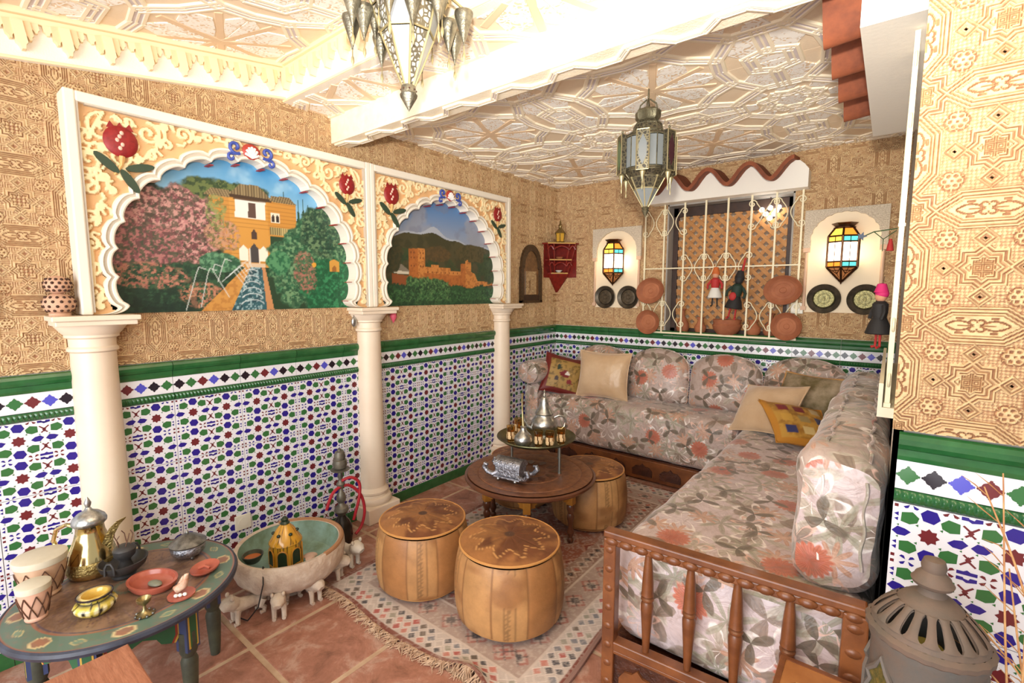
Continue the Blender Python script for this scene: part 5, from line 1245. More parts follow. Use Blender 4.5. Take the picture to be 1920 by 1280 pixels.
# sofa carcass
sofa = thing('corner_sofa', 'low corner sofa frame of carved oak with a spindle arm at the near end', 'sofa', (-.4, 2.6, 0))
SO = Matrix.Translation((.4, -2.6, 0))
g = G(); g.bx(-2.58, -.80, 3.70, 4.22, .012, .183); g.bx(-.78, .02, 1.68, 4.22, .012, .183); g.obj('plinth_box', M_OAKD, sofa, SO)
g = G(); g.bx(-2.60, -.79, 3.665, 3.70, .012, .178); f = g.obj('front_board', M_OAK, sofa, SO, bevel=.006)
for i in range(7):
    x = -2.46+i*.235; g = G(); P = [(-.085, -.05), (.085, -.05), (.085, .0), (.055, .028), (.02, .03), (0, .05), (-.02, .03), (-.055, .028), (-.085, 0)]; g.prism(P, 0, .010); g.obj('carved_panel', M_OAKD, f, frame((x, 3.665, .095), (1, 0, 0), (0, 0, 1)))
g = G(); g.bx(-.80, -.78, 1.68, 3.68, .012, .18); g.obj('side_board', M_OAK, sofa, SO, bevel=.006)
# spindle arm
ARM = SO @ TR(-.39, 1.598, 0, 0, 0, radians(3.8)); H = .795
arm = thing('x', 'x', 'x'); bpy.data.objects.remove(arm)
g = G(); g.box(0, 0, .655, H, .050, .026); g.box(0, 0, .628, H-.02, .036, .030); rail = g.obj('top_rail', M_OAK, sofa, ARM, bevel=.006)
for k in range(14):
    x = -H/2+.03+k*(H-.06)/13; g = G(); g.ball(0, 0, 0, .026, .012, .016, 10, 6); g.obj('carved_lobe', M_OAK, rail, TR(x, -.019, .630))
for q in (-1, 1):
    w = .048 if q < 0 else .062
    g = G(); g.box(q*(H/2-.026), 0, .32, w, .052, .640); p = g.obj('post', M_OAK, sofa, ARM, bevel=.005)
    for k in range(8):
        g = G(); g.ball(0, 0, 0, w*.34, .006, .014, 8, 6); g.obj('carved_scale', M_OAK, p, TR(q*(H/2-.026), -.026, .60-.075*k))
g = G(); g.box(0, 0, .222, H-.08, .046, .036); g.box(0, -.004, .200, H-.09, .036, .018); g.obj('lower_rail', M_OAK, sofa, ARM, bevel=.005)
g = G(); g.box(0, .004, .105, H-.09, .026, .175); pn = g.obj('carved_board', M_OAKD, sofa, ARM, bevel=.004)
for i in range(4):
    g = G(); P = [(-.07, -.055), (.07, -.055), (.07, .0), (.05, .03), (.02, .034), (0, .055), (-.02, .034), (-.05, .03), (-.07, 0)]; g.prism(P, 0, .010); g.obj('carved_panel', M_OAK, pn, frame((-.255+i*.17, -.010, .105), (1, 0, 0), (0, 0, 1)))
SPN = G(); SPN.lathe([(.011, .235), (.013, .26), (.017, .33), (.022, .40), (.023, .425), (.018, .438), (.023, .444), (.023, .45), (.016, .456), (.023, .462), (.021, .475), (.020, .51), (.016, .57), (.011, .618)], 14); SPNm = SPN.mesh('spindle', M_OAK)
for x in (-.232, -.085, .062, .210): link('spindle', SPNm, sofa, ARM @ TR(x, 0, 0))
# arm roll at the far left end
g = sweep(rrect(-2.735, -2.565, .19, .70, .05), 'y', 3.66, 4.22, 16, .03, .004, 4); tag(g.obj('arm_cushion', [M_FAB, M_FAB]), 'upright floral cushion under the roll at the far left sofa end', 'cushion')
g = G(); n = 28; rows = []; uv = []; A = np.linspace(0, 2*pi, n, endpoint=False); prof = [(3.555, .002), (3.557, .07), (3.572, .112), (3.60, .128), (3.8, .132), (4.0, .130), (4.16, .124), (4.20, .10), (4.21, .002)]
prof2 = []
for (a, b) in zip(prof[:-1], prof[1:]):
    for k in range(4): prof2.append((a[0]+(b[0]-a[0])*k/4, a[1]+(b[1]-a[1])*k/4))
for y, r in prof2:
    for a in A: rows.append((-2.625+r*cos(a), y, .80+r*.86*sin(a))); uv.append((y+r*.5, a*.13, 0))
g.add(rows, [(i*n+j, i*n+(j+1) % n, (i+1)*n+(j+1) % n, (i+1)*n+j) for i in range(len(prof2)-1) for j in range(n)], 0, True, uv=uv); roll = tag(g.obj('arm_roll', M_FAB), 'round floral bolster forming the far left arm of the sofa', 'bolster')
g = G(); g.tube([(-2.625+.113*cos(a), 3.572, .80+.098*sin(a)) for a in A], .005, 6, closed=True); g.obj('piping', M_FAB, roll)
# back cushions with arched tops
def puff(outline, T, n=9, seed=0, pinch=.5):
    O = np.array(outline); c = np.array([(O[:, 0].min()+O[:, 0].max())/2, O[:, 1].mean()]); m = len(O); g = G()
    for sgn in (1, -1):
        V = []; U = []
        for i in range(n+1):
            s = sin(i/n*pi/2); h = T/2*(max(0., 1-s**2.6))**pinch
            Q = c+(O-c)*s; wv = .010*(vnoise(Q[:, 0]+seed, Q[:, 1]+seed, 9, seed, 2)-.5)*(1-s)
            for (qx, qy), w_ in zip(Q.tolist(), wv.tolist()): V.append((qx, qy, sgn*(h+w_))); U.append((qx+seed, qy+(0 if sgn > 0 else 3), 0))
        F = [(i*m+j, i*m+(j+1) % m, (i+1)*m+(j+1) % m, (i+1)*m+j) for i in range(n) for j in range(m)]
        if sgn > 0: F = [f[::-1] for f in F]
        g.add(V, F, 0, True, uv=U)
    return g
def arch_cushion(w, h, k=14):
    P = [(-w/2+.02, .0), (-w/2, .03), (-w/2, h*.48)]; P += [(-w/2+w*(1-cos(i/k*pi))/2, h*.60+h*.40*sin(i/k*pi)**.85) for i in range(1, k)]; P += [(w/2, h*.48), (w/2, .03), (w/2-.02, 0)]
    Q = []
    for a, b in zip(P, P[1:]+P[:1]):
        q = max(1, int(math.hypot(b[0]-a[0], b[1]-a[1])/.035))
        for j in range(q): Q.append((a[0]+(b[0]-a[0])*j/q, a[1]+(b[1]-a[1])*j/q))
    return Q
for i, (x, w, h, lab) in enumerate(((-2.15, .56, .455, 'arched floral back cushion behind the upright cream pillow'), (-1.585, .54, .465, 'arched floral back cushion with a big coral bloom, second from the left'), (-1.022, .55, .455, 'arched floral back cushion, third from the left, under the puppets'), (-.462, .55, .475, 'arched floral back cushion in the sofa corner behind the patchwork pillow'))):
    M = frame((x, 4.085, .588), (1, 0, 0), (0, .14, 1)); g = puff(arch_cushion(w, h), .21, seed=i*2+1)
    t = tag(g.obj('back_cushion', M_FAB, None, M), lab, 'cushion', 'arched floral back cushions')
    O = arch_cushion(w*1.0, h); g = G(); g.tube([(a, b, 0) for a, b in O], .006, 6, closed=True); g.obj('piping', M_FAB, t)
# bolsters along the side wall
for y0, y1, lab, sd, z1, sl in ((1.79, 2.92, 'long floral bolster at the near end of the side wall', 5, 1.045, 0), (2.95, 4.02, 'long floral bolster in the far corner of the side wall', 9, 1.02, 0)):
    g = sweep(rrect(-.210, .030, .570, z1, .090, 7), 'y', y0, y1, 44, .11, .026, sd); o = tag(g.obj('side_bolster', [M_FAB, M_FAB2]), lab, 'bolster', 'floral side bolsters')
    for xx in (-.135, -.02):
        P = [(xx+.006*sin(k*1.3), y0+.02+(y1-y0-.04)*k/30, z1+.004-.006*abs(sin(k*.9))-(.05 if k in (0, 30) else 0)) for k in range(31)]
        g = G(); g.tube(P, .0055, 6); g.obj('piping', M_FAB2, o)
    P = [(-.135+.004*sin(k), y0-.010, z1-.075-(z1-.76)*k/14) for k in range(15)]; g = G(); g.tube(P, .005, 6); g.obj('piping', M_FAB2, o)
    P = [(-.02+.004*sin(k), y0-.010, z1-.075-(z1-.76)*k/14) for k in range(15)]; g = G(); g.tube(P, .005, 6); g.obj('piping', M_FAB2, o)
# loose pillows
M_SATIN = simple('champagne_satin', RGB(214, 184, 148), .34, col2=RGB(200, 166, 128), nscale=5, bump=.35, bscale=9, bdist=.02); M_SATIN.node_tree.nodes['Principled BSDF'].inputs['Sheen Weight'].default_value = .5
def square_pillow(w, h, T, n=22, seed=0, colfn=None):
    u = np.linspace(-1, 1, n*2+1); U, V = np.meshgrid(u, u); pin = .10
    X = U*(1-pin*(1-V**2)*np.abs(U)**3)*w/2; Y = V*(1-pin*(1-U**2)*np.abs(V)**3)*h/2
    Z = T/2*np.clip((1-np.abs(U)**2.6)*(1-np.abs(V)**2.6), 0, 1)**.55; Z = Z+.012*(vnoise(U+seed+3, V+seed+3, 2.6, seed, 3)-.5)*(1-np.maximum(np.abs(U), np.abs(V))**6)
    # soft creases running in from the corners
    ang = np.arctan2(V, U); rr = np.hypot(U, V); Z = Z-.006*np.abs(np.sin(ang*2))**8*sstep(.6, 1.25, rr)
    g = G(); col = None
    if colfn: col = [tuple(c) for c in colfn(U, V).reshape(-1, 3).tolist()]
    uv = [tuple(x) for x in np.stack([X+seed, Y, Z*0], -1).reshape(-1, 3).tolist()]
    g.grid(X, Y, Z, col=col, uv=uv); g.grid(X, Y, -Z*.9, col=col, uv=uv, flip=True); return g
def pillow(name, label, M, w, h, T, mat, seed=0, colfn=None, trim=None):
    g = square_pillow(w, h, T, seed=seed, colfn=colfn); o = tag(g.obj(name, mat, None, M), label, 'pillow')
    if trim:
        P = []
        for s in range(4):
            for k in range(10):
                t = -1+2*k/10; u, v = ((t, -1), (1, t), (-t, 1), (-1, -t))[s]; P.append((u*(1-.10*(1-v*v)*abs(u)**3)*w/2, v*(1-.10*(1-u*u)*abs(v)**3)*h/2, 0))
        g = G(); g.tube(P, .007 if trim is not True else .005, 6, closed=True); g.obj('piping', trim if trim is not True else mat, o)
    return o
pillow('satin_pillow', 'cream satin pillow standing upright against the left back cushions', TR(-1.995, 3.86, .805, radians(78), 0, radians(4)), .50, .43, .17, M_SATIN, 2, trim=True)
pillow('satin_pillow', 'cream satin pillow slumped in the sofa corner', TR(-.63, 3.70, .735, radians(50), radians(-8), radians(-24)), .46, .40, .17, M_SATIN, 5, trim=True)
def col_red(U, V):
    C = np.broadcast_to(np.array(RGB(170, 136, 74)), U.shape+(3,)).copy(); n = vnoise(U+3, V+2, 9, 5, 3); C = lerp3(C, np.array(RGB(120, 96, 50)), sstep(.5, .7, n)); e = np.maximum(np.abs(U), np.abs(V)); C = np.where((e > .74)[..., None], np.array(RGB(112, 34, 28)), C)
    for (a, b, r, c) in ((0, 0, .2, (120, 24, 30)), (.12, .05, .09, (230, 220, 210)), (-.3, .3, .12, (40, 60, 50)), (.3, -.35, .12, (130, 30, 34)), (-.35, -.3, .1, (60, 40, 40))): C = np.where((np.hypot(U-a, V-b)+(n-.5)*.2 < r)[..., None], np.array(RGB(*c)), C)
    return C
pillow('embroidered_pillow', 'dark red and gold embroidered pillow leaning on the far left arm', TR(-2.40, 3.83, .76, radians(68), radians(14), radians(38)), .40, .38, .14, vcol('embroidery', .45, bump=.6, bscale=240, bdist=.003), 7, col_red, simple('wine_trim', RGB(110, 32, 28), .6))
def col_gold(U, V):
    C = lerp3(np.array(RGB(196, 150, 66)), np.array(RGB(160, 112, 42)), sstep(.4, .65, vnoise(U+2, V+2, 6, 8, 3))); k = 0
    cs = [(52, 58, 110), (206, 160, 70), (130, 34, 48), (214, 190, 130), (160, 140, 90), (120, 30, 46), (216, 176, 90), (70, 80, 120), (200, 180, 140)]
    for i in range(3):
        for j in range(3):
            a, b = -.5+.5*i, -.5+.5*j; m = (np.maximum(np.abs(U-a), np.abs(V-b)) < .15); C = np.where(m[..., None], np.array(RGB(*cs[k])), C); k += 1
    C = np.where((np.maximum(np.abs(U), np.abs(V)) > .84)[..., None], np.array(RGB(190, 130, 46)), C); return C
pillow('patchwork_pillow', 'gold patchwork pillow with small blue and red squares in the sofa corner', TR(-.40, 3.44, .715, radians(30), radians(10), radians(36)), .42, .38, .12, vcol('patchwork', .4, bump=.6, bscale=260, bdist=.003), 9, col_gold)
pillow('floral_pillow', 'small floral and taupe pillow propped behind the patchwork one', TR(-.42, 3.85, .80, radians(58), 0, radians(-22)), .42, .40, .13, simple('taupe_floral', RGB(176, 158, 132), .5, col2=RGB(104, 92, 58), nscale=9), 11, trim=simple('ochre_trim', RGB(186, 140, 84), .6))
# ================================================================ RUG, TABLES, POUFS AND WHAT STANDS ON THEM
RX0, RX1, RY0, RY1 = -2.25, -.915, 1.25, 3.60
def make_rug():
    w, h = RX1-RX0, RY1-RY0; st = .0062; X, Y = np.meshgrid(np.linspace(0, w, int(w/st)), np.linspace(0, h, int(h/st)))
    C = np.broadcast_to(np.array(RGB(176, 156, 142)), X.shape+(3,)).copy()
    def put(m, c, a=1.0):
        nonlocal C; m = (m*1.0*a)[..., None]; C = C*(1-m)+np.array(RGB(*c))*m
    d = np.minimum(np.minimum(X, w-X), np.minimum(Y, h-Y)); near_x = np.minimum(X, w-X) < np.minimum(Y, h-Y); S1 = np.where(near_x, Y, X)
    n1 = vnoise(X, Y, 9, 4, 4); cell = lambda s, o=0: ((S1+o)/s) % 1-.5
    hsh = lambda s, o=0, k=0: (np.sin(np.floor((S1+o)/s)*12.9898+np.where(near_x, 7, 3)+k*3.1)*43758.5) % 1
    pal = [(176, 84, 76), (60, 62, 70), (150, 146, 128), (196, 120, 104), (88, 76, 64), (120, 122, 128)]
    put(d < .03, (132, 78, 66))
    b1 = (d >= .03) & (d < .145); put(b1, (196, 182, 172))
    for row, dc in enumerate((.052, .088, .124)):
        o = .02*(row % 2); s = .052; hh = hsh(s, o, row); dia = (np.abs(cell(s, o))*s+np.abs(d-dc)*1.0) < .020
        for i, c in enumerate(pal): put(b1 & dia & (hh*7 >= i) & (hh*7 < i+1), c, .9)
        put(b1 & (np.abs(np.abs(cell(s, o))*s+np.abs(d-dc)-.0235) < .0025), (226, 214, 204), .8)
    put((d >= .145) & (d < .160), (206, 190, 178)); put((d >= .150) & (d < .155), (120, 90, 80))
    b2 = (d >= .16) & (d < .30); put(b2, (172, 150, 138)); s = .16; cx = cell(s)*s; dz = d-.23; hh = hsh(s, 0, 5)
    dm = np.abs(cx)+np.abs(dz); put(b2 & (dm < .062), (164, 92, 80), .7); put(b2 & (dm < .045), (190, 170, 156), .8); put(b2 & (dm < .028) & (hh > .5), (64, 62, 66), .8); put(b2 & (dm < .028) & (hh <= .5), (172, 84, 74), .8)
    put(b2 & ((np.abs(np.abs(cx)-np.abs(dz)) < .006) & (dm < .07)), (72, 68, 70), .7)
    put((d >= .30) & (d < .312), (208, 192, 180))
    b3 = (d >= .312) & (d < .42); put(b3, (150, 118, 104)); s = .062; dm = np.abs(cell(s))*s+np.abs(d-.366)*.9; hh = hsh(s, 0, 2); put(b3 & (np.abs(dm-.034) < .004), (206, 188, 170)); put(b3 & (dm < .018) & (hh > .4), (62, 54, 54)); put(b3 & (dm < .018) & (hh <= .4), (168, 84, 66))
    fld = d >= .42; put(fld, (142, 84, 66)); px, py = ((X/.17) % 1-.5)*.17, ((Y/.22) % 1-.5)*.22; dm = np.abs(px)*1.1+np.abs(py)*.85; put(fld & (dm < .085), (170, 122, 100)); put(fld & (dm < .066), (128, 62, 50)); put(fld & (dm < .042), (184, 160, 142)); put(fld & (dm < .022), (66, 56, 58))
    put(sstep(.35, .75, n1), (196, 178, 164), .2); weave = (np.sin(Y*900) > 0); put(weave, (110, 90, 80), .06); put(vnoise(X, Y, 90, 8, 2) > .62, (210, 196, 184), .3)
    Z = .006+.004*vnoise(X, Y, 4, 2, 3)
    # rippled near right corner
    rip = np.exp(-((X-1.02)/.12)**2)*np.exp(-(Y/.07)**2); Z = Z+.028*rip; Yd = Y+.05*rip+.012*np.sin(X*9)*np.exp(-Y/.1); Xd = X+.012*np.sin(Y*7)*np.exp(-(w-X)/.1)
    rug = thing('kilim_rug', 'faded red and beige kilim rug with diamond borders and fringed edge', 'rug', (RX0, RY0, 0))
    g = G(); g.grid(Xd, Yd, Z, col=[tuple(c) for c in C.reshape(-1, 3).tolist()]); g.grid(Xd[::8, ::8], Yd[::8, ::8], Z[::8, ::8]-.005, col=tuple(RGB(150, 130, 116)), flip=True)
    g.obj('pile', vcol('kilim_wool', .95, bump=.5, bscale=420, bdist=.003), rug)
    g = G(); rg = random.Random(3)
    for i in range(420):
        x = rg.uniform(.01, w-.01); k = math.exp(-((x-1.02)/.12)**2); y = .05*k+.012*sin(x*9)+.004; z0 = .008+.026*k; L = rg.uniform(.02, .065); a = rg.uniform(-.7, .7)
        P = [(x, y, z0), (x+.3*L*sin(a), y-.35*L, max(.007, z0*.7)+rg.uniform(0, .010)), (x+L*sin(a)+rg.uniform(-.01, .01), y-.75*L, .0045+rg.uniform(0, .006)), (x+1.2*L*sin(a)+rg.uniform(-.015, .015), y-L*.95, .003)]
        g.tube(P, [.0028, .0024, .002, .001], 4)
    o = g.obj('fringe', simple('fringe_wool', RGB(206, 178, 150), .95, col2=RGB(170, 136, 110), nscale=30), rug); o['kind'] = 'stuff'
    g = G(); g.tube([(w-.004+.012*sin(y*7), y, .012) for y in np.linspace(.02, h-.02, 60)], .011, 6); g.obj('bound_edge', simple('rug_edge', RGB(150, 116, 104), .95), rug)
make_rug()
# ---------------------------------------------------------------- leather poufs
M_LEATH = vcol('tan_leather', .5, bump=.3, bscale=90, bdist=.003, var=.28, vscale=9)
M_PIPE = simple('leather_piping', RGB(196, 140, 78), .5)
def pouf_parts(seed):
    rg = random.Random(seed); n = 10; Hh = .352; parts = []
    def rad(t): return .226+.030*math.sin(pi*min(max(t, 0), 1)**.85)**.6 if t > .06 else .205+.021*sqrt(max(t, 0)/.06)+.0003
    for k in range(n):
        a0, a1 = 2*pi*k/n, 2*pi*(k+1)/n; A, T = np.meshgrid(np.linspace(a0, a1, 21), np.linspace(0, 1, 40)); u = (A-a0)/(a1-a0)
        R = np.vectorize(rad)(T)-.002*(np.abs(2*u-1)**8); Zz = .012+T*(Hh-.02); N = vnoise(A*.5+seed, T, 3, seed+k, 3)
        base = np.array(RGB(*rg.choice([(182, 134, 84), (188, 140, 88), (178, 130, 80), (190, 144, 92), (168, 116, 68)]))); C = lerp3(base, np.array(RGB(140, 92, 52)), sstep(.5, .72, N)*.75)
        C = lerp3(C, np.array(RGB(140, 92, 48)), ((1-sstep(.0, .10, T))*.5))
        if k % 2 == 0:
            zz = (np.abs(((T*16) % 1)-.5)*.2+.40); C = np.where((((np.abs(u-zz) < .045) | (np.abs(np.abs(u-.5)-.14) < .03)) & (N < .62))[..., None], C*.62, C)
        C = np.where((np.abs(2*u-1) > .975)[..., None], np.array(RGB(142, 98, 58)), C)
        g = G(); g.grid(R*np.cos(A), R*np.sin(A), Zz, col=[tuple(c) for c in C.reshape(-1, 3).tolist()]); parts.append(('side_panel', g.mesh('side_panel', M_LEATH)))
    RR, A = np.meshgrid(np.linspace(0.001, .226, 26), np.linspace(0, 2*pi, 97)); q = RR/.226; Zt = Hh+.010+.022*(1-q**2.4); ang = A*10/(2*pi); u = (ang % 1)
    Zt = Zt-.003*(np.abs(2*u-1)**8)*(q > .2); N = vnoise(RR*np.cos(A)+1, RR*np.sin(A)+1, 9, seed, 4)
    C = lerp3(np.array(RGB(172, 116, 66)), np.array(RGB(122, 72, 42)), sstep(.4, .65, N+.12*(1-q))); tri = np.abs(2*u-1)
    C = np.where(((q < .52+.30*tri) & (q > .10))[..., None], C*.78, C); C = np.where((q < .09)[..., None], np.array(RGB(84, 56, 40)), C); C = np.where(((np.abs(q-.52-.30*tri) < .02))[..., None], np.array(RGB(212, 158, 96)), C)
    g = G(); g.grid(RR*np.cos(A), RR*np.sin(A), Zt, col=[tuple(c) for c in C.reshape(-1, 3).tolist()]); parts.append(('top', g.mesh('top', M_LEATH)))
    for z, r in ((Hh+.006, .228), (.014, .206)):
        g = G(); g.tube([(r*cos(a), r*sin(a), z) for a in np.linspace(0, 2*pi, 61)[:-1]], .006, 6, closed=True); parts.append(('piping', g.mesh('piping', M_PIPE)))
    g = G(); g.lathe([(.0001, .004), (.205, .010)], 48); parts.append(('base', g.mesh('base', M_PIPE))); return parts
for (x, y, rz, sc, sd, lab) in ((-1.875, 1.615, .2, .97, 3, 'tan leather pouf nearest the tiled wall, left of the front pair'), (-1.350, 1.695, .05, 1.03, 8, 'tan leather pouf with a dark stain, frontmost in the middle of the rug'), (-1.53, 2.79, .4, 1.0, 12, 'tan leather pouf half under the right side of the round table'), (-2.075, 2.745, .1, .95, 17, 'tan leather pouf tucked behind the legs of the round table')):
    t = thing('leather_pouf', lab, 'pouf', (x, y, .011), rz, 'tan leather poufs'); t.scale = (sc, sc, sc)
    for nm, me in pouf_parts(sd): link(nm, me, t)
# ---------------------------------------------------------------- round carved table
M_WALN = simple('walnut', RGB(110, 66, 42), .34, col2=RGB(82, 46, 30), nscale=7, coat=.25); M_WALN2 = simple('walnut_carved', RGB(104, 62, 42), .4, col2=RGB(140, 92, 60), nscale=26, bump=.5, bscale=60); M_MUST = simple('mustard_wood', RGB(196, 132, 48), .45, col2=RGB(170, 108, 36), nscale=14)
TX, TY, TZ, TRR = -1.76, 2.42, .400, .42
t = thing('round_table', 'low round carved walnut table on six turned legs', 'table', (TX, TY, .012), radians(3))
g = G(); g.lathe([(.395, .352), (.412, .356), (TRR, .366), (TRR, .378), (.408, .384), (.398, .380)], 64); tp = g.obj('tabletop', M_WALN, t)
g = G(); g.lathe([(.0001, .388), (.10, .388), (.104, .384), (.11, .388), (.20, .388), (.205, .384), (.212, .388), (.33, .388), (.335, .383), (.345, .388), (.400, .388)], 64); g.obj('carved_top', M_WALN2, tp)
for k in range(12):
    a = 2*pi*k/12; g = G(); g.prism([(.12, -.006), (.16, -.026), (.195, 0), (.16, .026), (.12, .006)], .3875, .391); g.obj('carved_petal', M_WALN, tp, TR(rz=a))
LEG = G(); LEG.lathe([(.016, 0), (.020, .008), (.020, .02), (.013, .03), (.018, .045), (.024, .06), (.024, .07), (.016, .085), (.014, .11), (.018, .14), (.023, .155), (.023, .17), (.016, .185), (.020, .20), (.025, .215), (.025, .235), (.018, .245)], 16); LEGm = LEG.mesh('leg', M_WALN)
g = G(); g.box(0, 0, .298, .046, .046, .108); BLKm = g.mesh('leg_block', M_MUST)
for k in range(6):
    a = 2*pi*k/6; x, y = .30*cos(a), .30*sin(a); l = link('leg', LEGm, t, TR(x, y, 0, rz=a)); link('leg_block', BLKm, l, bevel=.003)
    b = a+2*pi/6; m = ((cos(a)+cos(b))*.15, (sin(a)+sin(b))*.15); P = [(-.13, .352), (-.13, .268), (-.10, .268)]+[(-.10+.20*i/10, .285+.045*sin(pi*i/10)) for i in range(11)]+[(.10, .268), (.13, .268), (.13, .352)]
    g = G(); g.prism(P, -.008, .008); g.obj('arched_apron', M_MUST, t, Matrix.Translation((m[0], m[1], 0)) @ Matrix.Rotation((a+b)/2+pi/2, 4, 'Z') @ Matrix.Rotation(pi/2, 4, 'X'))
# tray on three feet
M_TRAY = simple('green_brass_tray', RGB(128, 128, 96), .3, .85, col2=RGB(98, 96, 66), nscale=18, bump=.3, bscale=140); M_STEEL = simple('steel_rod', RGB(164, 168, 160), .3, .9)
TRX, TRY, TRZ = -1.79, 2.53, .600
t = thing('tray_stand', 'round brass tea tray on three metal legs standing on the round table', 'tray', (TRX, TRY, TZ))
g = G(); g.lathe([(.0001, .177), (.10, .177), (.205, .178), (.225, .185), (.250, .205), (.260, .207), (.262, .202), (.252, .197), (.228, .178), (.205, .172), (.0001, .171)], 56); g.obj('tray', M_TRAY, t)
for a in (radians(-8), radians(180), radians(75)):
    g = G(); x, y = .205*cos(a), .205*sin(a); g.tube([(x, y, .0), (x, y, .177)], .0085, 10); g.lathe([(.011, 0), (.011, .008)], 10, x=x, y=y); g.obj('leg', M_STEEL, t)
TF = TZ+.178
# teapot
t = thing('teapot', 'tall silver Moroccan teapot with pointed lid on the tea tray', 'teapot', (-1.775, 2.60, TF), radians(40)); t.scale = (1.22, 1.22, 1.22)
g = G(); g.lathe([(.046, 0), (.048, .006), (.040, .012), (.060, .035), (.075, .065), (.074, .085), (.060, .108), (.048, .122), (.046, .130)], 32); g.obj('body', M_SILVER, t)
ld = G(); ld.lathe([(.050, .130), (.052, .136), (.046, .146), (.034, .165), (.026, .185), (.021, .205), (.017, .222), (.010, .228)], 28); lid = ld.obj('lid', M_SILVER, t); g = G(); g.lathe([(.006, .226), (.011, .234), (.006, .243), (.004, .250), (.007, .256), (.0001, .268)], 12); g.obj('finial', M_SILVER, lid)
g = G(); P = [(.055, 0, .110), (.080, 0, .122), (.108, 0, .115), (.118, 0, .090), (.112, 0, .060), (.095, 0, .045), (.072, 0, .050)]; g.tube(P, .0065, 8); g.obj('handle', M_SILVER, t)
g = G(); g.tube([(-.066, 0, .05), (-.095, 0, .065), (-.108, 0, .095), (-.118, 0, .128)], [.016, .012, .009, .007], 10); g.obj('spout', M_SILVER, t)
t = thing('rosewater_sprinkler', 'engraved silver rosewater bottle with a long thin neck on the tea tray', 'bottle', (-1.765, 2.355, TF)); t.scale = (1.15, 1.15, 1.1)
g = G(); g.lathe([(.030, 0), (.034, .005), (.048, .025), (.052, .045), (.044, .066), (.026, .085), (.016, .098), (.014, .112)], 28); g.obj('bulb', M_SILVER, t); g = G(); g.lathe([(.014, .11), (.019, .116), (.012, .122)], 16); g.obj('collar', M_SILVER, t)
g = G(); g.tube([(0, 0, .118), (-.004, 0, .16), (-.010, .004, .20)], [.009, .006, .005], 8); g.tube([(-.010, .004, .20), (-.014, .006, .26), (-.010, .004, .31)], [.0055, .0055, .007], 8); g.obj('neck', M_BRASS, t)
# tea glasses
M_TEAG = glass('amber_tea_glass', RGB(240, 206, 146), .04); M_GILT = simple('gilt_pattern', RGB(236, 200, 150), .4, .2)
def tea_glass(x, y, lab):
    t = thing('tea_glass', lab, 'glass', (x, y, TF), random.uniform(0, 6), 'amber tea glasses'); g = G(); g.lathe([(.0001, .001), (.022, .001), (.024, .02), (.026, .06), (.029, .105), (.0275, .105), (.0245, .06), (.0225, .006), (.0001, .006)], 24); g.obj('glass', M_TEAG, t)
    g = G(); g.lathe([(.0258, .045), (.0272, .07)], 24, rmod=None); n = 24; g.F = [f for i, f in enumerate(g.F[:n]) if i % 4 != 3]; g.M = g.M[:len(g.F)]; g.S = g.S[:len(g.F)]
    V2 = []; 
    for k in range(6):
        a = 2*pi*k/6; g.prism([(-.009, .022), (.009, .022), (.012, .042), (.0, .056), (-.012, .042)], .0265, .0275, T=Matrix.Rotation(a, 4, 'Z') @ Matrix.Rotation(pi/2, 4, 'X'))
    g.obj('gilt_band', M_GILT, t); g = G(); g.tube([(.0285*cos(a), .0285*sin(a), .105) for a in np.linspace(0, 2*pi, 25)[:-1]], .0012, 5, closed=True); g.obj('gold_rim', M_BRASS, t)
for x, y, lab in ((-1.89, 2.385, 'amber tea glass at the left edge of the tray'), (-1.690, 2.415, 'amber tea glass right beside the rosewater bottle'), (-1.622, 2.440, 'amber tea glass at the front right edge of the tray'), (-1.605, 2.545, 'amber tea glass beneath the teapot handle'), (-1.965, 2.560, 'amber tea glass at the back left of the tray'), (-1.885, 2.49, 'amber tea glass behind the leftmost one')): tea_glass(x, y, lab)
# silver casket on wheels
t = thing('silver_casket', 'embossed silver casket with scrolled ends on four ball feet, on the round table', 'box', (-1.765, 2.225, TZ+.001), radians(8)); t.scale = (1.15, 1.15, 1.15)
M_EMB = simple('embossed_silver', RGB(196, 198, 206), .34, 1.0, col2=RGB(128, 130, 138), nscale=70, bump=1.0, bscale=110, bdist=.006)
g = G(); g.bx(-.075, .075, -.042, .042, .026, .085); g.obj('box', M_EMB, t, bevel=.006)
g = G(); P = [(-.046, .085)]+[(.046*cos(a), .088+.034*sin(a)) for a in np.linspace(pi, 0, 11)]+[(.046, .085)]; g.prism(P, -.080, .080, T=Matrix.Rotation(pi/2, 4, 'Z') @ Matrix.Rotation(pi/2, 4, 'X')); g.obj('domed_lid', M_EMB, t)
for sx in (-1, 1):
    for sy in (-1, 1):
        g = G(); P = [(sx*.06, sy*.03, .045), (sx*.085, sy*.042, .030), (sx*.115, sy*.048, .040), (sx*.135, sy*.05, .065), (sx*.128, sy*.05, .082), (sx*.112, sy*.05, .080)]; g.tube(P, [.014, .014, .013, .014, .012, .007], 8); g.obj('scroll', M_EMB, t)
        g = G(); g.ball(sx*.052, sy*.040, .012, .012, nu=14, nv=8); g.obj('ball_foot', M_SILVER, t)
g = G(); g.box(0, 0, .022, .17, .10, .010); g.obj('base_plate', M_EMB, t, bevel=.003)
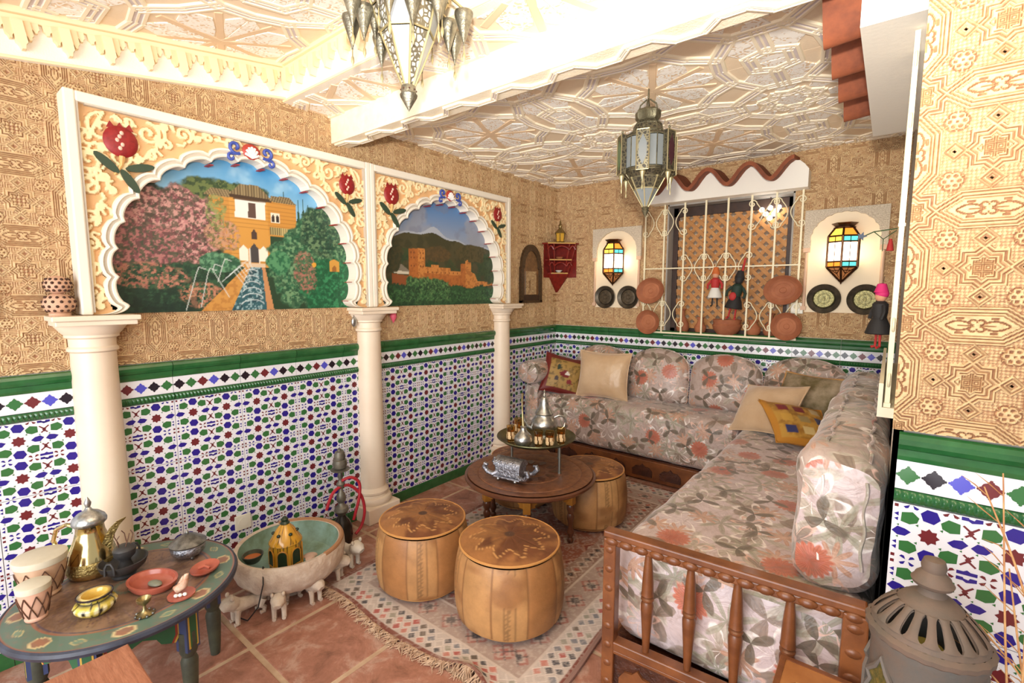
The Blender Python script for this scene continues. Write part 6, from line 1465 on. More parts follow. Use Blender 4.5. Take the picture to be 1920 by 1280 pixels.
# ================================================================ PAINTED TABLE BY THE WALL AND ITS THINGS
LX, LY, LZ, LR = -2.215, .448, .430, .355
def table_paint():
    RR, A = np.meshgrid(np.linspace(.001, LR-.006, 70), np.linspace(0, 2*pi, 241)); X, Y = RR*np.cos(A), RR*np.sin(A); q = RR/LR
    n = vnoise(X+1, Y+1, 26, 3, 4); C = lerp3(np.array(RGB(104, 78, 60)), np.array(RGB(140, 110, 88)), sstep(.35, .65, n))
    def put(m, c, a=1.0):
        nonlocal C; m = (m*1.0*a)[..., None]; C = C*(1-m)+np.array(RGB(*c))*m
    k = 16; u = (A*k/(2*pi)) % 1-.5; ii = np.floor(A*k/(2*pi)); band = (q > .76) & (q < .965)
    put(band, (92, 116, 100)); put((q > .965), (70, 78, 96)); put((np.abs(q-.755) < .012), (150, 92, 70)); put((np.abs(q-.725) < .010), (74, 66, 84)); put((np.abs(q-.968) < .008), (150, 96, 76))
    pu, pv = u*2*pi/k*LR*.86, RR-LR*.862; dm = np.sqrt((pu/.030)**2+(pv/.022)**2); alt = (ii % 2 == 0)
    put(band & alt & (dm < 1.0), (150, 104, 80)); put(band & alt & (np.abs(dm-1.0) < .12), (206, 188, 140)); dm2 = np.abs(pu)/.026+np.abs(pv)/.016; put(band & ~alt & (dm2 < 1), (112, 136, 112)); put(band & ~alt & (np.abs(dm2-1) < .14), (178, 168, 120))
    st = np.abs(((A*24/(2*pi)) % 1)-.5); put((q < .70) & (np.abs(q-(.45+.2*st*2)) < .014), (90, 64, 70), .8); put((q < .70) & (np.abs(q-(.62-.25*st*2)) < .010), (122, 96, 84), .8); put((q < .2) & (np.abs(q-.12-.05*st) < .02), (92, 110, 96), .8)
    put(sstep(.55, .75, vnoise(X, Y, 60, 9, 3)), (128, 104, 88), .5)
    g = G(); g.grid(X, Y, np.full(X.shape, LZ), col=[tuple(c) for c in C.reshape(-1, 3).tolist()]); return g
M_PAINTW = vcol('painted_wood', .42, coat=.2); M_NAVYW = simple('navy_wood', RGB(62, 68, 84), .45, col2=RGB(48, 50, 62), nscale=14); M_OLIVEW = simple('olive_wood', RGB(78, 84, 68), .5, col2=RGB(60, 62, 54), nscale=14)
M_YEL = simple('yellow_paint', RGB(206, 170, 74), .5); M_GRNP = simple('green_paint', RGB(40, 96, 62), .5); M_REDP = simple('brick_paint', RGB(156, 60, 44), .5); M_BLUP = simple('blue_paint', RGB(60, 72, 110), .5)
t = thing('painted_table', 'round Moroccan table painted green and brown beside the first column', 'table', (LX, LY, 0), radians(18))
table_paint().obj('tabletop', M_PAINTW, t)
g = G(); g.lathe([(LR-.02, LZ-.030), (LR, LZ-.024), (LR+.004, LZ-.012), (LR, LZ-.002), (LR-.007, LZ+.002)], 72, cap=False); g.obj('rim', M_NAVYW, t)
g = G(); g.lathe([(.018, 0), (.022, .05), (.026, .12), (.029, .18), (.022, .20), (.030, .22), (.030, .30)], 16); LG = g.mesh('leg', M_OLIVEW)
g = G(); g.box(0, 0, .315, .052, .052, .175); LB = g.mesh('leg_block', M_BLUP)
for k in range(6):
    a = 2*pi*k/6+.1; x, y = .265*cos(a), .265*sin(a); l = link('leg', LG, t, TR(x, y, 0, rz=a)); link('leg_block', LB, l)
    g = G(); g.bx(.0262, .0275, -.019, .019, .238, .395); s1 = g.obj('yellow_panel', M_YEL, l); g = G(); g.bx(.0276, .0285, -.013, .013, .245, .388); g.obj('green_panel', M_GRNP, l)
    b = a+2*pi/6; mx, my = (cos(a)+cos(b))*.1325, (sin(a)+sin(b))*.1325; MM = Matrix.Translation((mx, my, 0)) @ Matrix.Rotation((a+b)/2+pi/2, 4, 'Z') @ Matrix.Rotation(pi/2, 4, 'X')
    def ap(s, d): return [(-.11*s, .402), (-.11*s, .30+.02*(1-s)), (-.095*s, .272+.02*(1-s)), (-.06*s, .285+.02*(1-s)), (-.045*s, .312), (0, .33-.01*(1-s)), (.045*s, .312), (.06*s, .285+.02*(1-s)), (.095*s, .272+.02*(1-s)), (.11*s, .30+.02*(1-s)), (.11*s, .402)]
    g = G(); g.prism(ap(1, 0), -.006, .006); o = g.obj('scalloped_apron', M_YEL, t, MM); 
    for s, d, m in ((.93, .0072, M_REDP), (.86, .0084, M_GRNP)):
        g = G(); g.prism([(x, y+.006*(1-s)*10*.3) for x, y in ap(s, 0)], -d, d); g.obj('painted_layer', m, o)
    g = G(); g.prism([(-.03, .365), (0, .348), (.03, .365), (0, .382)], -.0095, .0095); g.obj('painted_diamond', M_YEL, o)
TL = LZ+.002
# brass coffee pot
M_GOLD = simple('polished_brass', RGB(222, 200, 142), .16, 1.0, bump=.12, bscale=40, bdist=.004); M_GOLDE = simple('embossed_brass', RGB(204, 182, 120), .28, 1.0, col2=RGB(160, 136, 80), nscale=60, bump=.9, bscale=120, bdist=.005)
t = thing('coffee_pot', 'polished brass Arabian coffee pot with a long curved spout on the painted table', 'coffee pot', (-2.440, .385, TL), radians(40))
g = G(); g.lathe([(.072, 0), (.078, .006), (.084, .03), (.082, .06), (.070, .10), (.055, .14), (.046, .17), (.044, .19), (.048, .20)], 36); g.obj('body', M_GOLD, t)
g = G(); g.lathe([(.0835, .022), (.0855, .03), (.0835, .06), (.0815, .066)], 36); g.obj('embossed_band', M_GOLDE, t)
ld = G(); ld.lathe([(.050, .20), (.055, .206), (.056, .216), (.050, .230), (.034, .246), (.014, .256), (.008, .268)], 32); lid = ld.obj('lid', M_SILVER, t); g = G(); g.lathe([(.006, .266), (.010, .276), (.012, .286), (.007, .298), (.0001, .312)], 14); g.obj('finial', M_SILVER, lid)
g = G(); P = [(-.046, 0, .185), (-.09, 0, .196), (-.132, 0, .175), (-.146, 0, .130), (-.130, 0, .085), (-.10, 0, .062), (-.074, 0, .068)]
PP = []
for i in range(len(P)-1):
    for k in range(4): PP.append(tuple(P[i][j]+(P[i+1][j]-P[i][j])*k/4 for j in range(3)))
g.tube(PP+[P[-1]], .0075, 8); g.obj('handle', M_GOLD, t)
g = G(); sp = [(.050, .105, .022), (.066, .150, .016), (.085, .185, .012), (.112, .212, .008), (.142, .226, .003)]; V = []
for i, (x, z, w) in enumerate(sp):
    dpt = (.060, .048, .032, .018, .004)[i]; V += [(x, -w, z), (x, w, z), (x+dpt*.25, 0, z-dpt)]
F = []
for i in range(4):
    a, b = 3*i, 3*i+3; F += [(a, a+1, b+1, b), (a+1, a+2, b+2, b+1), (a+2, a, b, b+2)]
g.add(V, F+[(2, 1, 0), (12, 13, 14)], 0, False); g.obj('spout', M_GOLDE, t)
# drums
M_DRUM = simple('drum_clay', RGB(206, 172, 142), .7, col2=RGB(186, 146, 116), nscale=12); M_SKIN = simple('drum_skin', RGB(214, 206, 186), .6, col2=RGB(196, 186, 162), nscale=6); M_CORD = simple('brown_cord', RGB(92, 60, 42), .8)
def drum(lab, x, y, r, h, body):
    t = thing('clay_drum', lab, 'drum', (x, y, TL)); g = G(); g.lathe([(r*.62, 0), (r*.66, .006), (r*.60, h*.10), (r*.72, h*.25), (r*.86, h*.50), (r*.94, h*.78), (r*.96, h*.95)], 30); g.obj('body', body, t)
    g = G(); g.lathe([(r*.98, h*.84), (r*1.01, h*.96), (r*1.0, h), (r*.9, h+.003), (.0001, h+.003)], 30); g.obj('skin', M_SKIN, t); g = G(); n = 9
    for k in range(n):
        for s in (-1, 1):
            P = []
            for j in range(9):
                f = j/8; a = 2*pi*k/n+s*f*2*pi/n*1.0; zz = h*(.76-.64*f); rr = r*np.interp(zz/h, [0, .1, .25, .5, .78, .95], [.66, .61, .72, .86, .95, .97])+.002; P.append((rr*cos(a), rr*sin(a), zz))
            g.tube(P, .0016, 4)
    g.obj('cord_net', M_CORD, t)
drum('large clay drum with pale skin behind the small drum on the painted table', -2.400, .235, .076, .150, M_DRUM)
drum('small pink clay drum netted with brown cord at the table edge', -2.235, .195, .046, .125, simple('drum_pink', RGB(208, 162, 138), .7))
# yellow and black ashtray
M_YCER = vcol('yellow_ceramic', .16, coat=.4)
def paint_lathe(prof, n, colfn):
    g = G(); cs = []
    for i, (r, z) in enumerate(prof):
        for j in range(n): cs.append(RGB(*colfn(i, j)))
    g.lathe(prof, n, col=cs); return g
prof = [(.034, 0), (.040, .004), (.052, .014), (.060, .026), (.061, .034), (.055, .044), (.044, .052), (.040, .056), (.046, .062), (.050, .066), (.048, .070), (.036, .069), (.030, .060), (.028, .040), (.0001, .034)]
def cf(i, j):
    Y, K, Wt = (200, 178, 74), (40, 38, 30), (226, 216, 170)
    if i in (3, 4): return K if j % 8 in (0, 1) else (Y if j % 8 in (4, 5) else Wt)
    if i in (6, 9, 10): return K
    if i == 8: return (Y if j % 6 < 4 else K)
    if i >= 11: return (214, 178, 84)
    return Y if (j % 10) else K
t = thing('ceramic_ashtray', 'yellow and black painted ceramic ashtray at the front of the painted table', 'ashtray', (-2.115, .330, TL)); paint_lathe(prof, 64, cf).obj('bowl', M_YCER, t)
g = G(); g.tube([(.049*cos(a), .049*sin(a), .068) for a in np.linspace(0, 2*pi, 41)[:-1]], .003, 6, closed=True); g.obj('dark_lip', M_BLACK_T, t)
# black clay brazier in a black bowl
M_BLKC = simple('black_clay', RGB(62, 60, 60), .5, col2=RGB(44, 42, 42), nscale=20)
t = thing('black_bowl', 'black clay bowl with loop handles holding a little brazier', 'bowl', (-2.305, .452, TL)); g = G(); g.lathe([(.036, 0), (.040, .008), (.032, .016), (.050, .024), (.072, .044), (.080, .068), (.075, .068), (.066, .048), (.045, .030), (.0001, .026)], 36); g.obj('bowl', M_BLKC, t)
for a in (2.4, -.75):
    g = G(); x, y = .080*cos(a), .080*sin(a); d = Vector((cos(a), sin(a), 0)); tt = Vector((-sin(a), cos(a), 0)); P = [Vector((x, y, .048))+tt*.016*s+Vector((0, 0, h)) for s, h in ((-1, 0), (-.9, .03), (-.4, .046), (.4, .046), (.9, .03), (1, 0))]; g.tube([tuple(p) for p in P], .0045, 6); g.obj('handle', M_BLKC, t)
t = thing('clay_brazier', 'tiny black clay brazier with wire basket standing inside the black bowl', 'brazier', (-2.300, .458, TL+.027)); g = G(); g.lathe([(.022, 0), (.026, .01), (.018, .035), (.020, .045), (.034, .06), (.038, .085), (.034, .092), (.020, .10), (.0001, .102)], 26); g.obj('pot', M_BLKC, t)
g = G(); 
for k in range(5):
    a = 2*pi*k/5; g.tube([(.020*cos(a), .020*sin(a), .10), (.030*cos(a+.3), .030*sin(a+.3), .135), (.026*cos(a+.6), .026*sin(a+.6), .15)], .0018, 4)
g.obj('wire_basket', M_CORD, t)
# pewter lidded box
t = thing('pewter_box', 'embossed pewter box with a domed lid at the back of the painted table', 'box', (-2.268, .662, TL)); g = G(); g.lathe([(.040, .010), (.050, .014), (.062, .030), (.064, .048), (.060, .058)], 36); g.obj('body', M_EMB, t)
ld = G(); ld.lathe([(.066, .058), (.068, .064), (.058, .072), (.040, .086), (.020, .097), (.006, .102)], 36); lid = ld.obj('lid', M_PEWTER, t); g = G(); g.lathe([(.004, .100), (.007, .106), (.004, .112), (.0001, .118)], 10); g.obj('knob', M_PEWTER, lid)
for k in range(3): g = G(); a = 2*pi*k/3; g.ball(.042*cos(a), .042*sin(a), .007, .008, nu=8, nv=6); g.obj('foot', M_PEWTER, t)
# pink clay dishes, dove, goblet
M_PINKG = simple('glazed_pink_clay', RGB(186, 104, 84), .22, col2=RGB(164, 84, 66), nscale=10)
t = thing('clay_dish', 'glazed pink clay dish with raised rim in the middle of the painted table', 'dish', (-2.135, .500, TL), radians(20)); t.scale = (1.1, .8, 1); g = G(); g.lathe([(.055, 0), (.075, .004), (.086, .018), (.088, .030), (.078, .030), (.070, .016), (.050, .008), (.0001, .007)], 36); g.obj('dish', M_PINKG, t); g = G(); g.ball(.012, 0, .015, .028, .022, .010, 14, 8); g.obj('inner_stone', simple('grey_green_stone', RGB(128, 130, 112), .35), t)
t = thing('clay_dish', 'small glazed pink clay shell dish near the pewter box', 'dish', (-2.098, .660, TL), radians(40)); g = G(); g.lathe([(.030, 0), (.044, .004), (.052, .014), (.052, .020), (.045, .016), (.028, .006), (.0001, .005)], 30, rmod=lambda a, h: 1+.12*cos(a)-.08*cos(2*a)); g.obj('dish', M_PINKG, t); g = G(); g.tube([(-.02, 0, .010), (.0, .008, .016), (.024, 0, .012)], .005, 6); g.obj('ridge', M_PINKG, t)
M_CREAMG = simple('cream_glaze', RGB(224, 196, 172), .25, col2=RGB(196, 140, 112), nscale=40)
t = thing('dove_figurine', 'small cream and pink clay dove with eggs on an oval base', 'figurine', (-1.985, .548, TL), radians(30)); g = G(); g.lathe([(.030, 0), (.044, .003), (.044, .008), (.0001, .009)], 24); g.obj('base', M_PINKG, t)
g = G(); g.tube([(-.030, 0, .028), (-.012, 0, .026), (.008, .002, .040), (.018, .004, .062), (.022, .004, .080), (.030, .004, .086)], [.006, .016, .015, .010, .008, .003], 10); g.obj('dove', M_CREAMG, t); g = G(); g.tube([(-.02, .008, .034), (-.006, .014, .05), (.0, .012, .07)], [.004, .009, .002], 7); g.obj('wing', M_CREAMG, t)
for x, y in ((.012, -.018), (.024, -.010), (.000, -.024)): g = G(); g.ball(x, y, .015, .008, .0065, .0065, 10, 6); g.obj('egg', simple('egg_white', RGB(236, 232, 224), .4), t)
t = thing('brass_goblet', 'tiny pierced brass incense cup at the front edge of the painted table', 'cup', (-1.965, .432, TL)); g = G(); g.lathe([(.026, 0), (.028, .003), (.014, .008), (.006, .020), (.005, .034), (.012, .040), (.020, .048), (.022, .060), (.019, .060), (.010, .046), (.0001, .044)], 22); g.obj('cup', M_BRASS, t)
g = G()
for k in range(8): a = 2*pi*k/8; g.ball(.026*cos(a), .026*sin(a), .003, .005, nu=8, nv=5)
g.obj('beaded_foot', M_PEWTER, t)
# wooden stool in the foreground
def m_grain(name, c1, c2, sc, rough):
    t = NT(name); mp = t.n('ShaderNodeMapping'); mp.inputs['Scale'].default_value = sc; t.l(t.coord(), mp.inputs[0]); f = t.noise(mp.outputs[0], 9, 5, .65, .8); f2 = t.noise(mp.outputs[0], 40, 3, .7)
    c = t.mix(t.ramp(f, [(.35, 0.0), (.62, 1.0)]), c1, c2); c = t.mix(t.ramp(f2, [(.5, 0.0), (.7, .5)]), c, tuple(x*.6 for x in c2)); t.set(c, rough); t.bump(f2, .25, .002); return t.m
M_STOOL = m_grain('cedar_plank', RGB(178, 120, 90), RGB(150, 92, 64), (1, 9, 9), .5)
t = thing('wooden_stool', 'plain reddish wooden stool cut off at the bottom left of the picture', 'stool', (-1.605, .145, 0)); g = G(); g.bx(-.205, .205, -.205, .205, .425, .450); g.obj('seat', M_STOOL, t, bevel=.003)
for sx in (-1, 1):
    for sy in (-1, 1): g = G(); g.box(sx*.165, sy*.165, .2125, .04, .04, .425); g.obj('leg', M_STOOL, t)
    g = G(); g.box(sx*.165, 0, .38, .022, .29, .05); g.obj('rail', M_STOOL, t)
# ================================================================ STONE BASIN, LIONS, LAMP, HOOKAH
M_STONE = simple('pale_stone', RGB(220, 206, 188), .85, col2=RGB(190, 168, 148), nscale=14, bump=.7, bscale=34, bdist=.012); M_AQUA = simple('aqua_glaze', RGB(152, 184, 174), .4, col2=RGB(118, 138, 112), nscale=9)
BX, BY = -2.375, 1.145
t = thing('stone_basin', 'round carved stone fountain basin with a green glazed inside', 'basin', (BX, BY, 0)); g = G()
g.lathe([(.110, .085), (.180, .090), (.228, .108), (.256, .145), (.266, .195), (.268, .238), (.258, .256), (.238, .252)], 72, cap=False, rmod=lambda a, h: 1+.020*abs(sin(a*7+.6*sin(h*30)))*(1 if h < .235 else 0)); g.obj('bowl', M_STONE, t)
g = G(); g.lathe([(.0001, .130), (.15, .132), (.205, .150), (.232, .195), (.240, .252)], 56); g.obj('glazed_lining', M_AQUA, t)
g = G(); g.lathe([(.075, 0), (.075, .02), (.055, .04), (.065, .075), (.11, .088)], 28); g.obj('pedestal', M_STONE, t)
g = G(); g.tube([(.254*cos(a), .254*sin(a), .252) for a in np.linspace(.2, 2.9, 30)], .012, 8); g.obj('clay_rim_edge', simple('rim_clay', RGB(166, 122, 86), .8), t)
def lion(lab, x, y, rz, s=1.0, m=M_STONE):
    """little stone lion, nose towards +x, standing on four legs"""
    t = thing('stone_lion', lab, 'figurine', (x, y, 0), rz, 'stone lions under the basin'); t.scale = (s, s, s)
    g = G(); g.tube([(-.085, 0, .058), (-.06, 0, .064), (-.02, 0, .062), (.015, 0, .068), (.04, 0, .078)], [.016, .026, .024, .028, .022], 12); g.obj('body', m, t)
    h = G(); h.tube([(.025, 0, .078), (.045, 0, .092), (.066, 0, .090), (.080, 0, .082)], [.024, .031, .024, .014], 12); hd = h.obj('head', m, t)
    for q in (-1, 1):
        g = G(); g.ball(.046, q*.022, .119, .008, .007, .010, 8, 6); g.obj('ear', m, hd)
        g = G(); g.tube([(.026, q*.018, .064), (.030, q*.019, .030), (.030, q*.019, .006), (.042, q*.019, .006)], [.013, .010, .010, .008], 8); g.obj('foreleg', m, t)
        g = G(); g.tube([(-.070, q*.018, .058), (-.058, q*.020, .036), (-.074, q*.020, .020), (-.070, q*.020, .006), (-.056, q*.020, .006)], [.016, .013, .009, .009, .008], 8); g.obj('hindleg', m, t)
    g = G(); g.tube([(-.085, 0, .064), (-.10, 0, .05), (-.098, 0, .03)], [.007, .006, .006], 6); g.obj('tail', m, t)
for lab, x, y, a, s in (('stone lion at the left of the basin, head towards the painted table', -2.315, .880, -88, 1.2), ('stone lion at the front of the basin facing the camera, left one', -2.215, 1.005, -32, 1.12), ('stone lion at the front of the basin facing the camera, right one', -2.20, 1.16, 2, 1.12), ('stone lion half hidden under the right of the basin', -2.275, 1.325, 38, 1.12)): lion(lab, x, y, radians(a), s)
M_WSTONE = simple('white_stone', RGB(228, 220, 206), .7, col2=RGB(206, 192, 172), nscale=16)
lion('pale stone lion standing right of the basin beside the hookah', -2.335, 1.465, radians(8), 1.25, M_WSTONE)
# ceramic house lamp
M_YB = vcol('yellow_black_glaze', .2, coat=.4)
t = thing('ceramic_lamp', 'yellow and black glazed pottery lantern with arched windows inside the basin', 'lantern', (-2.372, 1.122, .132)); n = 84; prof = [(.074, 0), (.080, .006), (.080, .018), (.074, .022), (.074, .135), (.080, .140), (.078, .148), (.066, .165), (.044, .205), (.020, .232)]
def pc(i, j):
    v = (sin(i*12.9+j*78.2)*43758.5) % 1; return (208, 152, 44) if v > .16 else (70, 50, 26)
paint_lathe(prof, n, pc).obj('body', M_YB, t); M_DKG = simple('dark_green_glaze', RGB(34, 48, 30), .25)
for k in range(7):
    a = 2*pi*k/7+.2; MMM = Matrix.Rotation(a, 4, 'Z') @ Matrix.Translation((.0715, 0, 0)) @ Matrix.Rotation(pi/2, 4, 'Z') @ Matrix.Rotation(pi/2, 4, 'X')
    P = [(-.022, .035), (-.022, .085)]+[(.022*cos(b), .092+.024*sin(b)) for b in np.linspace(pi, 0, 9)]+[(.022, .085), (.022, .035)]; g = G(); g.prism(P, -.004, .0055); w = g.obj('window', M_DKG, t, MMM)
    g = G(); g.tube([(x*1.12, y+.001, .004) for x, y in P], .0035, 6, closed=True); g.obj('window_edge', simple('ochre_glaze', RGB(196, 132, 40), .3), w)
for k in range(6):
    a = 2*pi*k/6; g = G(); g.ball(.055*cos(a), .055*sin(a), .190, .010, .010, .008, 10, 6); g.obj('roof_hole', M_DKG, t)
g = G(); g.lathe([(.020, .228), (.024, .236), (.016, .246), (.018, .256), (.008, .268), (.0001, .272)], 14); g.obj('finial', M_DKG, t)
M_CORDB = simple('black_flex', RGB(30, 28, 28), .6)
t = thing('small_bowl', 'small grey bowl with orange inside at the left of the basin', 'bowl', (-2.440, .985, .192)); g = G(); g.lathe([(.026, 0), (.034, .006), (.048, .034), (.050, .042), (.045, .042), (.036, .020)], 26); g.obj('bowl', M_OLIVEW, t); g = G(); g.lathe([(.0001, .022), (.040, .026)], 26); g.obj('orange_inside', simple('orange_glaze', RGB(186, 104, 48), .4), t)
for i, (x, y, z, r, lab) in enumerate(((-2.322, 1.01, .158, .024, 'flat pink stone lying in front of the pottery lantern'), (-2.325, 1.225, .160, .028, 'flat pink stone right of the pottery lantern'), (-2.262, 1.19, .185, .022, 'small pink shell stone near the basin rim'))):
    g = G(); g.ball(0, 0, 0, r*1.3, r*.9, r*.45, 14, 8); tag(g.obj('pebble', simple('pink_stone', RGB(206, 172, 152), .8), None, TR(x, y, z, 0, 0, i)), lab, 'stone')
t = thing('lamp_flex', 'black electric flex trailing over the basin rim', 'cable', (0, 0, 0)); P = [(-2.355, 1.04, .165), (-2.30, .985, .20), (-2.235, .945, .262), (-2.195, .925, .20), (-2.20, .90, .10), (-2.26, .875, .02), (-2.36, .86, .006), (-2.5, .88, .006)]
PP = []
for i in range(len(P)-1):
    for k in range(5): PP.append(tuple(P[i][j]+(P[i+1][j]-P[i][j])*k/5 for j in range(3)))
g = G(); g.tube(PP+[P[-1]], .003, 6); g.obj('flex', M_CORDB, t)
# hookah
M_HOOK = simple('dark_hookah_metal', RGB(124, 118, 104), .45, .4, col2=RGB(84, 80, 70), nscale=20); M_HOSE = simple('red_hose', RGB(176, 36, 48), .5)
t = thing('hookah', 'dark metal water pipe with a red hose between the basin and the middle column', 'hookah', (-2.585, 1.575, 0)); g = G(); g.lathe([(.045, 0), (.058, .006), (.064, .05), (.060, .10), (.044, .14), (.024, .165), (.022, .18)], 28); g.obj('water_base', simple('smoky_glass', RGB(50, 44, 38), .15, .2), t)
g = G(); g.lathe([(.022, .175), (.034, .19), (.044, .205), (.040, .225), (.022, .24), (.018, .255), (.026, .265), (.030, .285), (.024, .31), (.014, .325), (.012, .345), (.022, .36), (.026, .375), (.016, .39), (.012, .405), (.018, .42), (.014, .435), (.012, .45)], 24); g.obj('stem', M_HOOK, t)
g = G(); g.lathe([(.014, .45), (.055, .462), (.058, .467), (.020, .472)], 28); g.obj('ash_plate', M_HOOK, t); g = G(); g.lathe([(.016, .470), (.038, .478), (.044, .50), (.040, .525), (.032, .53), (.034, .555), (.026, .578), (.014, .584), (.012, .595), (.0001, .60)], 22); g.obj('bowl_cap', M_HOOK, t)
def smooth(P, k=6):
    out = []; P = [Vector(p) for p in P]
    for i in range(len(P)-1):
        p0, p1, p2, p3 = P[max(i-1, 0)], P[i], P[i+1], P[min(i+2, len(P)-1)]
        for j in range(k):
            u = j/k; out.append(tuple(.5*((2*p1)+(-p0+p2)*u+(2*p0-5*p1+4*p2-p3)*u*u+(-p0+3*p1-3*p2+p3)*u**3)))
    return out+[tuple(P[-1])]
g = G(); g.tube(smooth([(.01, .0, .395), (.03, .055, .405), (.045, .10, .36), (.05, .095, .27), (.04, .07, .17), (.035, .06, .13)]), .0095, 8); g.tube(smooth([(.0, -.10, .24), (.005, -.06, .33), (.01, .0, .36), (.02, .06, .345), (.04, .115, .27), (.05, .13, .17), (.045, .11, .08), (.05, .06, .04)]), .0095, 8); g.obj('hose', M_HOSE, t)
# ================================================================ HANGING LANTERNS, CLAY LANTERN, DRIED STALKS
M_ANTB = simple('antique_brass', RGB(124, 118, 94), .46, .7, col2=RGB(84, 80, 64), nscale=30, bump=.5, bscale=140, bdist=.003); M_ANTL = simple('pale_brass_edge', RGB(184, 172, 132), .42, .7)
M_ANTS = simple('antique_silver', RGB(150, 146, 130), .38, .85, col2=RGB(108, 104, 92), nscale=40, bump=.6, bscale=130, bdist=.003)
M_FROST = simple('frosted_glass', RGB(176, 180, 182), .3); M_FROSTD = simple('grey_glass', RGB(120, 126, 128), .2); M_BLUEG = simple('blue_glass', RGB(40, 66, 140), .15); M_PURG = simple('plum_glass', RGB(70, 40, 46), .2); M_GRNG = simple('green_glass', RGB(70, 96, 60), .2)
def ring(r, n, z, a0=0): return [Vector((r*cos(a0+2*pi*k/n), r*sin(a0+2*pi*k/n), z)) for k in range(n)]
def faceted(root, name, rings, n, mat, edge, er=.004, a0=0, inset=.93, hole=None):
    """one plate per facet with brass edges; hole(k, i) may give a pierced material"""
    R = [ring(r, n, z, a0) for r, z in rings]
    for i in range(len(R)-1):
        for k in range(n):
            a, b, c, d = R[i][k], R[i][(k+1) % n], R[i+1][(k+1) % n], R[i+1][k]; cc = (a+b+c+d)/4; nrm = (b-a).cross(d-a)
            if nrm.length < 1e-9: nrm = (c-b).cross(d-b)
            nrm.normalize(); Q = [cc+(p-cc)*inset for p in (a, b, c, d)]; g = G(); m = hole(i, k) if hole else mat
            g.add([tuple(p) for p in Q]+[tuple(p-nrm*.003) for p in Q], [(0, 1, 2, 3), (7, 6, 5, 4), (0, 4, 5, 1), (1, 5, 6, 2), (2, 6, 7, 3), (3, 7, 4, 0)]); g.obj(name, m, root)
    g = G()
    for i in range(len(R)):
        if rings[i][0] > .012: g.tube([tuple(p) for p in R[i]], er, 5, closed=True)
        if i+1 < len(R):
            for k in range(n): g.tube([tuple(R[i][k]), tuple(R[i+1][k])], er, 5)
    g.obj(name+'_edges', edge, root)
def m_pierced(name, metal, back):
    t = NT(name); co = t.coord(); vo = t.n('ShaderNodeTexVoronoi', feature='DISTANCE_TO_EDGE'); vo.inputs['Scale'].default_value = 55; t.l(co, vo.inputs['Vector'])
    m = t.ramp(vo.outputs['Distance'], [(.10, 0.0), (.16, 1.0)]); t.set(t.mix(m, metal, back), .4, t.math('SUBTRACT', 0.85, t.math('MULTIPLY', m, .7))); t.bump(m, -.6, .004); return t.m
M_PIERCE = m_pierced('pierced_brass', RGB(126, 120, 98), RGB(52, 48, 40)); M_PIERCES = m_pierced('pierced_silver', RGB(140, 136, 120), RGB(190, 190, 186))
def cone_drop(root, x, y, z, r, h, mat, cap=True):
    g = G(); g.lathe([(r*.96, 0), (r, -.006), (r*.95, -.016), (r*.10, -h), (.003, -h-.008)], 16, x=x, y=y, z=z); o = g.obj('cone_drop', mat, root)
    g = G(); g.lathe([(.002, -h-.008), (.002, -h-.03), (.005, -h-.036), (.006, -h-.05), (.001, -h-.066)], 8, x=x, y=y, z=z); g.obj('hanging_bead', M_ANTL, o)
# big star chandelier above the camera side
CH = (-1.43, 1.20)
t = thing('pendant_chandelier', 'large silvery Moroccan pendant lantern ringed with hanging cones near the ceiling beam', 'chandelier', (CH[0], CH[1], 2.205), radians(12))
def hl(i, k): return (M_FROST if (k % 2 == 0) else M_PIERCES)
faceted(t, 'cone_facet', [(.020, .085), (.095, .262), (.120, .345)], 8, M_ANTS, M_ANTL, .0045, hole=hl)
g = G(); g.lathe([(.0001, 0), (.030, .050), (.032, .058), (.028, .062), (.026, .088), (.020, .092)], 24); tip = g.obj('tip', M_ANTS, t)
for k in range(8): a = 2*pi*k/8; g = G(); g.ball(.0275*cos(a), .0275*sin(a), .074, .0035, nu=6, nv=4); g.obj('hole', M_HOLE, tip)
faceted(t, 'body_facet', [(.120, .345), (.150, .40), (.150, .50)], 8, M_ANTS, M_ANTL, .0045, hole=lambda i, k: M_PIERCES if i == 0 else (M_FROST if k % 2 else M_ANTS))
for k in range(8):
    a = 2*pi*k/8; cone_drop(t, .150*cos(a), .150*sin(a), .335 if k % 2 else .395, .034, .105, M_ANTS)
    b = a+pi/8; cone_drop(t, .205*cos(b), .205*sin(b), .335, .034, .105, M_ANTS)
    g = G(); g.tube([(.140*cos(b), .140*sin(b), .40), (.205*cos(b), .205*sin(b), .345)], .005, 6); g.obj('bracket', M_ANTL, t)
g = G(); g.lathe([(.150, .50), (.120, .515), (.05, .53), (.012, .54)], 8, smooth=False); g.obj('dome', M_ANTS, t); g = G(); g.tube([(0, 0, .53), (0, 0, .578)], .006, 8); g.obj('chain', M_ANTL, t)
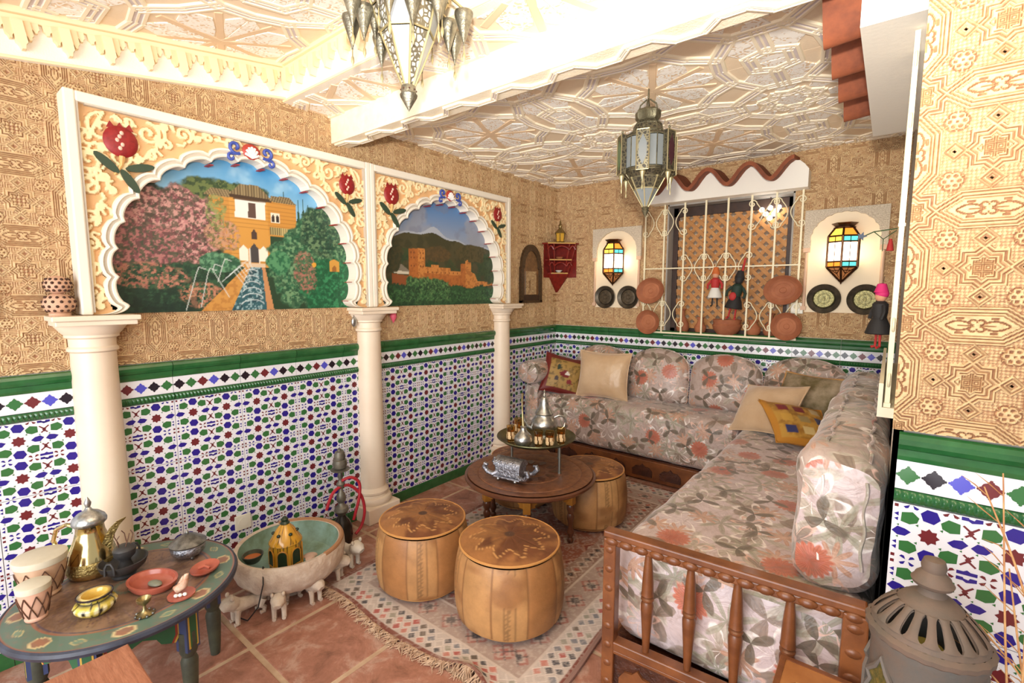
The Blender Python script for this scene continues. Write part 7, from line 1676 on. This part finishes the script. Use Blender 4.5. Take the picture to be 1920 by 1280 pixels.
# faceted lantern under the far ceiling
t = thing('pendant_lantern', 'dark faceted brass lantern with coloured glass hanging in front of the window', 'lantern', (-1.065, 2.50, 1.945), radians(15))
faceted(t, 'cone_facet', [(.012, .055), (.065, .150), (.095, .205)], 8, M_PIERCE, M_ANTL, .0035, hole=lambda i, k: M_FROSTD if i == 0 else M_PIERCE)
g = G(); g.lathe([(.0001, 0), (.014, .032), (.020, .040), (.014, .046), (.020, .052), (.016, .060), (.012, .064)], 18); g.obj('tip', M_ANTB, t)
gl = [M_FROSTD, M_BLUEG, M_FROSTD, M_GRNG, M_FROSTD, M_PURG]
n = 12
faceted(t, 'inner_facet', [(.095, .205), (.120, .235), (.128, .245), (.128, .405), (.108, .425)], n, M_ANTB, M_ANTB, .003, hole=lambda i, k: M_FROSTD if i == 2 else M_PIERCE)
for k in range(6):
    a = 2*pi*(k+.5)/6; root = TR(.135*cos(a), .135*sin(a), 0, rz=a); g = G(); g.bx(-.012, .016, -.031, .031, .222, .418); p = g.obj('glass_box', M_PIERCE, t, root)
    g = G(); g.prism([(0, .245), (.020, .290), (.020, .350), (0, .395), (-.020, .350), (-.020, .290)], .0165, .0185, T=Matrix.Rotation(pi/2, 4, 'Z') @ Matrix.Rotation(pi/2, 4, 'X')); g.obj('coloured_glass', gl[k], p)
    g = G()
    for yy in (-.031, .031): g.tube([(.016, yy, .222), (.016, yy, .418)], .003, 5)
    for zz in (.222, .418): g.tube([(.016, -.031, zz), (.016, .031, zz)], .003, 5)
    g.obj('box_edges', M_ANTL, p); g = G(); g.lathe([(.012, .222), (.016, .214), (.003, .175), (.002, .150), (.004, .140), (.001, .125)], 10); g.obj('hanging_bead', M_ANTL, p); g = G(); g.lathe([(.010, .418), (.004, .43), (.006, .44), (.001, .446)], 8); g.obj('finial', M_ANTB, p)
faceted(t, 'shoulder_facet', [(.108, .425), (.080, .440), (.070, .478), (.046, .505)], 8, M_PIERCE, M_ANTB, .003)
g = G(); g.lathe([(.050, .500), (.060, .512), (.062, .545), (.052, .556), (.048, .548)], 16, rmod=lambda a, h: 1+.08*cos(a*8)); g.obj('crown', M_ANTB, t)
for q in range(4): a = q*pi/2; g = G(); g.tube([(.048*cos(a), .048*sin(a), .552), (.040*cos(a), .040*sin(a), .585), (.008*cos(a), .008*sin(a), .610)], .004, 6); g.obj('crown_arm', M_ANTB, t)
g = G(); g.tube([(0, 0, .606), (0, 0, .664)], .004, 6); g.obj('chain', M_ANTB, t)
# ---------------------------------------------------------------- clay lantern in the right foreground
M_GCLAY = simple('grey_green_clay', RGB(84, 88, 86), .7, col2=RGB(104, 88, 76), nscale=7, bump=.3, bscale=60); M_BCLAY = simple('brown_clay_dome', RGB(112, 90, 76), .7, col2=RGB(90, 80, 70), nscale=9, bump=.2, bscale=70)
CLX, CLY, CLZ = .108, 1.295, .50
g = G(); 
t = thing('plant_stand', 'dark wooden stand under the clay lantern', 'stand', (CLX, CLY-.03, 0)); g = G(); g.bx(-.09, .16, -.13, .13, .475, CLZ-.001); g.obj('top', M_DARKWOOD, t, bevel=.004)
for sx, sy in ((-.07, -.1), (.14, -.1), (-.07, .1), (.14, .1)): g = G(); g.box(sx, sy, .2375, .028, .028, .475); g.obj('leg', M_DARKWOOD, t)
t = thing('clay_lantern', 'grey-green clay lantern with slotted dome beside the tiled pier', 'lantern', (CLX, CLY, CLZ), radians(10)); R = .098
g = G(); g.lathe([(R*.9, 0), (R, .01), (R*1.02, .03), (R*.96, .06), (R*.96, .29), (R*1.02, .305), (R*1.02, .318)], 48, cap=False); g.obj('body', M_GCLAY, t)
g = G(); g.lathe([(R*1.0, .315), (R*1.08, .322), (R*1.09, .332), (R*1.0, .340)], 48, cap=False, rmod=lambda a, h: 1+.012*cos(a*24)); g.obj('scalloped_rim', M_BCLAY, t)
# dome cut into ribs with real slots
DP = lambda f: (R*(1.0-.56*f**1.15), .340+.068*f**.85); n = 18
g = G(); g.lathe([DP(0.0), DP(.06), DP(.14)], 54, cap=False); g.obj('dome_base', M_BCLAY, t); g = G(); g.lathe([DP(.80), DP(.92), (R*.40, .412), (R*.26, .420), (R*.20, .435)], 40, cap=False); g.obj('dome_crown', M_BCLAY, t)
for k in range(n):
    A, Fr = np.meshgrid(np.linspace(-.5, .5, 5), np.linspace(.12, .82, 9)); wv = .46+.34*np.abs(2*(Fr-.12)/.70-1)**5; a = 2*pi*k/n+A*2*pi/n*wv*1.22; rr = np.vectorize(lambda f: DP(f)[0])(Fr)+.003*(1-(2*A)**2); zz = np.vectorize(lambda f: DP(f)[1])(Fr)
    g = G(); g.grid(rr*np.cos(a), rr*np.sin(a), zz); g.grid(rr*.955*np.cos(a), rr*.955*np.sin(a), zz-.005, flip=True); g.obj('dome_rib', M_BCLAY, t)
g = G(); g.lathe([(R*.20, .432), (R*.34, .440), (R*.37, .447), (R*.32, .453), (R*.30, .459), (R*.24, .465), (R*.20, .470), (R*.22, .480), (R*.18, .494), (.0001, .500)], 28); g.obj('knob', M_BCLAY, t)
M_OLGL = simple('olive_glass', RGB(110, 92, 44), .3, col2=RGB(60, 66, 34), nscale=90, bump=.5, bscale=200)
for k in range(5):
    a = 2*pi*k/5-1.35; MM = Matrix.Rotation(a, 4, 'Z') @ Matrix.Translation((R*.945, 0, 0)) @ Matrix.Rotation(pi/2, 4, 'Z') @ Matrix.Rotation(pi/2, 4, 'X')
    P = [(-.030, .09), (-.030, .19), (-.022, .21), (-.030, .225), (-.012, .248), (0, .275), (.012, .248), (.030, .225), (.022, .21), (.030, .19), (.030, .09)]; g = G(); g.prism(P, -.006, .004); w = g.obj('glass_window', M_OLGL, t, MM); g = G(); g.tube([(x*1.12, y, .003) for x, y in P], .006, 6, closed=True); g.obj('window_edge', M_GCLAY, w)
g = G(); g.lathe([(.0001, .0), (.03, .0), (.032, .06), (.03, .30), (.0001, .30)], 16); g.obj('candle', simple('yellow_candle', RGB(206, 190, 90), .5), t)
# inlaid little table in front of the spindle arm
t = thing('inlaid_table', 'small wooden table with inlaid star top in front of the spindle arm', 'table', (-.098, 1.385, 0)); M_INL = simple('honey_wood', RGB(176, 118, 66), .45, col2=RGB(150, 94, 50), nscale=8)
g = G(); g.bx(-.090, .090, -.15, .15, .455, .480); tp = g.obj('top', M_INL, t, bevel=.004)
g = G(); ringprism(g, [(.088, .148), (-.088, .148), (-.088, -.148), (.088, -.148), (.088, .148)], [(.074, .134), (-.074, .134), (-.074, -.134), (.074, -.134), (.074, .134)], .480, .483); g.obj('raised_edge', M_OAK, tp)
for k in range(20):
    a0, a1 = 2*pi*k/20, 2*pi*(k+1)/20; g = G(); g.prism([(.048*cos(a0), .048*sin(a0)), (.066*cos(a0), .066*sin(a0)), (.066*cos(a1), .066*sin(a1)), (.048*cos(a1), .048*sin(a1))], .4795, .4815); g.obj('inlay_piece', M_WALN if k % 2 else simple('pale_inlay', RGB(214, 176, 116), .45), tp)
for sx in (-.07, .07):
    for sy in (-.13, .13): g = G(); g.box(sx, sy, .2275, .026, .026, .455); g.obj('leg', M_INL, t)
# dried stalks in a floor vase at the right edge
M_STRAW = simple('dried_straw', RGB(206, 162, 106), .8, col2=RGB(176, 120, 80), nscale=40)
t = thing('floor_vase', 'tall dark floor vase holding the dried stalks', 'vase', (.335, 1.33, 0)); g = G(); g.lathe([(.06, 0), (.08, .1), (.085, .3), (.05, .46), (.04, .52), (.05, .54), (.042, .54), (.034, .50), (.0001, .45)], 26); g.obj('body', M_DARKWOOD, t)
rg = random.Random(11); SP = [((.200, 1.34, 1.19), (.255, 1.33, .62)), ((.178, 1.36, 1.15), (.262, 1.34, .90)), ((.248, 1.34, 1.12), (.27, 1.33, .6)), ((.230, 1.38, .98), (.275, 1.35, .7)), ((.195, 1.38, .84), (.285, 1.35, .72)), ((.19, 1.36, .78), (.29, 1.34, .66))]
for i, (tp_, md) in enumerate(SP):
    lab = ['tallest dried straw stalk leaning before the tiled pier', 'dried stalk arching up to the left at the right picture edge', 'upright dried stalk nearest the right picture edge', 'short dried stalk crossing the tall one', 'low dried leaf blade pointing left at the right edge', 'lowest dried leaf blade at the right picture edge'][i]
    s = thing('dried_stalk', lab, 'dried stalk', (.335, 1.33, .5), 0, 'dried stalks in the floor vase'); b = Vector((.335, 1.33, .5)); P = smooth([(0, 0, -.03), tuple((Vector(md)-b)*1.0), tuple(Vector(tp_)-b)], 8); k = len(P); g = G(); g.tube(P, [.0035*(1-.7*j/k) for j in range(k)], 6); g.obj('stem', M_STRAW, s)
    for j in range(5):
        q = Vector(P[min(k-2, int(k*(.45+.11*j)))]); g = G(); dx = -.03-.02*rg.random(); g.tube([tuple(q), tuple(q+Vector((dx*.5, 0, .02))), tuple(q+Vector((dx, .01, .02+.02*rg.random())))], [.0022, .003, .0006], 5, flat=.4); g.obj('leaf', M_STRAW, s)
